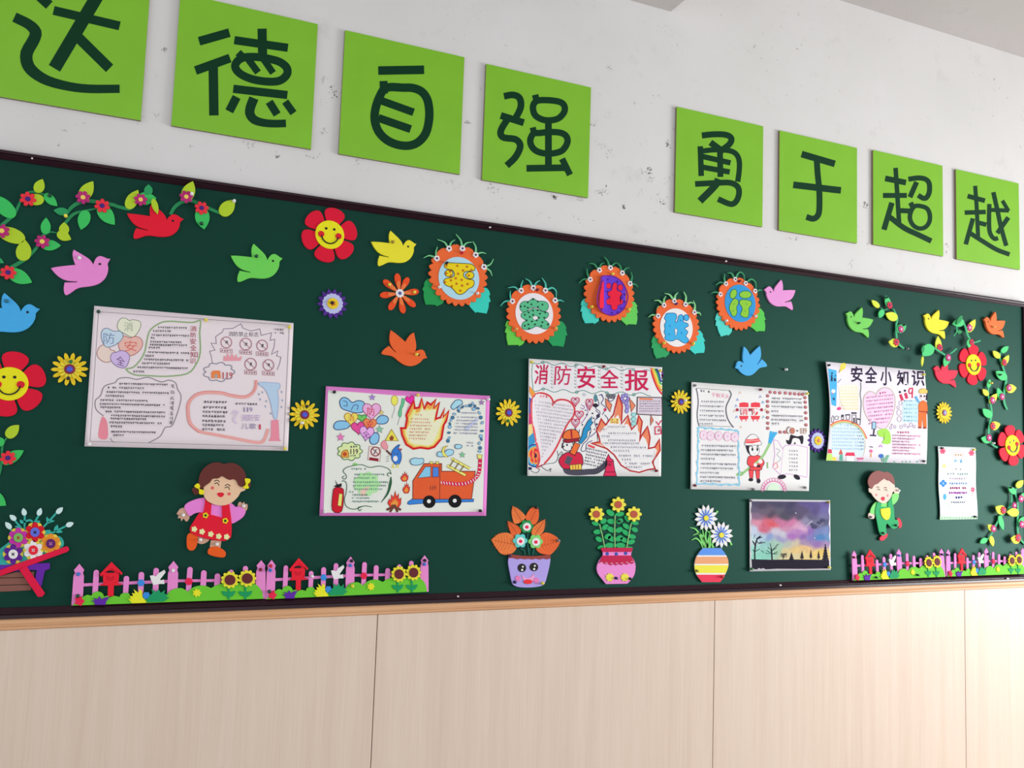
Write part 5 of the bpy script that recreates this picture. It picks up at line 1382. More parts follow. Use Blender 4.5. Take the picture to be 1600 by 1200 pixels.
def f(m):
    PK = ink((226, 126, 140), k)
    m.shape([(172, 1072), (240, 1074), (240, 965), (222, 918), (200, 905), (186, 935), (174, 990)], PK, None)
    m.cut('flame_outline')
    X = lambda pts: [(p[0] + 800, p[1]) for p in pts]
    m.line(X([(260, 490), (250, 430), (238, 395), (280, 385), (248, 330), (290, 335), (285, 280), (340, 242), (345, 220), (420, 215), (482, 180), (500, 215), (560, 235), (630, 220), (640, 270), (722, 250), (710, 310), (747, 300), (742, 360), (720, 420), (772, 390), (760, 430), (795, 440), (785, 490), (765, 540)]), 5, ink((120, 100, 122), k))
    m.text('消防禁止标志', 1185, 240, 1420, 276, DK, .02)
    for x, y, r in ((368, 325, 42), (520, 338, 45), (648, 350, 42), (558, 495, 45), (697, 502, 42)):
        m.cut('prohibition_sign'); c = ink((156, 104, 118), k)
        m.line(ell(x + 800, y, r, r * 1.02, 22), 7, c, closed=True); m.line([(x + 800 - r * .7, y - r * .7), (x + 800 + r * .7, y + r * .7)], 5, c)
        m.scrib(x + 785, y, x + 818, y, 34, DK, 4); m.line([(x + 800 - 46, y + 48), (x + 846, y + 54), (x + 846, y + 82), (x + 800 - 46, y + 76)], 4, c, closed=True)
        m.scrib(x + 760, y + 64, x + 840, y + 68, 20, c, 3)
    m.cut('emergency_number')
    m.shape(X([(345, 470), (350, 425), (365, 445), (378, 405), (395, 445), (412, 408), (430, 445), (445, 415), (455, 450), (492, 432), (478, 468)]), ink((226, 140, 150), k), None, n=0)
    m.line(cloud(1110, 556, 125, 76, 9), 6, ink((110, 112, 130), k), closed=True)
    m.shape(X([(250, 605), (250, 560), (265, 545), (320, 545), (326, 605)]), ink((232, 120, 70), k), None, n=0); m.dot(1088, 588, 14, ink((150, 150, 150), k))
    m.text('119', 1130, 558, 1218, 610, ink((170, 80, 80), k))
    m.cut('fire_hose')
    m.line(X([(600, 620), (595, 680), (560, 732), (500, 753), (400, 740), (330, 722), (200, 718), (120, 745), (76, 800), (70, 870), (90, 960), (160, 1020), (260, 1042), (420, 1072), (560, 1100), (640, 1105), (672, 1070), (695, 1000)]), 25, ink((224, 150, 146), k), smooth=4)
    m.line(X([(600, 620), (588, 690), (555, 725), (500, 742), (400, 728), (330, 710), (200, 706), (115, 735), (64, 798), (58, 870), (78, 965), (155, 1032)]), 4, ink((196, 100, 100), k), smooth=4)
    m.cut('hydrant_and_water')
    m.shape(X([(618, 650), (650, 635), (720, 640), (782, 645), (786, 680), (770, 700), (776, 780), (766, 900), (755, 927), (735, 900), (710, 780), (670, 690)]), ink((164, 186, 212), k), ink((130, 150, 185), k), 4)
    m.shape(X([(720, 932), (776, 930), (783, 1080), (797, 1096), (698, 1096), (716, 1062)]), ink((220, 128, 146), k), None, n=0)
    for x, y in ((650, 715), (632, 770), (680, 785), (672, 825), (715, 880), (800, 712), (805, 778), (798, 830), (622, 730)): m.line([(x + 800, y - 8), (x + 802, y + 8)], 8, ink((120, 140, 170), k))
    m.cut('rhyme_lettering')
    m.block([(990, 1175, 790), (985, 1170, 832), (982, 1180, 868), (980, 1160, 900), (976, 1165, 938), (976, 1150, 970), (976, 1160, 1003)], 26, DK, 3, .02)
    m.cut('rhyme_title')
    m.scrib(1240, 805, 1412, 808, 24, DK, 3); m.text('119', 1296, 832, 1372, 868, ink((120, 110, 150), k)); m.text('消防安', 1284, 888, 1430, 940, ink((170, 150, 185), k)); m.text('儿歌', 1284, 958, 1402, 1002, ink((130, 120, 150), k)); m.text('1', 1410, 965, 1450, 1005, ink((180, 60, 80), k))
    m.cut('ribbon_curl')
    m.line([(1215, 890), (1235, 860), (1258, 870), (1240, 900), (1225, 930), (1250, 960)], 12, ink((196, 180, 204), k), smooth=3)
    m.cut('class_name')
    m.block([(1540, 1620, 225), (1545, 1620, 252)], 22, GY, 3)
part(R1, 'extinguisher_drawing', A1, PD, d1f, f)

# ---------- poster 2: pink border and fire engine
k = .72
d2f = None
R2 = sheet('colourful fire engine poster with a pink border', ((509.3, 603.4), (765.5, 618.6), (759.5, 806.0), (499, 806.0)), ink((240, 122, 192), k, .08), d2f, B0 + .007)
P2D = B0 + .0078
A2 = (490, 590, 1200 / 220)
def f(m):
    m.poly([(124, 108), (400, 128), (700, 152), (1468, 188), (1460, 500), (1442, 1142), (800, 1150), (84, 1152), (100, 650)], ink((206, 210, 202), k, .02))
part(R2, 'white_sheet', A2, P2D, d2f, f)
OUT = ink((40, 60, 110), k)
P2D += .0006
def f(m):
    B_ = ink((124, 178, 222), k)
    for p in ([(222, 205), (250, 170), (290, 178), (330, 212), (380, 195), (432, 215), (425, 288), (360, 300), (300, 285), (240, 262)], [(170, 420), (190, 380), (240, 368), (312, 385), (290, 430), (200, 445)], [(535, 360), (570, 325), (620, 328), (638, 360), (610, 392), (545, 392)], [(478, 520), (520, 470), (558, 490), (545, 556), (495, 567)]):
        m.cut('blue_cloud'); m.shape(p, B_, OUT, 7)
    m.cut('cloud_curl')
    m.line([(320, 280), (345, 235), (380, 240), (370, 275)], 5, OUT, smooth=3); m.line([(250, 200), (280, 205), (285, 240), (255, 240)], 5, OUT, smooth=3)
    for x, y, w_, h_, c, e, r in ((410, 342, 84, 62, (100, 180, 90), (50, 100, 60), 0), (495, 282, 155, 148, (240, 160, 200), (150, 60, 110), 0), (320, 348, 115, 112, (246, 200, 90), (170, 110, 40), 0), (480, 395, 112, 105, (242, 128, 80), (170, 70, 40), .1), (378, 425, 112, 108, (206, 70, 140), (130, 30, 80), -.1), (452, 470, 124, 124, (214, 160, 216), (120, 70, 140), .15)):
        m.cut('heart_balloon'); m.shape(heart(x, y, w_, h_, r), ink(c, k), ink(e, k), 6, 0)
    m.cut('balloon_lettering')
    RR = ink((190, 30, 60), k)
    m.text('防', 456, 252, 522, 320, RR, .1); m.cut('balloon_lettering'); m.text('消', 292, 322, 346, 374, ink((200, 90, 60), k)); m.cut('balloon_lettering'); m.text('安', 450, 370, 506, 430, RR); m.cut('balloon_lettering'); m.text('全', 415, 450, 482, 504, ink((110, 40, 130), k), .2)
    for x, y, r, c in ((500, 168, 30, (150, 120, 190)), (578, 298, 23, (224, 190, 90)), (563, 442, 36, (120, 180, 150)), (230, 508, 38, (226, 110, 170)), (1432, 212, 26, (150, 110, 170)), (1268, 658, 28, (110, 180, 130))): m.cut('star'); m.shape(star(x, y, r), ink(c, k), GY, 3, 0)
part(R2, 'blue_clouds', A2, P2D, d2f, f)
def f(m):
    m.shape(cloud(308, 628, 108, 80, 9), ink((196, 222, 152), k), ink((60, 100, 60), k), 7, 0)
    m.shape([(235, 680), (238, 640), (255, 622), (285, 615), (298, 640), (300, 678)], ink((226, 150, 60), k), ink((120, 60, 30), k), 5, 0); m.dot(266, 652, 18, ink((170, 70, 40), k)); m.text('119', 306, 608, 380, 652, ink((70, 30, 40), k), 0, .02); m.scrib(310, 592, 375, 588, 20, DK, 4); m.scrib(310, 668, 360, 664, 16, DK, 3)
    m.cut('warning_sign')
    m.shape([(475, 585), (575, 600), (565, 715), (462, 700)], ink((230, 200, 196), k), ink((150, 100, 100), k), 4, 0); m.line(ell(527, 630, 38, 38, 20), 9, ink((120, 30, 40), k), closed=True); m.line([(500, 603), (554, 657)], 7, ink((120, 30, 40), k)); m.line([(512, 655), (535, 610)], 10, DK); m.line([(474, 690), (553, 702)], 24, ink((130, 30, 44), k))
    m.shape([(665, 442), (722, 538), (610, 536)], ink((240, 204, 80), k), ink((150, 120, 40), k), 6, 0); m.shape(flame(664, 508, 40, 52), ink((130, 60, 40), k), None, n=0)
    m.cut('blue_bird')
    Bb = ink((46, 110, 190), k)
    m.shape([(700, 740), (668, 700), (665, 640), (690, 600), (722, 574), (735, 575), (722, 605), (745, 640), (748, 690), (730, 735)], Bb, ink((20, 50, 110), k), 5); m.shape(ell(697, 690, 20, 24, 14), ink((236, 226, 226), k), None, n=0); m.line([(718, 608), (748, 610), (740, 625)], 9, ink((150, 40, 70), k)); m.line([(685, 735), (672, 765), (690, 765)], 9, ink((230, 200, 80), k)); m.line([(712, 735), (722, 760), (700, 762)], 9, ink((230, 200, 80), k)); m.dot(685, 650, 6, DK); m.dot(715, 648, 6, DK)
    m.shape([(575, 570), (600, 535), (622, 560), (632, 600), (612, 615), (590, 600)], ink((240, 140, 150), k), ink((190, 80, 100), k), 4); m.line([(620, 620), (662, 660)], 16, ink((90, 60, 60), k))
    for y in (680, 700, 720): m.line([(618, y), (645, y - 14)], 4, GY)
part(R2, 'emergency_number', A2, P2D, d2f, f)
def f(m):
    m.shape(ell(690, 195, 27, 42, 18), ink((242, 210, 90), k), ink((170, 140, 50), k), 5, 0); m.line([(690, 238), (688, 280), (672, 320), (670, 345)], 4, GY, smooth=3)
    m.shape([(755, 178), (775, 190), (765, 240), (750, 270), (748, 320), (735, 338), (722, 310), (735, 260), (748, 220)], ink((90, 180, 130), k), ink((50, 110, 80), k), 4); m.line([(735, 338), (725, 370), (715, 405)], 4, GY, smooth=3)
    m.shape(heart(822, 188, 78, 76, -.15), ink((224, 40, 150), k), ink((150, 20, 100), k), 5, 0); m.line([(812, 230), (800, 270), (790, 300)], 4, ink((190, 90, 150), k), smooth=3)
    X = lambda pts: [(p[0] + 600, p[1]) for p in pts]
    m.cut('flame_panel')
    Fl = X([(145, 430), (182, 432), (197, 350), (190, 320), (230, 240), (255, 198), (262, 262), (300, 255), (322, 178), (342, 265), (370, 212), (400, 232), (442, 188), (420, 262), (472, 215), (450, 300), (440, 352), (482, 340), (517, 262), (502, 340), (552, 285), (530, 372), (510, 400), (490, 520), (430, 590), (380, 607), (310, 597), (250, 607), (190, 570), (155, 490)])
    m.poly(Fl, ink((242, 150, 70), k)); cx, cy = 945, 430
    m.poly([(cx + (x - cx) * .87, cy + 10 + (y - cy) * .84) for x, y in Fl], ink((246, 204, 120), k)); m.poly(sm([(cx + (x - cx) * .78, cy + 18 + (y - cy) * .74) for x, y in Fl[::2]], 2), ink((240, 222, 180), k))
    m.line(Fl, 17, ink((190, 22, 30), k), closed=True)
    m.block([(860, 925, 318)] + [(822 - i * 2, 1010 - abs(i - 2) * 14, 352 + 28 * i) for i in range(7)], 20, ink((206, 130, 110), k), 2.4, .02)
part(R2, 'balloons', A2, P2D, d2f, f)
def f(m):
    X = lambda pts: [(p[0] + 600, p[1]) for p in pts]
    B_ = ink((150, 196, 228), k)
    for p in ([(570, 250), (590, 215), (620, 190), (660, 195), (668, 225), (640, 240), (610, 262), (590, 272)],): m.shape(X(p), B_, OUT, 6)
    m.cut('water_drops')
    tl = ink((60, 110, 140), k)
    for i, (x, y) in enumerate(((545, 540), (555, 515), (553, 470), (560, 420), (562, 395), (572, 362), (585, 340), (600, 310), (635, 285), (640, 262), (670, 250), (705, 242), (735, 238), (758, 222), (775, 245), (765, 268), (800, 262), (812, 300), (825, 340), (838, 385), (835, 455), (826, 500), (830, 525), (812, 560), (820, 600), (815, 630))):
        a = i * .7; m.shape(ell(x + 600, y, 9 + 6 * (i % 3 == 0), 15, 10, a), ink((130, 178, 206), k) if i % 2 else tl, OUT, 3, 0)
    m.poly(X([(690, 430), (800, 340), (805, 360), (700, 460)]), ink((176, 186, 220), k))
    m.block([(1255, 1390, 300)] + [(1225 - 6 * i, 1400, 338 + 27 * i) for i in range(6)] + [(1305, 1365, 555), (1305, 1365, 580)], 19, ink((150, 150, 182), k), 2.4, .02)
    m.cut('moon')
    m.shape(X([(452, 655), (470, 630), (510, 640), (545, 612), (592, 620), (585, 655), (540, 670), (470, 675)]), B_, OUT, 5); m.shape(X([(545, 582), (520, 600), (515, 640), (545, 675), (508, 668), (495, 630), (510, 592)]), ink((240, 216, 100), k), ink((150, 120, 40), k), 4); m.cut('cloud'); m.shape(X([(606, 580), (630, 568), (665, 580), (655, 602), (615, 605)]), B_, OUT, 5); m.cut('cloud'); m.shape(X([(225, 705), (260, 685), (300, 690), (335, 690), (335, 725), (295, 745), (240, 742)]), B_, OUT, 5)
part(R2, 'rain_cloud', A2, P2D, d2f, f)
def f(m):
    X = lambda pts: [(p[0] + 600, p[1]) for p in pts]
    RB = ink((232, 84, 44), k, .15); EDG = ink((90, 40, 40), k)
    m.shape(X([(205, 1058), (240, 1035), (765, 1035), (762, 1058), (400, 1066), (215, 1082), (200, 1075)]), ink((50, 120, 196), k), ink((30, 60, 120), k), 5, 0)
    m.shape(X([(342, 733), (492, 733), (492, 798), (778, 798), (746, 1036), (245, 1036), (246, 880)]), RB, EDG, 6, 0)
    m.shape(X([(352, 760), (398, 758), (398, 845), (288, 856)]), ink((120, 180, 226), k), EDG, 5, 0); m.shape(X([(415, 762), (465, 764), (466, 845), (414, 848)]), ink((70, 120, 200), k), EDG, 5, 0); m.line(X([(478, 735), (474, 1034)]), 5, EDG)
    m.text('119', 988, 922, 1044, 958, EDG)
    for x, y, r in ((385, 1058, 54), (605, 1053, 56)): m.dot(x + 600, y, r, ink((16, 14, 18), k), n=24); m.dot(x + 598, y - 4, 17, ink((216, 216, 216), k))
    H = X([(490, 895), (560, 902), (640, 908), (720, 895), (778, 858), (812, 800), (820, 690)])
    m.line(H, 32, ink((190, 30, 70), k), smooth=3)
    for i, (x, y) in enumerate(lsm(H, 3)):
        if i % 1 == 0: m.line([(x - 4, y - 11), (x + 4, y + 11)] if i < 13 else [(x - 11, y), (x + 11, y + 2)], 7, ink((236, 210, 216), k))
    Y = ink((236, 214, 110), k); YE = ink((120, 100, 40), k)
    for a, b in (((578, 690), (732, 776)), ((540, 750), (694, 832))): m.line(X([a, b]), 25, YE); m.line(X([a, b]), 17, Y)
    for t in (.12, .4, .68): m.line(X([(578 + 154 * t, 690 + 86 * t), (540 + 154 * t, 750 + 82 * t)]), 9, YE)
    m.shape(X([(796, 655), (838, 660), (830, 690), (800, 690)]), Y, YE, 4, 0)
    for x in (390, 440): m.shape(X([(x, 735), (x + 4, 716), (x + 26, 716), (x + 28, 735)]), Y, YE, 4, 0)
part(R2, 'fire_engine', A2, P2D, d2f, f)
def f(m):
    for x, y, w_, h_ in ((775, 842, 66, 85), (790, 938, 62, 95), (690, 1040, 118, 150)):
        m.cut('campfire_flame'); m.shape(flame(x, y, w_, h_), ink((206, 60, 44), k), ink((110, 30, 30), k), 4, 0); m.shape(flame(x, y + h_ * .15, w_ * .55, h_ * .5), ink((240, 140, 60), k), None, n=0)
    m.cut('logs')
    for a, b in (((622, 1128), (700, 1088)), ((745, 1128), (665, 1088)), ((650, 1146), (690, 1085)), ((716, 1146), (690, 1085))): m.line([a, b], 20, ink((110, 64, 50), k)); m.line([a, b], 4, ink((60, 34, 30), k))
    m.cut('green_border')
    G = ink((40, 84, 56), k)
    m.line([(262, 838), (245, 850), (262, 866), (280, 852), (274, 826), (252, 800), (270, 772), (330, 752), (410, 742), (480, 766), (560, 754), (640, 778), (662, 822)], 6, G, smooth=3); m.line([(662, 822), (640, 812), (628, 828), (642, 842)], 6, G, smooth=3)
    m.line([(660, 845), (655, 900), (632, 985), (575, 1066)], [8, 24, 18, 4], G, smooth=4); m.line([(240, 884), (262, 880), (282, 910), (278, 980), (262, 1040), (282, 1100), (350, 1122), (430, 1094), (496, 1102)], 6, G, smooth=3); m.line([(430, 1094), (380, 1108), (392, 1135), (410, 1120)], 6, G, smooth=3); m.line([(335, 742), (355, 732), (380, 745)], 12, ink((110, 190, 90), k))
    m.cut('green_tree_wash')
    m.shape(cloud(455, 905, 115, 105, 9), ink((160, 208, 150), k), None, n=0); m.poly([(400, 960), (450, 930), (480, 930), (440, 990), (450, 1010), (400, 1010)], ink((222, 180, 166), k))
    m.block([(320, 450, 778), (350, 605, 826), (345, 530, 856), (335, 635, 892), (335, 620, 922), (345, 590, 952), (300, 345, 975), (330, 480, 1000), (326, 480, 1028), (326, 556, 1056)], 20, ink((80, 130, 120), k), 2.4)
    m.cut('extinguisher_drawing')
    m.shape([(176, 945), (205, 935), (246, 945), (256, 980), (240, 1138), (160, 1130), (165, 980)], ink((186, 22, 40), k), ink((70, 14, 24), k), 5); m.shape([(218, 988), (246, 992), (236, 1096), (206, 1090)], ink((240, 220, 110), k), ink((110, 80, 30), k), 3, 0)
    m.shape([(182, 868), (206, 912), (240, 900), (238, 930), (205, 936), (170, 928), (196, 914)], ink((30, 26, 30), k), None, n=0)
part(R2, 'campfire', A2, P2D, d2f, f)

# ---------- poster 3: big heart and flames
k = .80
d3f = lambda x, y: .008 * max(0, (850 - x) / 26) ** 2
R3 = sheet('poster titled in red with a large heart and leaping flames', ((826.1, 560.4), (1034.6, 573.8), (1032.9, 744.3), (823.9, 743.6)), ink((228, 224, 236), k, .02), d3f, PD)
A3 = (810, 550, 1200 / 210); SX = 628.5
X = lambda pts: [(p[0] + SX, p[1]) for p in pts]
TL = ink((70, 132, 126), k); MR = ink((190, 26, 78), k); NV = ink((46, 40, 110), k)
def f(m):
    for x0, x1, y0, y1 in ((140, 290, 100, 330), (310, 500, 108, 342), (520, 710, 115, 352), (735, 905, 130, 358), (935, 1180, 140, 368)): m.poly([(x0, y0), (x1, y0 + 8), (x1, y1), (x0, y1 - 8)], ink((218, 216, 236), k))
    top = [(128 + i * 30, 92 + i * 2.3 + 12 * math.sin(i * 1.25)) for i in range(36)]; bot = [(132 + i * 30, 338 + i * 1.2 + 13 * math.sin(i * 1.1 + 1)) for i in range(36)]
    m.line(top, 6, TL, smooth=2); m.line(bot, 6, TL, smooth=2); m.line([top[0], (120, 200), bot[0]], 6, TL, smooth=3)
    for i in (3, 13, 22, 30): m.line(ell(top[i][0], top[i][1], 12, 12, 10), 5, TL, closed=True); m.line(ell(bot[i][0], bot[i][1], 12, 12, 10), 5, TL, closed=True)
    for x in (298, 508, 720, 922):
        for i in range(7): m.line([(x - 6, 130 + i * 30), (x + 6, 142 + i * 30)], 6, ink((120, 130, 140), k))
    m.text('消', 146, 110, 266, 288, MR, 0, .012, shear=.06); m.text('防', 325, 120, 470, 294, MR, 0, .0, shear=.06); m.text('安', 526, 125, 688, 326, MR, 0, .012); m.text('全', 104 + SX, 158, 268 + SX, 322, MR, 0, .012); m.text('报', 322 + SX, 158, 538 + SX, 346, MR, 0, .012)
part(R3, 'title', A3, PD, d3f, f)
def f(m):
    m.shape([(100, 305), (152, 372), (128, 410), (98, 350)], ink((240, 150, 60), k), ink((190, 60, 40), k), 5, 0); m.shape([(96, 400), (120, 420), (116, 560), (94, 540)], ink((60, 90, 170), k), None, n=0); m.shape([(94, 540), (116, 560), (122, 640), (92, 650)], ink((190, 50, 110), k), None, n=0); m.shape([(92, 650), (122, 640), (132, 720), (90, 760)], ink((246, 200, 130), k), None, n=0); m.shape([(90, 760), (132, 690), (155, 800), (110, 850), (90, 860)], ink((50, 140, 190), k), None, n=0)
    for r, c in ((92, (40, 60, 130)), (82, (60, 160, 200)), (70, (240, 150, 60)), (56, (210, 40, 60)), (34, (240, 130, 70)), (18, (60, 30, 60))): m.poly(clipx(ell(150, 925, r, r * 1.15, 28), 88, 190), ink(c, k))
    H = [(305, 475, 1), (308, 440), (280, 395), (220, 368), (160, 375), (122, 430), (116, 520), (130, 650), (160, 800), (190, 950), (165, 1032, 1), (225, 1000), (290, 930), (350, 830), (400, 720), (440, 640), (492, 570), (500, 500), (460, 445), (400, 425), (340, 435)]
    m.shape(H, ink((220, 216, 230), k), ink((226, 84, 88), k), 17); m.line(sm(H, 3), 5, ink((170, 40, 60), k), closed=True)
    m.scrib(190, 398, 262, 400, 28, ink((220, 90, 110), k), 4)
    m.block([(140 + i * 5, min(490, 490 - max(0, i - 3) * 22), 440 + i * 31) for i in range(17)], 22, ink((168, 162, 178), k), 2.2, .14)

def clipx(pts, x0, x1):
    return [(max(x0, min(x1, p[0])), p[1]) for p in pts]
part(R3, 'large_heart', A3, PD, d3f, f)
def f(m):
    O = ink((236, 108, 52), k); DR = ink((150, 30, 50), k); BL = ink((30, 26, 40), k)
    hs = [(462, 935), (432, 1000), (432, 1062), (520, 1077), (620, 1070), (700, 1062), (772, 1010), (790, 985)]
    m.line(hs, 52, ink((78, 78, 92), k), smooth=4)
    for i, (x, y) in enumerate(lsm(hs[2:], 5)):
        m.line([(x, y - 24), (x + 5, y + 24)], 4, BL)
    m.shape([(362, 962), (430, 898), (545, 898), (577, 962), (560, 1022), (440, 1045), (390, 1030)], ink((196, 34, 66), k), BL, 6); m.line([(432, 1000), (462, 935)], 52, ink((78, 78, 92), k))
    m.shape([(458, 1008), (562, 998), (566, 1050), (462, 1054)], ink((240, 190, 80), k), BL, 5, 0)
    for x in (485, 510, 535): m.line([(x, 1004), (x + 2, 1052)], 7, ink((180, 90, 40), k))
    m.shape(ell(442, 838, 48, 46, 20), ink((240, 232, 238), k), BL, 6, 0); m.dot(434, 830, 9, BL); m.line([(470, 835), (478, 850), (470, 862)], 5, BL); m.line([(398, 812), (392, 850), (410, 840)], 12, BL)
    m.shape([(404, 775), (410, 722), (460, 692), (522, 700), (542, 742), (537, 778)], O, BL, 6); m.shape([(400, 785), (538, 768), (540, 796), (440, 812), (404, 805)], DR, BL, 5, 0); m.line([(470, 692), (478, 770)], 14, DR)
    m.line([(480, 915), (528, 815)], 58, BL); m.line([(483, 910), (526, 820)], 46, O)
    m.shape([(540, 812), (568, 745), (580, 690), (600, 655), (625, 612), (658, 575), (650, 618), (668, 628), (640, 665), (650, 690), (616, 710), (612, 760), (562, 818)], ink((38, 138, 190), k), BL, 5, 0)
    for x, y, w_, h_ in ((510, 440, 70, 80), (636, 462, 62, 100), (545, 560, 75, 80), (512, 632, 70, 82)): m.line(heart(x, y, w_, h_), 8, ink((200, 60, 100), k), closed=True); m.line(heart(x, y, w_ * .5, h_ * .5), 5, ink((190, 90, 140), k), closed=True)
part(R3, 'cartoon_fireman', A3, PD, d3f, f)
def f(m):
    c2 = ink((140, 90, 160), k)
    for p in ([(560, 470), (590, 490), (575, 510), (555, 495)], [(600, 455), (620, 540), (590, 600), (560, 640)], [(690, 520), (720, 560), (680, 620), (700, 700), (640, 760)], [(650, 700), (620, 780), (580, 820), (560, 880), (600, 880), (610, 820), (660, 790)], [(700, 400), (720, 470), (690, 500), (730, 540), (700, 600)], [(740, 380), (760, 420), (740, 460), (780, 500), (750, 560)], [(500, 680), (540, 720), (545, 690)], [(770, 560), (800, 600), (790, 650)], [(790, 380), (860, 400), (830, 440), (800, 420), (820, 390)], [(760, 420), (745, 380), (720, 390)]):
        m.line(p, 6, NV if len(p) % 2 else c2, smooth=4)
    for x, y, r in ((612, 560, 8), (662, 548, 8), (672, 592, 7), (700, 645, 9), (572, 650, 7), (640, 720, 7), (712, 572, 16), (600, 520, 6), (680, 690, 6), (775, 515, 9)): m.dot(x, y, r, ink((50, 40, 70), k))
    m.shape(ell(690, 412, 17, 36, 14), ink((80, 130, 140), k), None, n=0); m.shape(ell(688, 476, 24, 18, 14), ink((36, 32, 46), k), None, n=0); m.dot(775, 515, 14, ink((200, 40, 90), k)); m.dot(590, 380, 16, ink((190, 190, 200), k))
    for a in range(6): m.shape(ell(SX + 325 + 28 * math.cos(a), 415 + 30 * math.sin(a), 14, 17, 10), ink((150, 140, 205), k), ink((70, 60, 140), k), 4, 0)
    for y in (460, 490, 525): m.shape(ell(SX + 335 + (y % 20), y, 16, 22, 12), ink((150, 140, 205), k), ink((70, 60, 140), k), 4, 0)
    for i in range(5): m.shape(ell(SX + 170 + i * 14, 390 + 14 * (i % 2), 14, 12, 10), ink((120, 120, 130), k), ink((50, 50, 60), k), 4, 0)
    for y in (560, 600, 640): m.shape(ell(SX + 402, y, 22, 18, 10), ink((150, 205, 205), k), ink((80, 150, 150), k), 4, 0)
part(R3, 'doodles', A3, PD, d3f, f)
def f(m):
    Fl = X([(22, 815), (100, 802), (92, 760), (70, 700), (112, 598), (150, 652), (222, 558), (265, 378), (300, 480), (290, 642), (350, 568), (382, 692), (430, 640), (446, 568), (477, 622), (460, 740), (452, 802), (470, 750), (525, 665), (547, 762), (533, 862), (590, 850), (632, 778), (637, 880), (568, 982), (592, 1042), (530, 1050), (450, 1075), (370, 1060), (290, 1012), (230, 922), (160, 862)])
    m.poly(Fl, ink((226, 220, 232), k))
    OR = ink((238, 128, 92), k); PKK = ink((240, 170, 160), k)
    for t in ([(265, 385), (298, 480), (290, 635), (262, 560), (222, 600), (240, 520)], [(350, 575), (382, 690), (345, 640), (315, 650)], [(446, 572), (477, 622), (460, 735), (440, 700), (435, 640)], [(525, 670), (547, 762), (535, 855), (510, 780), (480, 750)], [(632, 785), (637, 880), (580, 965), (610, 880), (590, 855)], [(112, 605), (150, 652), (100, 720), (78, 700)], [(22, 815), (100, 802), (170, 870), (110, 828)]):
        m.poly(X(t), OR)
    m.line(Fl, 13, ink((176, 44, 46), k), closed=True)
    m.poly(X([(195, 590), (270, 592), (268, 640), (190, 636)]), ink((240, 196, 110), k)); m.scrib(SX + 200, 605, SX + 265, 606, 22, ink((200, 110, 50), k), 3); m.scrib(SX + 195, 628, SX + 262, 630, 22, ink((200, 110, 50), k), 3)
    m.block([(SX + a, SX + b, y) for a, b, y in ((160, 330, 668), (100, 165, 690), (170, 425, 725), (110, 190, 752), (170, 440, 788), (120, 450, 815), (195, 515, 850), (215, 365, 882), (265, 595, 925), (290, 380, 960), (320, 555, 995), (330, 480, 1028))], 23, ink((150, 150, 168), k), 2.4, .01, ink((196, 190, 206), k))
    for t in ([(150, 412), (205, 470), (190, 532), (155, 480)], [(362, 412), (415, 478), (380, 535), (372, 470)], [(555, 562), (577, 610), (552, 656)]): m.shape(X(t), OR, ink((110, 50, 60), k), 6, 0)
    m.cut('writing_box')
    m.shape(X([(435, 403), (652, 407), (656, 566), (430, 555)]), ink((204, 194, 208), k), ink((70, 52, 60), k), 8, 0); m.line(X([(450, 418), (570, 422)]), 16, ink((216, 120, 80), k)); m.block([(SX + 450, SX + 640, 440 + 22 * i) for i in range(5)], 18, ink((150, 130, 150), k), 2.2)
    m.line(X([(592, 670), (640, 665), (648, 730), (594, 735)]), 9, ink((206, 50, 90), k), closed=True); m.line(X([(600, 620), (625, 650), (650, 610)]), 9, ink((206, 50, 90), k)); m.scrib(SX + 605, 700, SX + 640, 700, 36, ink((206, 50, 90), k), 4)
part(R3, 'flame_panel', A3, PD, d3f, f)
def f(m):
    for i, c in enumerate(((206, 40, 60), (240, 150, 60), (244, 214, 90), (60, 150, 90), (50, 70, 160), (226, 226, 240), (120, 60, 140))):
        a = i * 14
        m.line(X([(550 + a, 142 + i * 2), (575 + a * .95, 230 - i * 8), (612 + a * .55, 320 - i * 16), (654, 378 - i * 30)]), 15, ink(c, k), smooth=4)
    m.cut('hydrant')
    m.shape(X([(176, 912), (192, 945), (218, 965), (226, 1020), (232, 1055), (248, 1108), (132, 1108), (148, 1050), (152, 1000), (152, 965)]), ink((208, 40, 84), k), ink((60, 20, 40), k), 6, 0); m.line(X([(150, 978), (225, 980)]), 6, ink((90, 20, 40), k)); m.line(X([(140, 1072), (240, 1072)]), 6, ink((90, 20, 40), k)); m.dot(SX + 186, 1005, 15, ink((150, 30, 60), k))
    m.cut('slanted_writing')
    m.line([(622, 832), (682, 855)], 18, ink((216, 70, 80), k)); m.block([(610 - i * 5, 795 - i * 8, 860 + i * 27) for i in range(6)], 22, ink((110, 106, 126), k), 2.6, .22)
    m.line([(160, 1030), (250, 1000), (330, 985), (355, 930), (345, 880)], 5, ink((60, 90, 90), k), smooth=4); m.line([(355, 930), (385, 890), (395, 910), (375, 920)], 5, ink((60, 90, 90), k), smooth=4); m.line([(110, 1060), (160, 1080), (190, 1050), (170, 1040)], 5, ink((60, 70, 80), k), smooth=4); m.line([(200, 1020), (260, 1060), (290, 1040), (285, 1070)], 5, ink((60, 70, 80), k), smooth=4)
part(R3, 'rainbow', A3, PD, d3f, f)

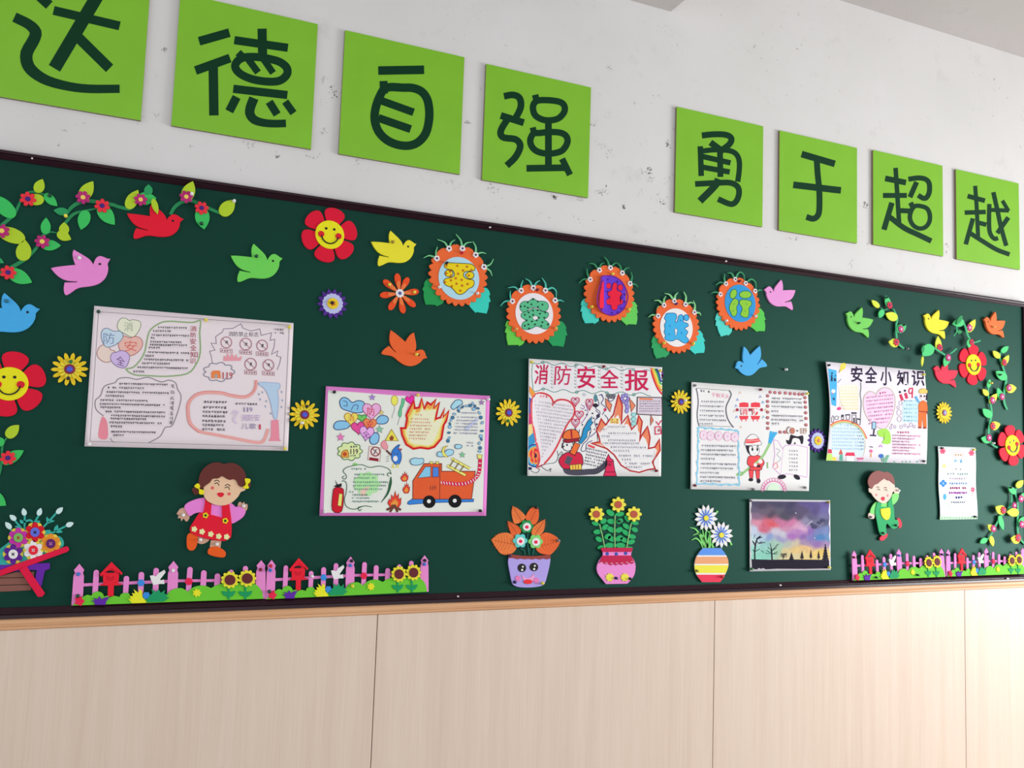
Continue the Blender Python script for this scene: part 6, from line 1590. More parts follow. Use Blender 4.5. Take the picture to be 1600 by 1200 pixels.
# ---------- poster 4: fireman with a hose
k = .88
d4f = lambda x, y: .007 * max(0, (1104 - x) / 25) ** 2
R4 = sheet('white poster of a small fireman holding a green hose', ((1080.3, 596.8), (1262.1, 610.5), (1263.7, 767.3), (1078.9, 764.4)), ink((238, 236, 242), k, .02), d4f, PD, lambda u, v: (2.2 * u * math.sin(math.pi * v), 0))
A4 = (1070, 590, 1200 / 190); SX4 = 568.4
X = lambda pts: [(p[0] + SX4, p[1]) for p in pts]
SL = ink((96, 96, 108), k); LB = ink((136, 200, 226), k); PKL = ink((236, 160, 196), k); G4 = ink((140, 140, 156), k)
def f(m):
    m.line([(112, 105), (128, 180), (132, 260), (122, 350), (128, 430), (142, 482)], 11, SL, smooth=4); m.line([(438, 125), (458, 165), (440, 215), (408, 290), (415, 380), (445, 445), (482, 492)], 12, SL, smooth=4); m.line([(112, 105), (438, 127)], 4, SL); m.line([(142, 476), (470, 484)], 4, SL)
    m.scrib(150, 130, 248, 142, 26, DK, 4); m.text('干粉灭火', 264, 148, 440, 190, ink((238, 120, 168), k), .1)
    m.block([(160, 395, 235), (148, 385, 280), (145, 388, 325), (145, 392, 372), (142, 412, 415), (145, 275, 455)], 24, G4, 3, .03, ink((200, 200, 212), k))
    m.cut('blue_bordered_panel')
    P = [(132, 492), (330, 505), (525, 522), (532, 780), (538, 1058), (330, 1055), (118, 1045), (130, 760)]
    E = []
    for a, b in zip(P, P[1:] + P[:1]):
        for i in range(8): E.append((a[0] + (b[0] - a[0]) * i / 8 + 5 * math.sin(i * 1.9), a[1] + (b[1] - a[1]) * i / 8 + 5 * math.cos(i * 1.9)))
    m.line(E, 13, LB, smooth=2, closed=True)
    for i, (x, y) in enumerate(E[::3]): m.line(ell(x, y, 11, 11, 8), 4, LB, closed=True)
    for x, y in ((186, 568), (254, 575), (336, 576), (421, 582), (495, 588)): m.shape(ell(x, y, 36, 44, 18), ink((244, 214, 228), k), PKL, 5, 0); m.scrib(x - 18, y, x + 18, y, 40, ink((236, 170, 200), k), 4)
    m.block([(170, 510, 672), (155, 478, 715), (158, 510, 757), (156, 300, 800), (160, 512, 850), (152, 505, 893), (150, 340, 938), (150, 500, 980), (152, 360, 1020)], 26, G4, 3, .02, ink((200, 206, 218), k))
part(R4, 'scroll_panel', A4, PD, d4f, f)
def f(m):
    RE = ink((232, 66, 80), k); BL = ink((36, 28, 44), k)
    for x in (584, 698):
        m.shape([(x - 46, 292), (x - 44, 250), (x, 243), (x + 44, 250), (x + 46, 292)], RE, None, n=0); m.text('消' if x < 600 else '防', x - 34, 300, x + 36, 372, RE, 0, .01); m.line([(x - 38, 305), (x - 30, 368)], 5, BL); m.shape([(x - 48, 378), (x + 46, 378), (x + 36, 412), (x - 36, 414)], RE, None, n=0); m.line([(x - 22, 414), (x - 20, 432)], 9, RE); m.line([(x + 18, 414), (x + 22, 432)], 9, RE)
    for x in (518, 643, 758): m.dot(x, 318, 16, ink((170, 50, 80), k))
    for x, y, c in ((520, 220, (120, 150, 220)), (490, 330, (230, 190, 160)), (545, 150, (240, 190, 160)), (505, 280, (130, 160, 220)), (510, 390, (120, 150, 220)), (555, 490, (240, 200, 170)), (745, 190, (130, 150, 200)), (770, 245, (90, 160, 220)), (800, 320, (240, 200, 140)), (775, 390, (140, 190, 210))): m.line([(x - 10, y + 12), (x, y - 12), (x + 12, y + 8)], 6, ink(c, k))
    m.cut('dotted_panel')
    DRR = ink((164, 84, 96), k)
    for x, y in ((275, 143), (322, 147), (370, 150), (425, 152), (473, 157), (517, 160), (560, 163), (595, 165), (250, 180), (250, 235), (250, 282), (250, 340), (250, 395), (252, 450), (252, 500), (620, 198), (622, 243), (625, 292), (627, 347), (630, 403), (630, 467), (375, 538), (420, 538)): m.dot(x + SX4, y, 16, DRR); m.dot(x + SX4 + 3, y - 2, 7, ink((210, 150, 150), k))
    m.block([(SX4 + a, SX4 + b, y) for a, b, y in ((290, 590, 205), (285, 592, 240), (288, 596, 285), (285, 360, 330), (288, 596, 375), (288, 606, 415), (288, 372, 452))], 26, G4, 3, .03, ink((200, 200, 212), k))
    m.line(X([(470, 485), (445, 500), (440, 540), (460, 552)]), 8, ink((120, 80, 70), k), smooth=3); m.dot(SX4 + 495, 525, 24, ink((190, 120, 100), k), ry=32); m.dot(SX4 + 545, 525, 8, ink((120, 80, 70), k)); m.text('119', SX4 + 570, 498, SX4 + 636, 556, ink((160, 110, 90), k))
part(R4, 'red_characters', A4, PD, d4f, f)
def f(m):
    RE = ink((236, 74, 80), k); BL = ink((34, 28, 44), k); GL = ink((152, 198, 132), k)
    for p in ([(268, 655), (275, 590), (282, 528)], [(268, 655), (300, 590), (338, 540)], [(268, 655), (285, 600), (312, 535)]): m.line(X(p), [30, 26, 22], ink((66, 170, 224), k), smooth=4)
    m.line(X([(-60, 960), (0, 945), (70, 890), (150, 830), (205, 770), (240, 710), (272, 648)]), 24, GL, smooth=4); m.shape(ell(SX4 - 20, 948, 26, 18, 12), None, ink((110, 170, 100), k), 7, 0)
    m.shape(X([(62, 905), (112, 912), (104, 992), (74, 994)]), RE, BL, 4, 0); m.shape(X([(128, 912), (172, 908), (168, 998), (140, 1002)]), RE, BL, 4, 0); m.dot(SX4 + 84, 1008, 24, BL, ry=16); m.dot(SX4 + 160, 1020, 20, BL, ry=24)
    m.shape(X([(58, 785), (100, 768), (145, 765), (182, 782), (217, 838), (195, 882), (182, 912), (80, 912), (75, 880), (48, 850)]), RE, BL, 5); m.line(X([(78, 880), (182, 885)]), 8, ink((150, 40, 50), k)); m.shape(X([(142, 862), (176, 862), (176, 882), (142, 882)]), BL, None, n=0)
    m.line(X([(120, 855), (160, 825), (200, 778)]), 24, GL, smooth=3); m.dot(SX4 + 178, 828, 22, ink((240, 226, 222), k)); m.dot(SX4 + 128, 862, 18, ink((240, 226, 222), k))
    m.shape(ell(SX4 + 112, 718, 56, 56, 22), ink((242, 234, 236), k), BL, 4, 0); m.shape(X([(30, 672), (70, 672), (64, 710), (82, 772), (50, 735)]), BL, None, n=0); m.shape(ell(SX4 + 99, 708, 10, 17, 12), BL, None, n=0); m.shape(ell(SX4 + 148, 708, 9, 17, 12), BL, None, n=0); m.line(X([(80, 670), (105, 688)]), 7, BL); m.line(X([(140, 690), (160, 672)]), 7, BL); m.line(X([(112, 748), (130, 750)]), 4, ink((220, 120, 120), k))
    m.shape(X([(25, 665), (36, 612), (70, 572), (105, 558), (140, 572), (168, 612), (188, 662), (100, 668)]), ink((240, 240, 244), k), ink((120, 110, 120), k), 5); m.shape(X([(34, 608), (90, 610), (160, 598), (176, 630), (100, 648), (28, 648)]), RE, None, n=0); m.line(X([(30, 628), (172, 616)]), 8, ink((240, 170, 170), k))
part(R4, 'fireman_drawing', A4, PD, d4f, f)
def f(m):
    BL = ink((34, 28, 44), k); PP = ink((206, 150, 206), k)
    m.shape(X([(430, 615), (460, 618), (475, 565), (510, 572), (550, 580), (598, 572), (600, 640), (580, 655), (560, 605), (500, 600), (480, 655), (445, 655)]), BL, None); m.dot(SX4 + 472, 645, 9, BL); m.dot(SX4 + 518, 648, 9, BL)
    m.shape(X([(398, 705), (420, 672), (520, 662), (642, 690), (638, 985), (540, 962), (440, 948), (378, 962), (300, 888), (320, 760), (308, 612), (350, 625), (388, 690)]), ink((240, 236, 246), k), PP, 6, 0); m.line(X([(400, 705), (378, 962)]), 4, PP)
    m.block([(SX4 + 455, SX4 + 550, 722 + 38 * i) for i in range(6)], 24, G4, 3, .03); m.line(X([(330, 700), (370, 720), (340, 760), (380, 800), (340, 840)]), 5, G4, smooth=3); m.line(X([(300, 880), (330, 840), (350, 880), (320, 900)]), 10, ink((244, 150, 160), k), smooth=3)
    m.shape(ell(SX4 + 390, 980, 42, 22, 16, -.15), BL, None, n=0); m.shape(ell(SX4 + 538, 982, 36, 22, 16, .6), BL, None, n=0)
    m.cut('scalloped_half_circle')
    m.shape(ell(SX4 + 310, 1112, 62, 70, 16, 0, math.pi, 2 * math.pi), ink((206, 238, 206), k), None, n=0)
    m.cut('scalloped_edge')
    arc = ell(SX4 + 310, 1112, 95, 88, 14, 0, math.pi, 2 * math.pi); m.line(arc, 6, ink((226, 110, 170), k))
    for x, y in ell(SX4 + 310, 1112, 112, 106, 12, 0, math.pi + .05, 2 * math.pi - .05): m.line(ell(x, y, 15, 17, 10), 4, ink((226, 110, 170), k), closed=True)
    m.cut('green_dash')
    m.line(X([(248, 835), (250, 895)]), 12, ink((140, 190, 120), k))
part(R4, 'newspaper_reader', A4, PD, d4f, f)

# ---------- poster 5: small safety tips, curling off the board at the left
k = .96
d5f = lambda x, y: .016 * max(0, (1340 - x) / 50) ** 2 + .004 * max(0, (x - 1425) / 25) ** 2
R5 = sheet('safety tips poster with black title, its left edge curling off', ((1290.1, 565.1), (1444.6, 579.1), (1447.5, 724.9), (1290.8, 719.6)), ink((234, 230, 250), k, .02), d5f, PD, lambda u, v: (6.0 * (1 - u) ** 2 * math.sin(math.pi * v) + 3.0 * u * math.sin(math.pi * v), 0))
A5 = (1280, 555, 1200 / 175); SX5 = 548.6
X = lambda pts: [(p[0] + SX5, p[1]) for p in pts]
INK5 = ink((44, 28, 66), k)
def f(m):
    m.text('安', 340, 118, 466, 288, INK5, 0, .02); m.text('全', 490, 122, 622, 298, INK5, 0, .02); m.text('小', SX5 + 108, 128, SX5 + 228, 325, INK5, 0, .02); m.text('知', SX5 + 284, 162, SX5 + 408, 328, INK5, 0, .02); m.text('识', SX5 + 442, 160, SX5 + 582, 332, INK5, 0, .02)
part(R5, 'title', A5, PD, d5f, f)
def f(m):
    m.poly([(96, 142), (140, 152), (186, 162), (190, 300), (186, 430), (182, 548), (150, 540), (132, 528), (118, 400), (108, 280)], ink((74, 178, 230), k))
    for y in (200, 235, 265): m.scrib(115, y, 185, y - 4, 42, ink((24, 30, 70), k), 7)
    m.dot(152, 385, 22, ink((226, 236, 246), k)); m.dot(142, 410, 8, ink((220, 80, 130), k)); m.scrib(135, 470, 180, 470, 40, ink((30, 60, 120), k), 6)
    m.shape([(218, 185), (228, 100), (262, 80), (292, 95), (278, 140)], ink((248, 216, 90), k), None, n=0); m.line([(208, 190), (225, 150)], 6, ink((150, 130, 140), k)); m.line([(200, 295), (235, 255)], 8, ink((150, 150, 180), k))
    m.cut('town_skyline')
    m.poly([(205, 330), (300, 310), (410, 320), (428, 450), (420, 590), (280, 590), (225, 480)], ink((244, 234, 222), k)); m.block([(215, 420, 350 + 32 * i) for i in range(8)], 22, ink((240, 224, 176), k), 4)
    m.shape(ell(213, 572, 24, 17, 12, -.3), ink((226, 70, 140), k), None, n=0); m.line([(445, 290), (448, 350), (440, 420), (450, 500), (446, 600), (440, 735)], 7, ink((70, 100, 90), k), smooth=3)
    BL = ink((46, 40, 60), k)
    for p in ([(135, 720), (135, 670), (150, 645), (160, 690), (150, 720)], [(165, 660), (190, 650), (210, 660), (200, 690), (175, 690)], [(240, 690), (240, 640), (262, 650), (262, 690)], [(285, 640), (330, 640), (325, 690), (295, 690)], [(352, 730), (352, 640), (395, 640), (395, 725)], [(405, 735), (405, 680), (440, 690), (440, 745)]): m.line(p, 5, BL, closed=True)
    m.line([(345, 620), (402, 620)], 16, BL); m.line([(280, 640), (330, 638)], 12, BL); m.line([(375, 670), (375, 720)], 14, BL); m.line([(240, 660), (262, 640)], 16, BL); m.line([(408, 680), (440, 690)], 14, BL)
part(R5, 'blue_banner', A5, PD, d5f, f)
def f(m):
    for off, c in ((0, (226, 90, 70)), (12, (244, 190, 120)), (22, (170, 200, 150))):
        m.line([(118 + off * .5, 752 + off), (190, 712 + off), (290, 700 + off), (395, 738 + off), (465 - off * .4, 805 + off * .6), (510 - off, 895)], 14, ink(c, k), smooth=4)
    m.poly([(125, 790), (200, 745), (300, 738), (400, 780), (470, 850), (490, 900), (480, 1080), (130, 1085)], ink((214, 230, 250), k)); m.scrib(215, 745, 350, 752, 30, ink((130, 190, 226), k), 5)
    m.block([(135, 440 + min(40, i * 12), 785 + 36 * i) for i in range(7)], 24, ink((160, 200, 226), k), 4, .02); m.line([(490, 900), (490, 1000), (470, 1085)], 6, ink((200, 190, 160), k), smooth=3)
    for p, c in (([(92, 1050), (98, 1005), (134, 1010), (138, 1050)], (214, 60, 90)), ([(75, 1128), (85, 1055), (140, 1055), (142, 1128)], (190, 226, 110)), ([(142, 1128), (142, 1090), (182, 1092), (182, 1132)], (244, 214, 90)), ([(207, 1062), (232, 1000), (256, 1062)], (206, 90, 80)), ([(218, 1130), (218, 1064), (252, 1064), (254, 1130)], (90, 170, 150)), ([(275, 1078), (290, 1042), (375, 1042), (386, 1080)], (226, 60, 96)), ([(292, 1132), (292, 1082), (370, 1082), (370, 1136)], (230, 240, 244)), ([(395, 1100), (478, 1098), (470, 1120), (410, 1118)], (206, 110, 140)), ([(415, 1138), (415, 1118), (460, 1118), (455, 1140)], (240, 180, 226))): m.cut('house'); m.shape(p, ink(c, k), None, n=0)
    m.cut('hydrant_figure')
    m.line([(580, 720), (590, 790), (582, 855)], 14, INK5); m.shape([(568, 715), (606, 715), (606, 790), (566, 790)], ink((160, 206, 232), k), INK5, 6, 0); m.line([(545, 858), (612, 862)], 15, INK5)
    m.cut('pink_figure')
    m.line([(540, 980), (575, 985)], 9, INK5); m.dot(556, 1028, 18, ink((240, 110, 160), k)); m.line([(556, 1050), (556, 1095)], 14, ink((248, 170, 110), k))
part(R5, 'rainbow_panel', A5, PD, d5f, f)
def f(m):
    H = [(608, 425, 1), (640, 372), (700, 346), (765, 368), (808, 440), (812, 540), (785, 655), (735, 755), (700, 797, 1), (620, 768), (540, 708), (485, 605), (470, 505), (490, 425), (540, 388), (588, 402)]
    m.shape(H, ink((238, 210, 234), k), ink((190, 178, 160), k), 9)
    m.scrib(640, 408, 720, 400, 28, ink((226, 70, 150), k), 5)
    m.block([(500 + 4 * i, min(790, 800 - max(0, i - 4) * 20), 455 + 40 * i) for i in range(8)], 24, ink((236, 150, 200), k), 4, -.1)
part(R5, 'pink_heart', A5, PD, d5f, f)
def f(m):
    RE = ink((206, 50, 90), k); OR = ink((240, 120, 60), k)
    for x0, y0, x1, y1 in ((320, 420, 345, 485), (374, 405, 392, 465)): m.line(X([(x0, y0), (x1, y1)]), 30, RE); m.dot(SX5 + x0 - 4, y0 - 25, 13, INK5)
    m.line(X([(445, 355), (420, 360), (412, 395), (430, 412), (450, 390), (452, 355), (448, 460)]), 14, RE, smooth=3)
    m.poly(X([(345, 500), (430, 475), (520, 500), (528, 620), (505, 720), (345, 715)]), ink((198, 226, 246), k)); m.block([(SX5 + 355, SX5 + 500, 490 + 42 * i) for i in range(6)], 26, ink((146, 200, 222), k), 4, .02)
    for x, y, r in ((322, 512, 17), (298, 560, 13), (308, 615, 24), (310, 685, 22), (218, 778, 12), (262, 768, 12), (330, 768, 14), (370, 752, 12), (435, 745, 16), (470, 765, 12), (405, 770, 8), (230, 745, 7)): m.line(ell(SX5 + x, y, r, r * 1.3, 12), 5, ink((170, 150, 180), k), closed=True)
    m.cut('fireman_drawing')
    m.shape(X([(512, 610), (602, 615), (604, 785), (568, 788), (558, 660), (548, 785), (515, 785)]), OR, None, n=0); m.shape(X([(520, 520), (560, 488), (600, 505), (612, 560), (602, 618), (525, 615), (515, 560)]), OR, ink((180, 80, 40), k), 4); m.line(X([(520, 600), (600, 608)]), 10, ink((150, 60, 40), k)); m.line(X([(600, 600), (620, 635)]), 10, ink((120, 70, 60), k))
    m.shape(ell(SX5 + 566, 440, 36, 44, 18), ink((246, 222, 226), k), None, n=0); m.shape(X([(590, 430), (612, 420), (610, 480), (595, 485)]), INK5, None, n=0); m.dot(SX5 + 543, 438, 9, INK5, ry=12); m.dot(SX5 + 578, 440, 8, INK5, ry=12); m.shape(X([(525, 405), (530, 370), (570, 358), (606, 372), (608, 405)]), ink((236, 206, 110), k), ink((170, 130, 60), k), 4)
    m.shape(X([(470, 450), (495, 435), (530, 500), (520, 515)]), ink((100, 176, 222), k), None, n=0); m.dot(SX5 + 530, 775, 18, ink((150, 60, 50), k), ry=10); m.dot(SX5 + 582, 778, 18, ink((150, 60, 50), k), ry=10)
    m.cut('green_lawn_and_text')
    m.shape(X([(78, 815), (120, 792), (175, 790), (215, 845), (212, 945), (125, 942), (150, 890), (90, 865)]), ink((166, 226, 90), k), None)
    m.scrib(SX5 + 285, 828, SX5 + 420, 828, 28, ink((240, 120, 170), k), 5); m.block([(SX5 + 235, SX5 + 540 - (i % 3) * 60, 860 + 32 * i) for i in range(7)], 24, ink((240, 170, 204), k), 4, .03, ink((214, 226, 240), k))
    m.dot(SX5 + 118, 1080, 28, ink((60, 110, 200), k), ry=22); m.line(X([(118, 1100), (130, 1140)]), 10, ink((90, 170, 130), k))
    for x0, x1 in ((200, 165), (185, 150), (140, 150), (350, 345), (380, 395), (260, 262), (430, 425), (500, 510)): m.line(X([(x0, 1070 if x0 < 210 else 1135), (x1, 1150)]), 12, ink((120, 190, 160), k))
    m.line(X([(95, 985), (115, 962), (132, 985)]), 10, ink((226, 170, 220), k))
part(R5, 'emergency_number', A5, PD, d5f, f)

# ---------- poster 6: watercolour of dusk
k = 1.22
d6f = lambda x, y: .006 * max(0, (1195 - x) / 25) ** 2
R6 = sheet('watercolour painting of a colourful dusk sky over bare trees', ((1170.8, 779.9), (1297, 781.6), (1297.8, 890.6), (1171.4, 892.8)), ink((240, 238, 246), k, .02), d6f, PD, name='painting', cat='painting', group=None)
A6 = (1160, 770, 1385 / 150)
samples = [(150, 140, (70, 66, 100)), (300, 180, (74, 64, 96)), (500, 170, (70, 66, 104)), (700, 160, (62, 58, 100)), (950, 160, (96, 82, 150)), (1200, 160, (108, 92, 172)), (160, 250, (96, 88, 122)), (330, 260, (110, 98, 120)), (520, 260, (96, 94, 116)), (700, 270, (70, 66, 100)), (850, 260, (88, 78, 118)), (1050, 250, (92, 76, 140)), (1220, 270, (116, 110, 176)),
           (180, 340, (140, 110, 140)), (400, 320, (84, 70, 96)), (620, 330, (78, 74, 96)), (800, 350, (88, 80, 112)), (1000, 330, (98, 94, 134)), (1200, 350, (122, 120, 170)), (200, 420, (230, 150, 176)), (350, 420, (232, 110, 136)), (430, 460, (238, 96, 112)), (330, 510, (226, 110, 140)), (560, 440, (214, 124, 168)), (700, 430, (222, 130, 180)), (780, 480, (232, 170, 206)), (620, 500, (220, 150, 190)), (950, 400, (150, 146, 180)), (1050, 450, (110, 112, 150)), (1180, 420, (92, 92, 132)),
           (180, 540, (206, 222, 244)), (450, 570, (222, 216, 236)), (600, 590, (214, 216, 232)), (860, 520, (230, 180, 216)), (800, 570, (196, 140, 206)), (950, 540, (150, 110, 196)), (1080, 560, (124, 140, 200)), (1220, 560, (130, 150, 206)), (700, 620, (186, 120, 204)), (850, 640, (150, 110, 190)), (1000, 640, (140, 130, 200)), (1120, 640, (76, 140, 206)), (1220, 660, (110, 160, 210)), (380, 640, (150, 176, 226)), (250, 640, (190, 220, 240)), (560, 670, (170, 170, 214)), (150, 700, (200, 232, 236)),
           (350, 740, (160, 222, 214)), (500, 740, (176, 216, 196)), (620, 730, (196, 206, 190)), (760, 740, (222, 210, 180)), (900, 730, (176, 150, 190)), (1050, 740, (160, 120, 190)), (1180, 760, (180, 150, 200)), (200, 820, (160, 232, 214)), (330, 880, (150, 226, 206)), (480, 860, (176, 224, 190)), (620, 830, (232, 216, 160)), (780, 820, (246, 214, 140)), (900, 800, (246, 206, 140)), (1050, 850, (250, 216, 130)), (1150, 860, (252, 214, 110)), (1230, 900, (250, 226, 150)), (250, 940, (150, 230, 206)), (700, 930, (236, 222, 170)), (900, 930, (248, 222, 150)), (1100, 940, (252, 226, 150))]
def paint():
    m = bpy.data.materials.new('watercolour')
    nt, b = nodes(m)
    at = nt.nodes.new('ShaderNodeVertexColor'); at.layer_name = 'paint'
    tc = nt.nodes.new('ShaderNodeTexCoord')
    n = noise(nt, 90, 4, tc.outputs['Object'], 0.7)
    rr = ramp(nt, n.outputs['Fac'], [(0.3, (0.8, 0.8, 0.82)), (0.7, (1.12, 1.1, 1.1))]).outputs['Color']
    nt.links.new(mixc(nt, 'MULTIPLY', 0.7, at.outputs['Color'], rr), b.inputs['Base Color'])
    b.inputs['Roughness'].default_value = 0.8
    return m
def f(m):
    mi = m.m(paint()); nx, ny = 56, 42
    x0, x1, y0, y1 = 128, 1246, 122, 965
    m.cols = []
    lf = m.next()
    for j in range(ny + 1):
        for i in range(nx + 1):
            x = x0 + (x1 - x0) * i / nx; y = y0 + (y1 - y0) * j / ny
            X_ = x + (18 * (j / ny)) * (i / nx) + (6 * math.sin(j * .7) if i in (0, nx) else 0); Y_ = y + 10 * (i / nx) * (1 - j / ny)
            q = m.W((X_, Y_), m.d + lf); m.v.append((q[0], -q[2], q[1]))
            sw = 0; sc_ = [0, 0, 0]
            wx = x + 30 * math.sin(y * .021 + x * .013); wy = y + 14 * math.sin(x * .017)
            for a, b_, c in samples:
                w_ = 1 / (((wx - a) ** 2 + 1.6 * (wy - b_) ** 2) ** 2 + 2e4)
                sw += w_
                for t in range(3): sc_[t] += w_ * lin(c[t])
            m.cols.append([min(.92, v / sw / k) for v in sc_])
    for j in range(ny):
        for i in range(nx):
            a = j * (nx + 1) + i
            m.f.append((a, a + nx + 1, a + nx + 2, a + 1)); m.mi.append(mi)
m6 = Ink(A6, PD + .0005, d6f); f(m6); cols6 = m6.cols
o6 = m6.build('painted_sky', R6)
ca = o6.data.color_attributes.new('paint', 'FLOAT_COLOR', 'POINT')
for i, c in enumerate(cols6): ca.data[i].color = (*c, 1)
def f(m):
    NVY = ink((24, 17, 44), k)
    m.poly([(132, 958), (400, 966), (800, 962), (1252, 968), (1256, 1090), (900, 1098), (500, 1096), (340, 1104), (300, 1086), (268, 1098), (240, 1084), (210, 1106), (140, 1100)], NVY)
    m.cut('bare_tree')
    def tree(p, w_):
        if p[0] == (430, 965): m.cut('bare_tree')
        m.line(p, w_, NVY)
    for p, w_ in (([(180, 965), (178, 850), (190, 740), (215, 660), (260, 630)], 20), ([(180, 860), (150, 820)], 10), ([(185, 770), (145, 690)], 10), ([(190, 740), (150, 700)], 8), ([(215, 665), (290, 640)], 10), ([(205, 700), (240, 730), (330, 715)], 10), ([(182, 850), (250, 810)], 9), ([(235, 730), (290, 700)], 7), ([(240, 640), (265, 622)], 14), ([(270, 830), (310, 862)], 7), ([(165, 660), (185, 600)], 5),
                  ([(430, 965), (424, 880), (418, 800)], 18), ([(424, 880), (350, 830)], 7), ([(420, 850), (515, 740)], 8), ([(418, 810), (405, 730)], 7), ([(424, 890), (510, 850)], 8), ([(455, 885), (510, 880)], 7), ([(400, 810), (370, 785)], 6), ([(335, 870), (395, 880)], 6), ([(440, 830), (500, 790)], 5)): tree(p, w_)
    m.cut('bush')
    for x in (560, 590, 620, 645): m.line([(590, 960), (592, 925), (x, 870)], 7, NVY)
    m.line(ell(600, 905, 42, 26, 14), 6, NVY, closed=True)
    for x, b_, h_, w_ in ((710, 965, 105, 74), (862, 950, 112, 62), (990, 935, 115, 44), (1102, 945, 110, 46), (1200, 970, 240, 100)):
        m.cut('fir_tree'); pts = []
        for i in range(6):
            t = i / 6; pts.append((x + w_ / 2 * (t + .18), b_ - h_ + h_ * (t + .13))); pts.append((x + w_ / 2 * (t * .7 + .05), b_ - h_ + h_ * (t + .15)))
        m.poly([(x, b_ - h_)] + pts + [(2 * x - p[0], p[1]) for p in reversed(pts)], NVY); m.line([(x, b_ - 20), (x, b_ + 18)], 9, NVY)
    m.cut('shooting_star')
    m.line([(900, 492), (1008, 402)], 9, ink((226, 222, 240), k)); m.line([(1105, 490), (1170, 430)], 7, ink((170, 166, 196), k)); m.dot(770, 292, 9, ink((226, 222, 240), k)); m.dot(1042, 652, 9, ink((230, 236, 246), k))
    m.cut('dark_cloud')
    for x, y, r in ((1040, 490, 45), (1160, 400, 36), (1110, 430, 30), (1010, 455, 26)): m.shape(cloud(x, y, r, r * .7, 7), ink((78, 78, 116), k), None, n=0)
part(R6, 'dark_ground', A6, PD + .0004, d6f, f)

# ---------- poster 7: small narrow notice
k = 1.0
d7f = lambda x, y: .0045 * (1528 - x) / 60
R7 = sheet('small narrow white notice with balloons and lines of coloured text', ((1465.2, 697.2), (1523.7, 699.4), (1527.1, 811.1), (1468.4, 812.2)), ink((232, 242, 252), k, .02), d7f, PD, lambda u, v: (.7 * math.sin(v * 9), 0), name='notice', cat='notice')
A7 = (1450, 690, 1200 / 130)
def f(m):
    for x, y in ((212, 138), (628, 165)): m.shape(lobed(x, y, 46, 6, .3), ink((246, 110, 140), k), None, n=0); m.dot(x, y, 15, ink((220, 60, 100), k))
    m.line([(250, 110), (320, 128), (400, 118), (480, 140), (590, 146)], 5, ink((236, 190, 226), k), smooth=3)
    m.line(ell(440, 195, 78, 46, 24), 5, ink((250, 170, 190), k), closed=True); m.scrib(385, 195, 496, 197, 36, ink((226, 160, 60), k), 8)
    m.scrib(370, 285, 510, 285, 66, ink((110, 180, 232), k), 8)
    m.line(cloud(600, 298, 60, 55, 6), 4, ink((200, 206, 222), k), closed=True)
    m.shape(lobed(235, 350, 30, 5, .3), ink((250, 236, 150), k), None, n=0); m.shape(lobed(220, 602, 52, 4, .4), ink((60, 140, 220), k), None, n=0); m.dot(220, 602, 14, ink((160, 206, 246), k))
    m.shape(ell(243, 796, 23, 44, 16), ink((90, 180, 236), k), None, n=0); m.line([(240, 842), (245, 960)], 3, ink((200, 210, 226), k)); m.shape(ell(646, 692, 26, 34, 16), ink((240, 90, 130), k), None, n=0); m.dot(640, 690, 10, ink((250, 190, 206), k)); m.line([(642, 728), (645, 800)], 4, ink((236, 170, 190), k)); m.line([(290, 890), (312, 970)], 4, ink((210, 206, 222), k)); m.line([(632, 450), (630, 550)], 4, ink((200, 210, 226), k))
    m.poly([(172, 1078), (400, 1092), (640, 1090), (708, 1075), (712, 1112), (172, 1125)], ink((196, 236, 200), k))
    for x in range(190, 700, 42): m.line([(x, 1112), (x + 18, 1090)], 8, ink((80, 176, 110), k))
part(R7, 'printed_decorations', A7, PD, d7f, f)
def f(m):
    for x0, x1, y, h, c, wd in ((380, 425, 400, 34, (150, 150, 165), 6), (452, 496, 402, 34, (150, 150, 165), 6), (272, 388, 466, 36, (140, 160, 170), 6), (418, 580, 470, 36, (130, 165, 165), 6), (310, 540, 536, 36, (190, 160, 185), 6), (302, 566, 605, 36, (130, 160, 222), 7), (314, 552, 670, 34, (180, 50, 130), 11), (302, 562, 740, 34, (176, 60, 186), 11), (392, 502, 806, 34, (70, 60, 150), 12), (332, 540, 876, 34, (150, 150, 170), 7)):
        m.scrib(x0, y, x1, y, h, ink(c, k), wd)
part(R7, 'lettering', A7, PD, d7f, f)

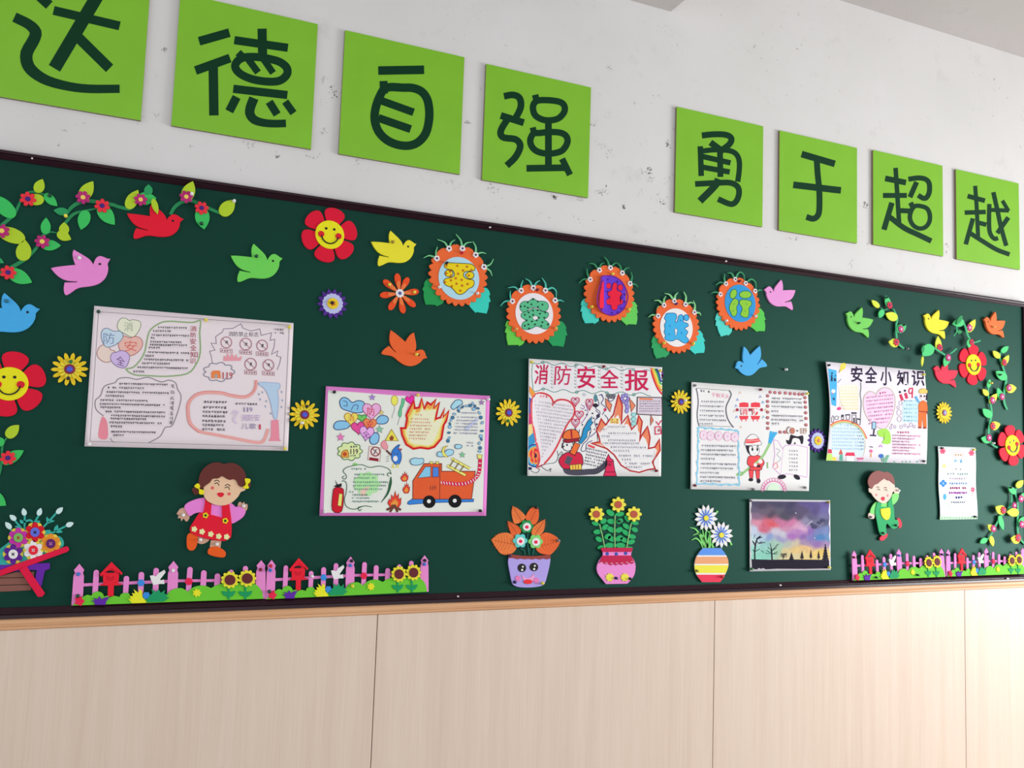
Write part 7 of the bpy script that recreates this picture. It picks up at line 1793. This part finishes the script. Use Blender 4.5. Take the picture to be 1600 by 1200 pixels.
# ------------------------------------------------------------------ push pins
PINC = {'white': (232, 230, 230), 'yellow': (244, 206, 70), 'dark green': (10, 60, 44), 'green': (14, 110, 50), 'black': (14, 12, 20), 'navy': (24, 22, 80), 'dark red': (120, 14, 40), 'red': (190, 20, 44), 'blue': (52, 112, 196), 'grey': (120, 118, 124), 'teal': (20, 104, 130), 'olive': (150, 130, 40), 'purple': (84, 22, 90), 'orange': (248, 170, 90)}
pin_mesh = {}
def pin_data(col):
    if col in pin_mesh: return pin_mesh[col]
    prof = [(.0006, -.004), (.0006, .001), (.0032, .0012), (.0036, .0020), (.0034, .0026), (.0020, .0034), (.0019, .0062), (.0027, .0074), (.0031, .0086), (.0029, .0096), (.0018, .0101)]
    n = 12
    vs, fs = [], []
    for r, h in prof:
        for i in range(n):
            a = 2 * math.pi * i / n
            vs.append((1.35 * r * math.cos(a), -h * 1.15, 1.35 * r * math.sin(a)))
    for j in range(len(prof) - 1):
        for i in range(n):
            a, b = j * n + i, j * n + (i + 1) % n
            fs.append((a, b, b + n, a + n))
    fs.append(tuple(reversed(range(n)))); fs.append(tuple((len(prof) - 1) * n + i for i in range(n)))
    me = bpy.data.meshes.new('push_pin')
    me.from_pydata(vs, [], fs)
    me.materials.append(mat(PINC[col], .8, .18, 0, .02, .5, 300, 'pin'))
    me.polygons.foreach_set('use_smooth', [True] * len(me.polygons))
    bm = bmesh.new(); bm.from_mesh(me); bmesh.ops.recalc_face_normals(bm, faces=bm.faces); bm.to_mesh(me); bm.free()
    pin_mesh[col] = me
    return me
H0, H1, H2 = .0065, .0105, .016     # how far the pinned surface stands off the board
pins = [
 ('dark green', 77.5, 305, .006, 'in a green leaf at the top left, by the red flower'), ('yellow', 102.5, 337, .006, 'where the upper left garland forks'), ('dark green', 315, 349, .006, 'near the tip of a green leaf right of the red dove'),
 ('white', 366, 313.8, .006, 'at the tip of the sprig right of the red dove'), ('white', 299.8, 302.5, .0205, 'in the lime leaf that overlaps the top frame'),
 ('white', 124, 402.8, H0, 'in the wing of the left pink dove'), ('teal', 10, 470, H0, 'in the wing of the left blue dove'), ('dark green', 153.8, 486.5, .005, 'in the top left corner of the pencil poster'), ('white', 139.4, 694, .008, 'in the bottom left corner of the pencil poster'),
 ('yellow', 322, 499.6, .003, 'in the top edge of the pencil poster'), ('yellow', 452.4, 510.8, .003, 'in the top right corner of the pencil poster'), ('yellow', 445.6, 701, .003, 'in the bottom right corner of the pencil poster'),
 ('green', 110.4, 565, .010, 'in an upper petal of the leftmost daisy'), ('black', 106.5, 591, .010, 'in a lower petal of the leftmost daisy'), ('dark green', 400.8, 400, H0, 'in the wing of the left green dove'), ('olive', 614, 377.8, H0, 'in the wing of the left yellow dove'),
 ('yellow', 608.8, 444.4, .005, 'in the upper left petal of the orange flower'), ('yellow', 647.8, 456.3, .005, 'in the right petal of the orange flower'), ('black', 519.3, 472.8, .0105, 'in the centre of the left purple aster'), ('yellow', 651.2, 553.6, H0, 'beside the eye of the central orange dove'),
 ('black', 479.8, 635, .010, 'in an upper petal of the second daisy'), ('white', 472.3, 660.8, .010, 'in a lower petal of the second daisy'),
 ('black', 522.6, 612.4, .009, 'in the top left corner of the fire engine poster'), ('yellow', 653.2, 617.1, .008, 'in the pink top border of the fire engine poster'), ('white', 763.4, 624, .008, 'in the top right corner of the fire engine poster'), ('black', 750.7, 798.1, .009, 'in the bottom right corner of the fire engine poster'), ('white', 507.6, 799.9, .008, 'in the bottom left corner of the fire engine poster'),
 ('green', 794, 657.7, .010, 'in the lowest petal of the third daisy'), ('yellow', 831, 565.6, .008, 'in the top left corner of the large heart poster'), ('yellow', 1031.6, 579.2, .003, 'in the top right corner of the large heart poster'), ('dark red', 943.6, 572.8, .003, 'in the top edge of the large heart poster'), ('navy', 828.6, 732, .008, 'in the bottom left corner of the large heart poster'), ('dark red', 1025.9, 735.5, .003, 'in the bottom right corner of the large heart poster'),
 ('red', 722.3, 394.7, .008, 'at the top of the badge with the yellow character'), ('white', 686.9, 448.4, .008, 'at the lower left of the badge with the yellow character'), ('white', 746.4, 458.3, .008, 'at the lower right of the badge with the yellow character'), ('black', 698.3, 410.7, .010, 'in the disc of the badge with the yellow character'),
 ('dark red', 840, 452.7, .008, 'at the top of the badge with the green spotted character'), ('orange', 807, 514, .008, 'at the lower left of the badge with the green spotted character'), ('orange', 868.6, 512.8, .008, 'at the lower right of the badge with the green spotted character'),
 ('yellow', 957.4, 427.9, .008, 'at the top of the badge with the red character'), ('yellow', 924.8, 479.3, .008, 'at the lower left of the badge with the red character'), ('yellow', 983.1, 483.3, .008, 'at the lower right of the badge with the red character'),
 ('purple', 1056.9, 474.5, .008, 'at the top of the badge with the sky blue character'), ('yellow', 1037.9, 535.9, .008, 'at the lower left of the badge with the sky blue character'), ('yellow', 1083.4, 536.7, .008, 'at the lower right of the badge with the sky blue character'),
 ('dark red', 1155.8, 439.2, .008, 'at the top of the badge with the lime character'), ('white', 1135.2, 501, .008, 'at the lower left of the badge with the lime character'), ('white', 1180.7, 494, .008, 'at the lower right of the badge with the lime character'),
 ('black', 1053.3, 624.1, .010, 'in the left petal of the fourth daisy'), ('white', 1070.8, 625.9, .010, 'in the right petal of the fourth daisy'), ('grey', 1085.8, 602.3, .006, 'in the top left corner of the fireman poster'), ('dark red', 1086.1, 758.6, .006, 'in the bottom left corner of the fireman poster'), ('dark red', 1188.8, 608.7, .003, 'in the top edge of the fireman poster'), ('yellow', 1261.4, 615, .003, 'in the top right corner of the fireman poster'), ('grey', 1258.2, 761.8, .003, 'in the bottom right corner of the fireman poster'), ('grey', 1177.4, 764.4, .003, 'in the bottom edge of the fireman poster'),
 ('black', 1295.4, 570.6, .014, 'in the top left corner of the safety tips poster'), ('yellow', 1443.6, 585.2, .005, 'in the top right corner of the safety tips poster'), ('black', 1444.2, 720.6, .005, 'in the bottom right corner of the safety tips poster'),
 ('olive', 1294.6, 784.8, .003, 'in the top right corner of the dusk painting'), ('yellow', 1295.8, 886.8, .003, 'in the bottom right corner of the dusk painting'), ('green', 1174.4, 889, .006, 'in the bottom left corner of the dusk painting'), ('grey', 1173.4, 782.4, .006, 'in the top left corner of the dusk painting'),
 ('black', 1472.2, 700.2, .006, 'in the top left corner of the narrow notice'), ('yellow', 1522.4, 702.6, .003, 'in the top right corner of the narrow notice'), ('black', 1524.4, 807.4, .003, 'in the bottom right corner of the narrow notice'),
 ('white', 286.5, 804.9, .003, 'in the left hand of the foam girl'), ('white', 381.1, 790.7, .003, 'in the raised hand of the foam girl'), ('white', 313.5, 843.4, .003, 'in the kicked leg of the foam girl'), ('white', 339.3, 850.2, .003, 'in the standing leg of the foam girl'),
 ('white', 1404.2, 766.4, .009, 'in the raised hand of the foam boy'), ('grey', 1361.1, 807.9, .009, 'in the lowered hand of the foam boy'), ('dark green', 1380.6, 833.1, .013, 'in the trouser leg of the foam boy'), ('dark green', 1400.7, 820.9, .013, 'in the kicked trouser leg of the foam boy'),
 ('navy', 796.7, 868, .003, 'at the left of the rim of the smiling pot'), ('navy', 804.5, 909.7, .007, 'at the lower left of the smiling pot'), ('yellow', 848, 911.3, .007, 'at the lower right of the smiling pot'), ('black', 838, 793, .003, 'at the top leaf of the smiling pot'), ('grey', 872.6, 844.6, .003, 'at the tip of the right leaf of the smiling pot'),
 ('navy', 963.1, 903.5, .007, 'between the pinwheels of the pink pot'), ('black', 985, 904.4, .007, 'right of the pinwheels of the pink pot'), ('dark green', 968, 814.4, .004, 'in a leaf of the pink pot'), ('red', 1128.8, 901.3, .0075, 'at the lower right of the striped vase'), ('olive', 1089.2, 892, .0075, 'at the left of the striped vase'),
 ('blue', 122.3, 897.3, .0085, 'in the left post of the leftmost fence'), ('dark green', 121.2, 931.4, .0085, 'low in the left post of the leftmost fence'), ('white', 270.4, 891.6, .0085, 'in the middle post of the leftmost fence'), ('dark red', 407.3, 890.2, .0085, 'in the right post of the leftmost fence'),
 ('red', 423.2, 884.5, .0085, 'in the left post of the second fence, upper one'), ('blue', 422.5, 891.2, .0085, 'in the left post of the second fence, lower one'), ('white', 488, 900.5, .0085, 'in a short picket of the second fence'), ('black', 549.5, 876.6, .0085, 'in the middle post of the second fence, upper one'), ('blue', 547.6, 883.8, .0085, 'in the middle post of the second fence, lower one'), ('yellow', 551, 915.8, .012, 'in the green bush of the second fence'), ('black', 664, 875.8, .0085, 'in the right post of the second fence, upper one'), ('blue', 663.5, 881.8, .0085, 'in the right post of the second fence, lower one'), ('dark green', 421, 924.4, .0085, 'low in the left post of the second fence'),
 ('dark red', 1334.8, 870.9, .0145, 'in the left post of the third fence'), ('blue', 1405.2, 868, .0145, 'in the middle post of the third fence'), ('dark green', 1370, 902.4, .018, 'in the bush of the third fence, left one'), ('dark green', 1434.7, 898.6, .018, 'in the bush of the third fence, right one'), ('navy', 1472.5, 866.5, .0145, 'in the right post of the third fence'), ('navy', 1481, 867, .0145, 'in the left post of the rightmost fence'), ('navy', 1545.2, 866, .0145, 'in the middle post of the rightmost fence'),
 ('dark green', 1342.2, 504.7, .0085, 'in the light green dove on the right'), ('orange', 1553, 510.9, .0125, 'in the orange dove in the upper right corner'), ('dark green', 1385.9, 464.7, .012, 'in the top leaf of the vine by the light green dove'), ('dark green', 1413.3, 507.6, .012, 'in the right leaf of the vine by the light green dove'), ('grey', 1418, 544.9, .001, 'below the vine by the light green dove'),
 ('yellow', 1549, 598.5, .012, 'in the top leaf of the vine left of the tilted flower'), ('white', 1552.7, 692.5, .011, 'at the foot of the vine left of the tilted flower'), ('dark green', 1563.5, 585.5, .012, 'in the broad leaf of the vine nearest the frame'), ('black', 1580, 762, .017, 'in the top leaf of the vine in the lower right corner'), ('white', 1228.4, 577.3, .001, 'alone on the bare board right of the blue dove'),
]
for col, x, y, h, where_ in pins:
    d = B0 + h
    q = U(x, y, d + .006)
    o = bpy.data.objects.new('push_pin', pin_data(col))
    o.location = (q[0], -d, q[1])
    COL.objects.link(o)
    tag(o, '%s push pin %s' % (col, where_), 'push pin', 'push pins')
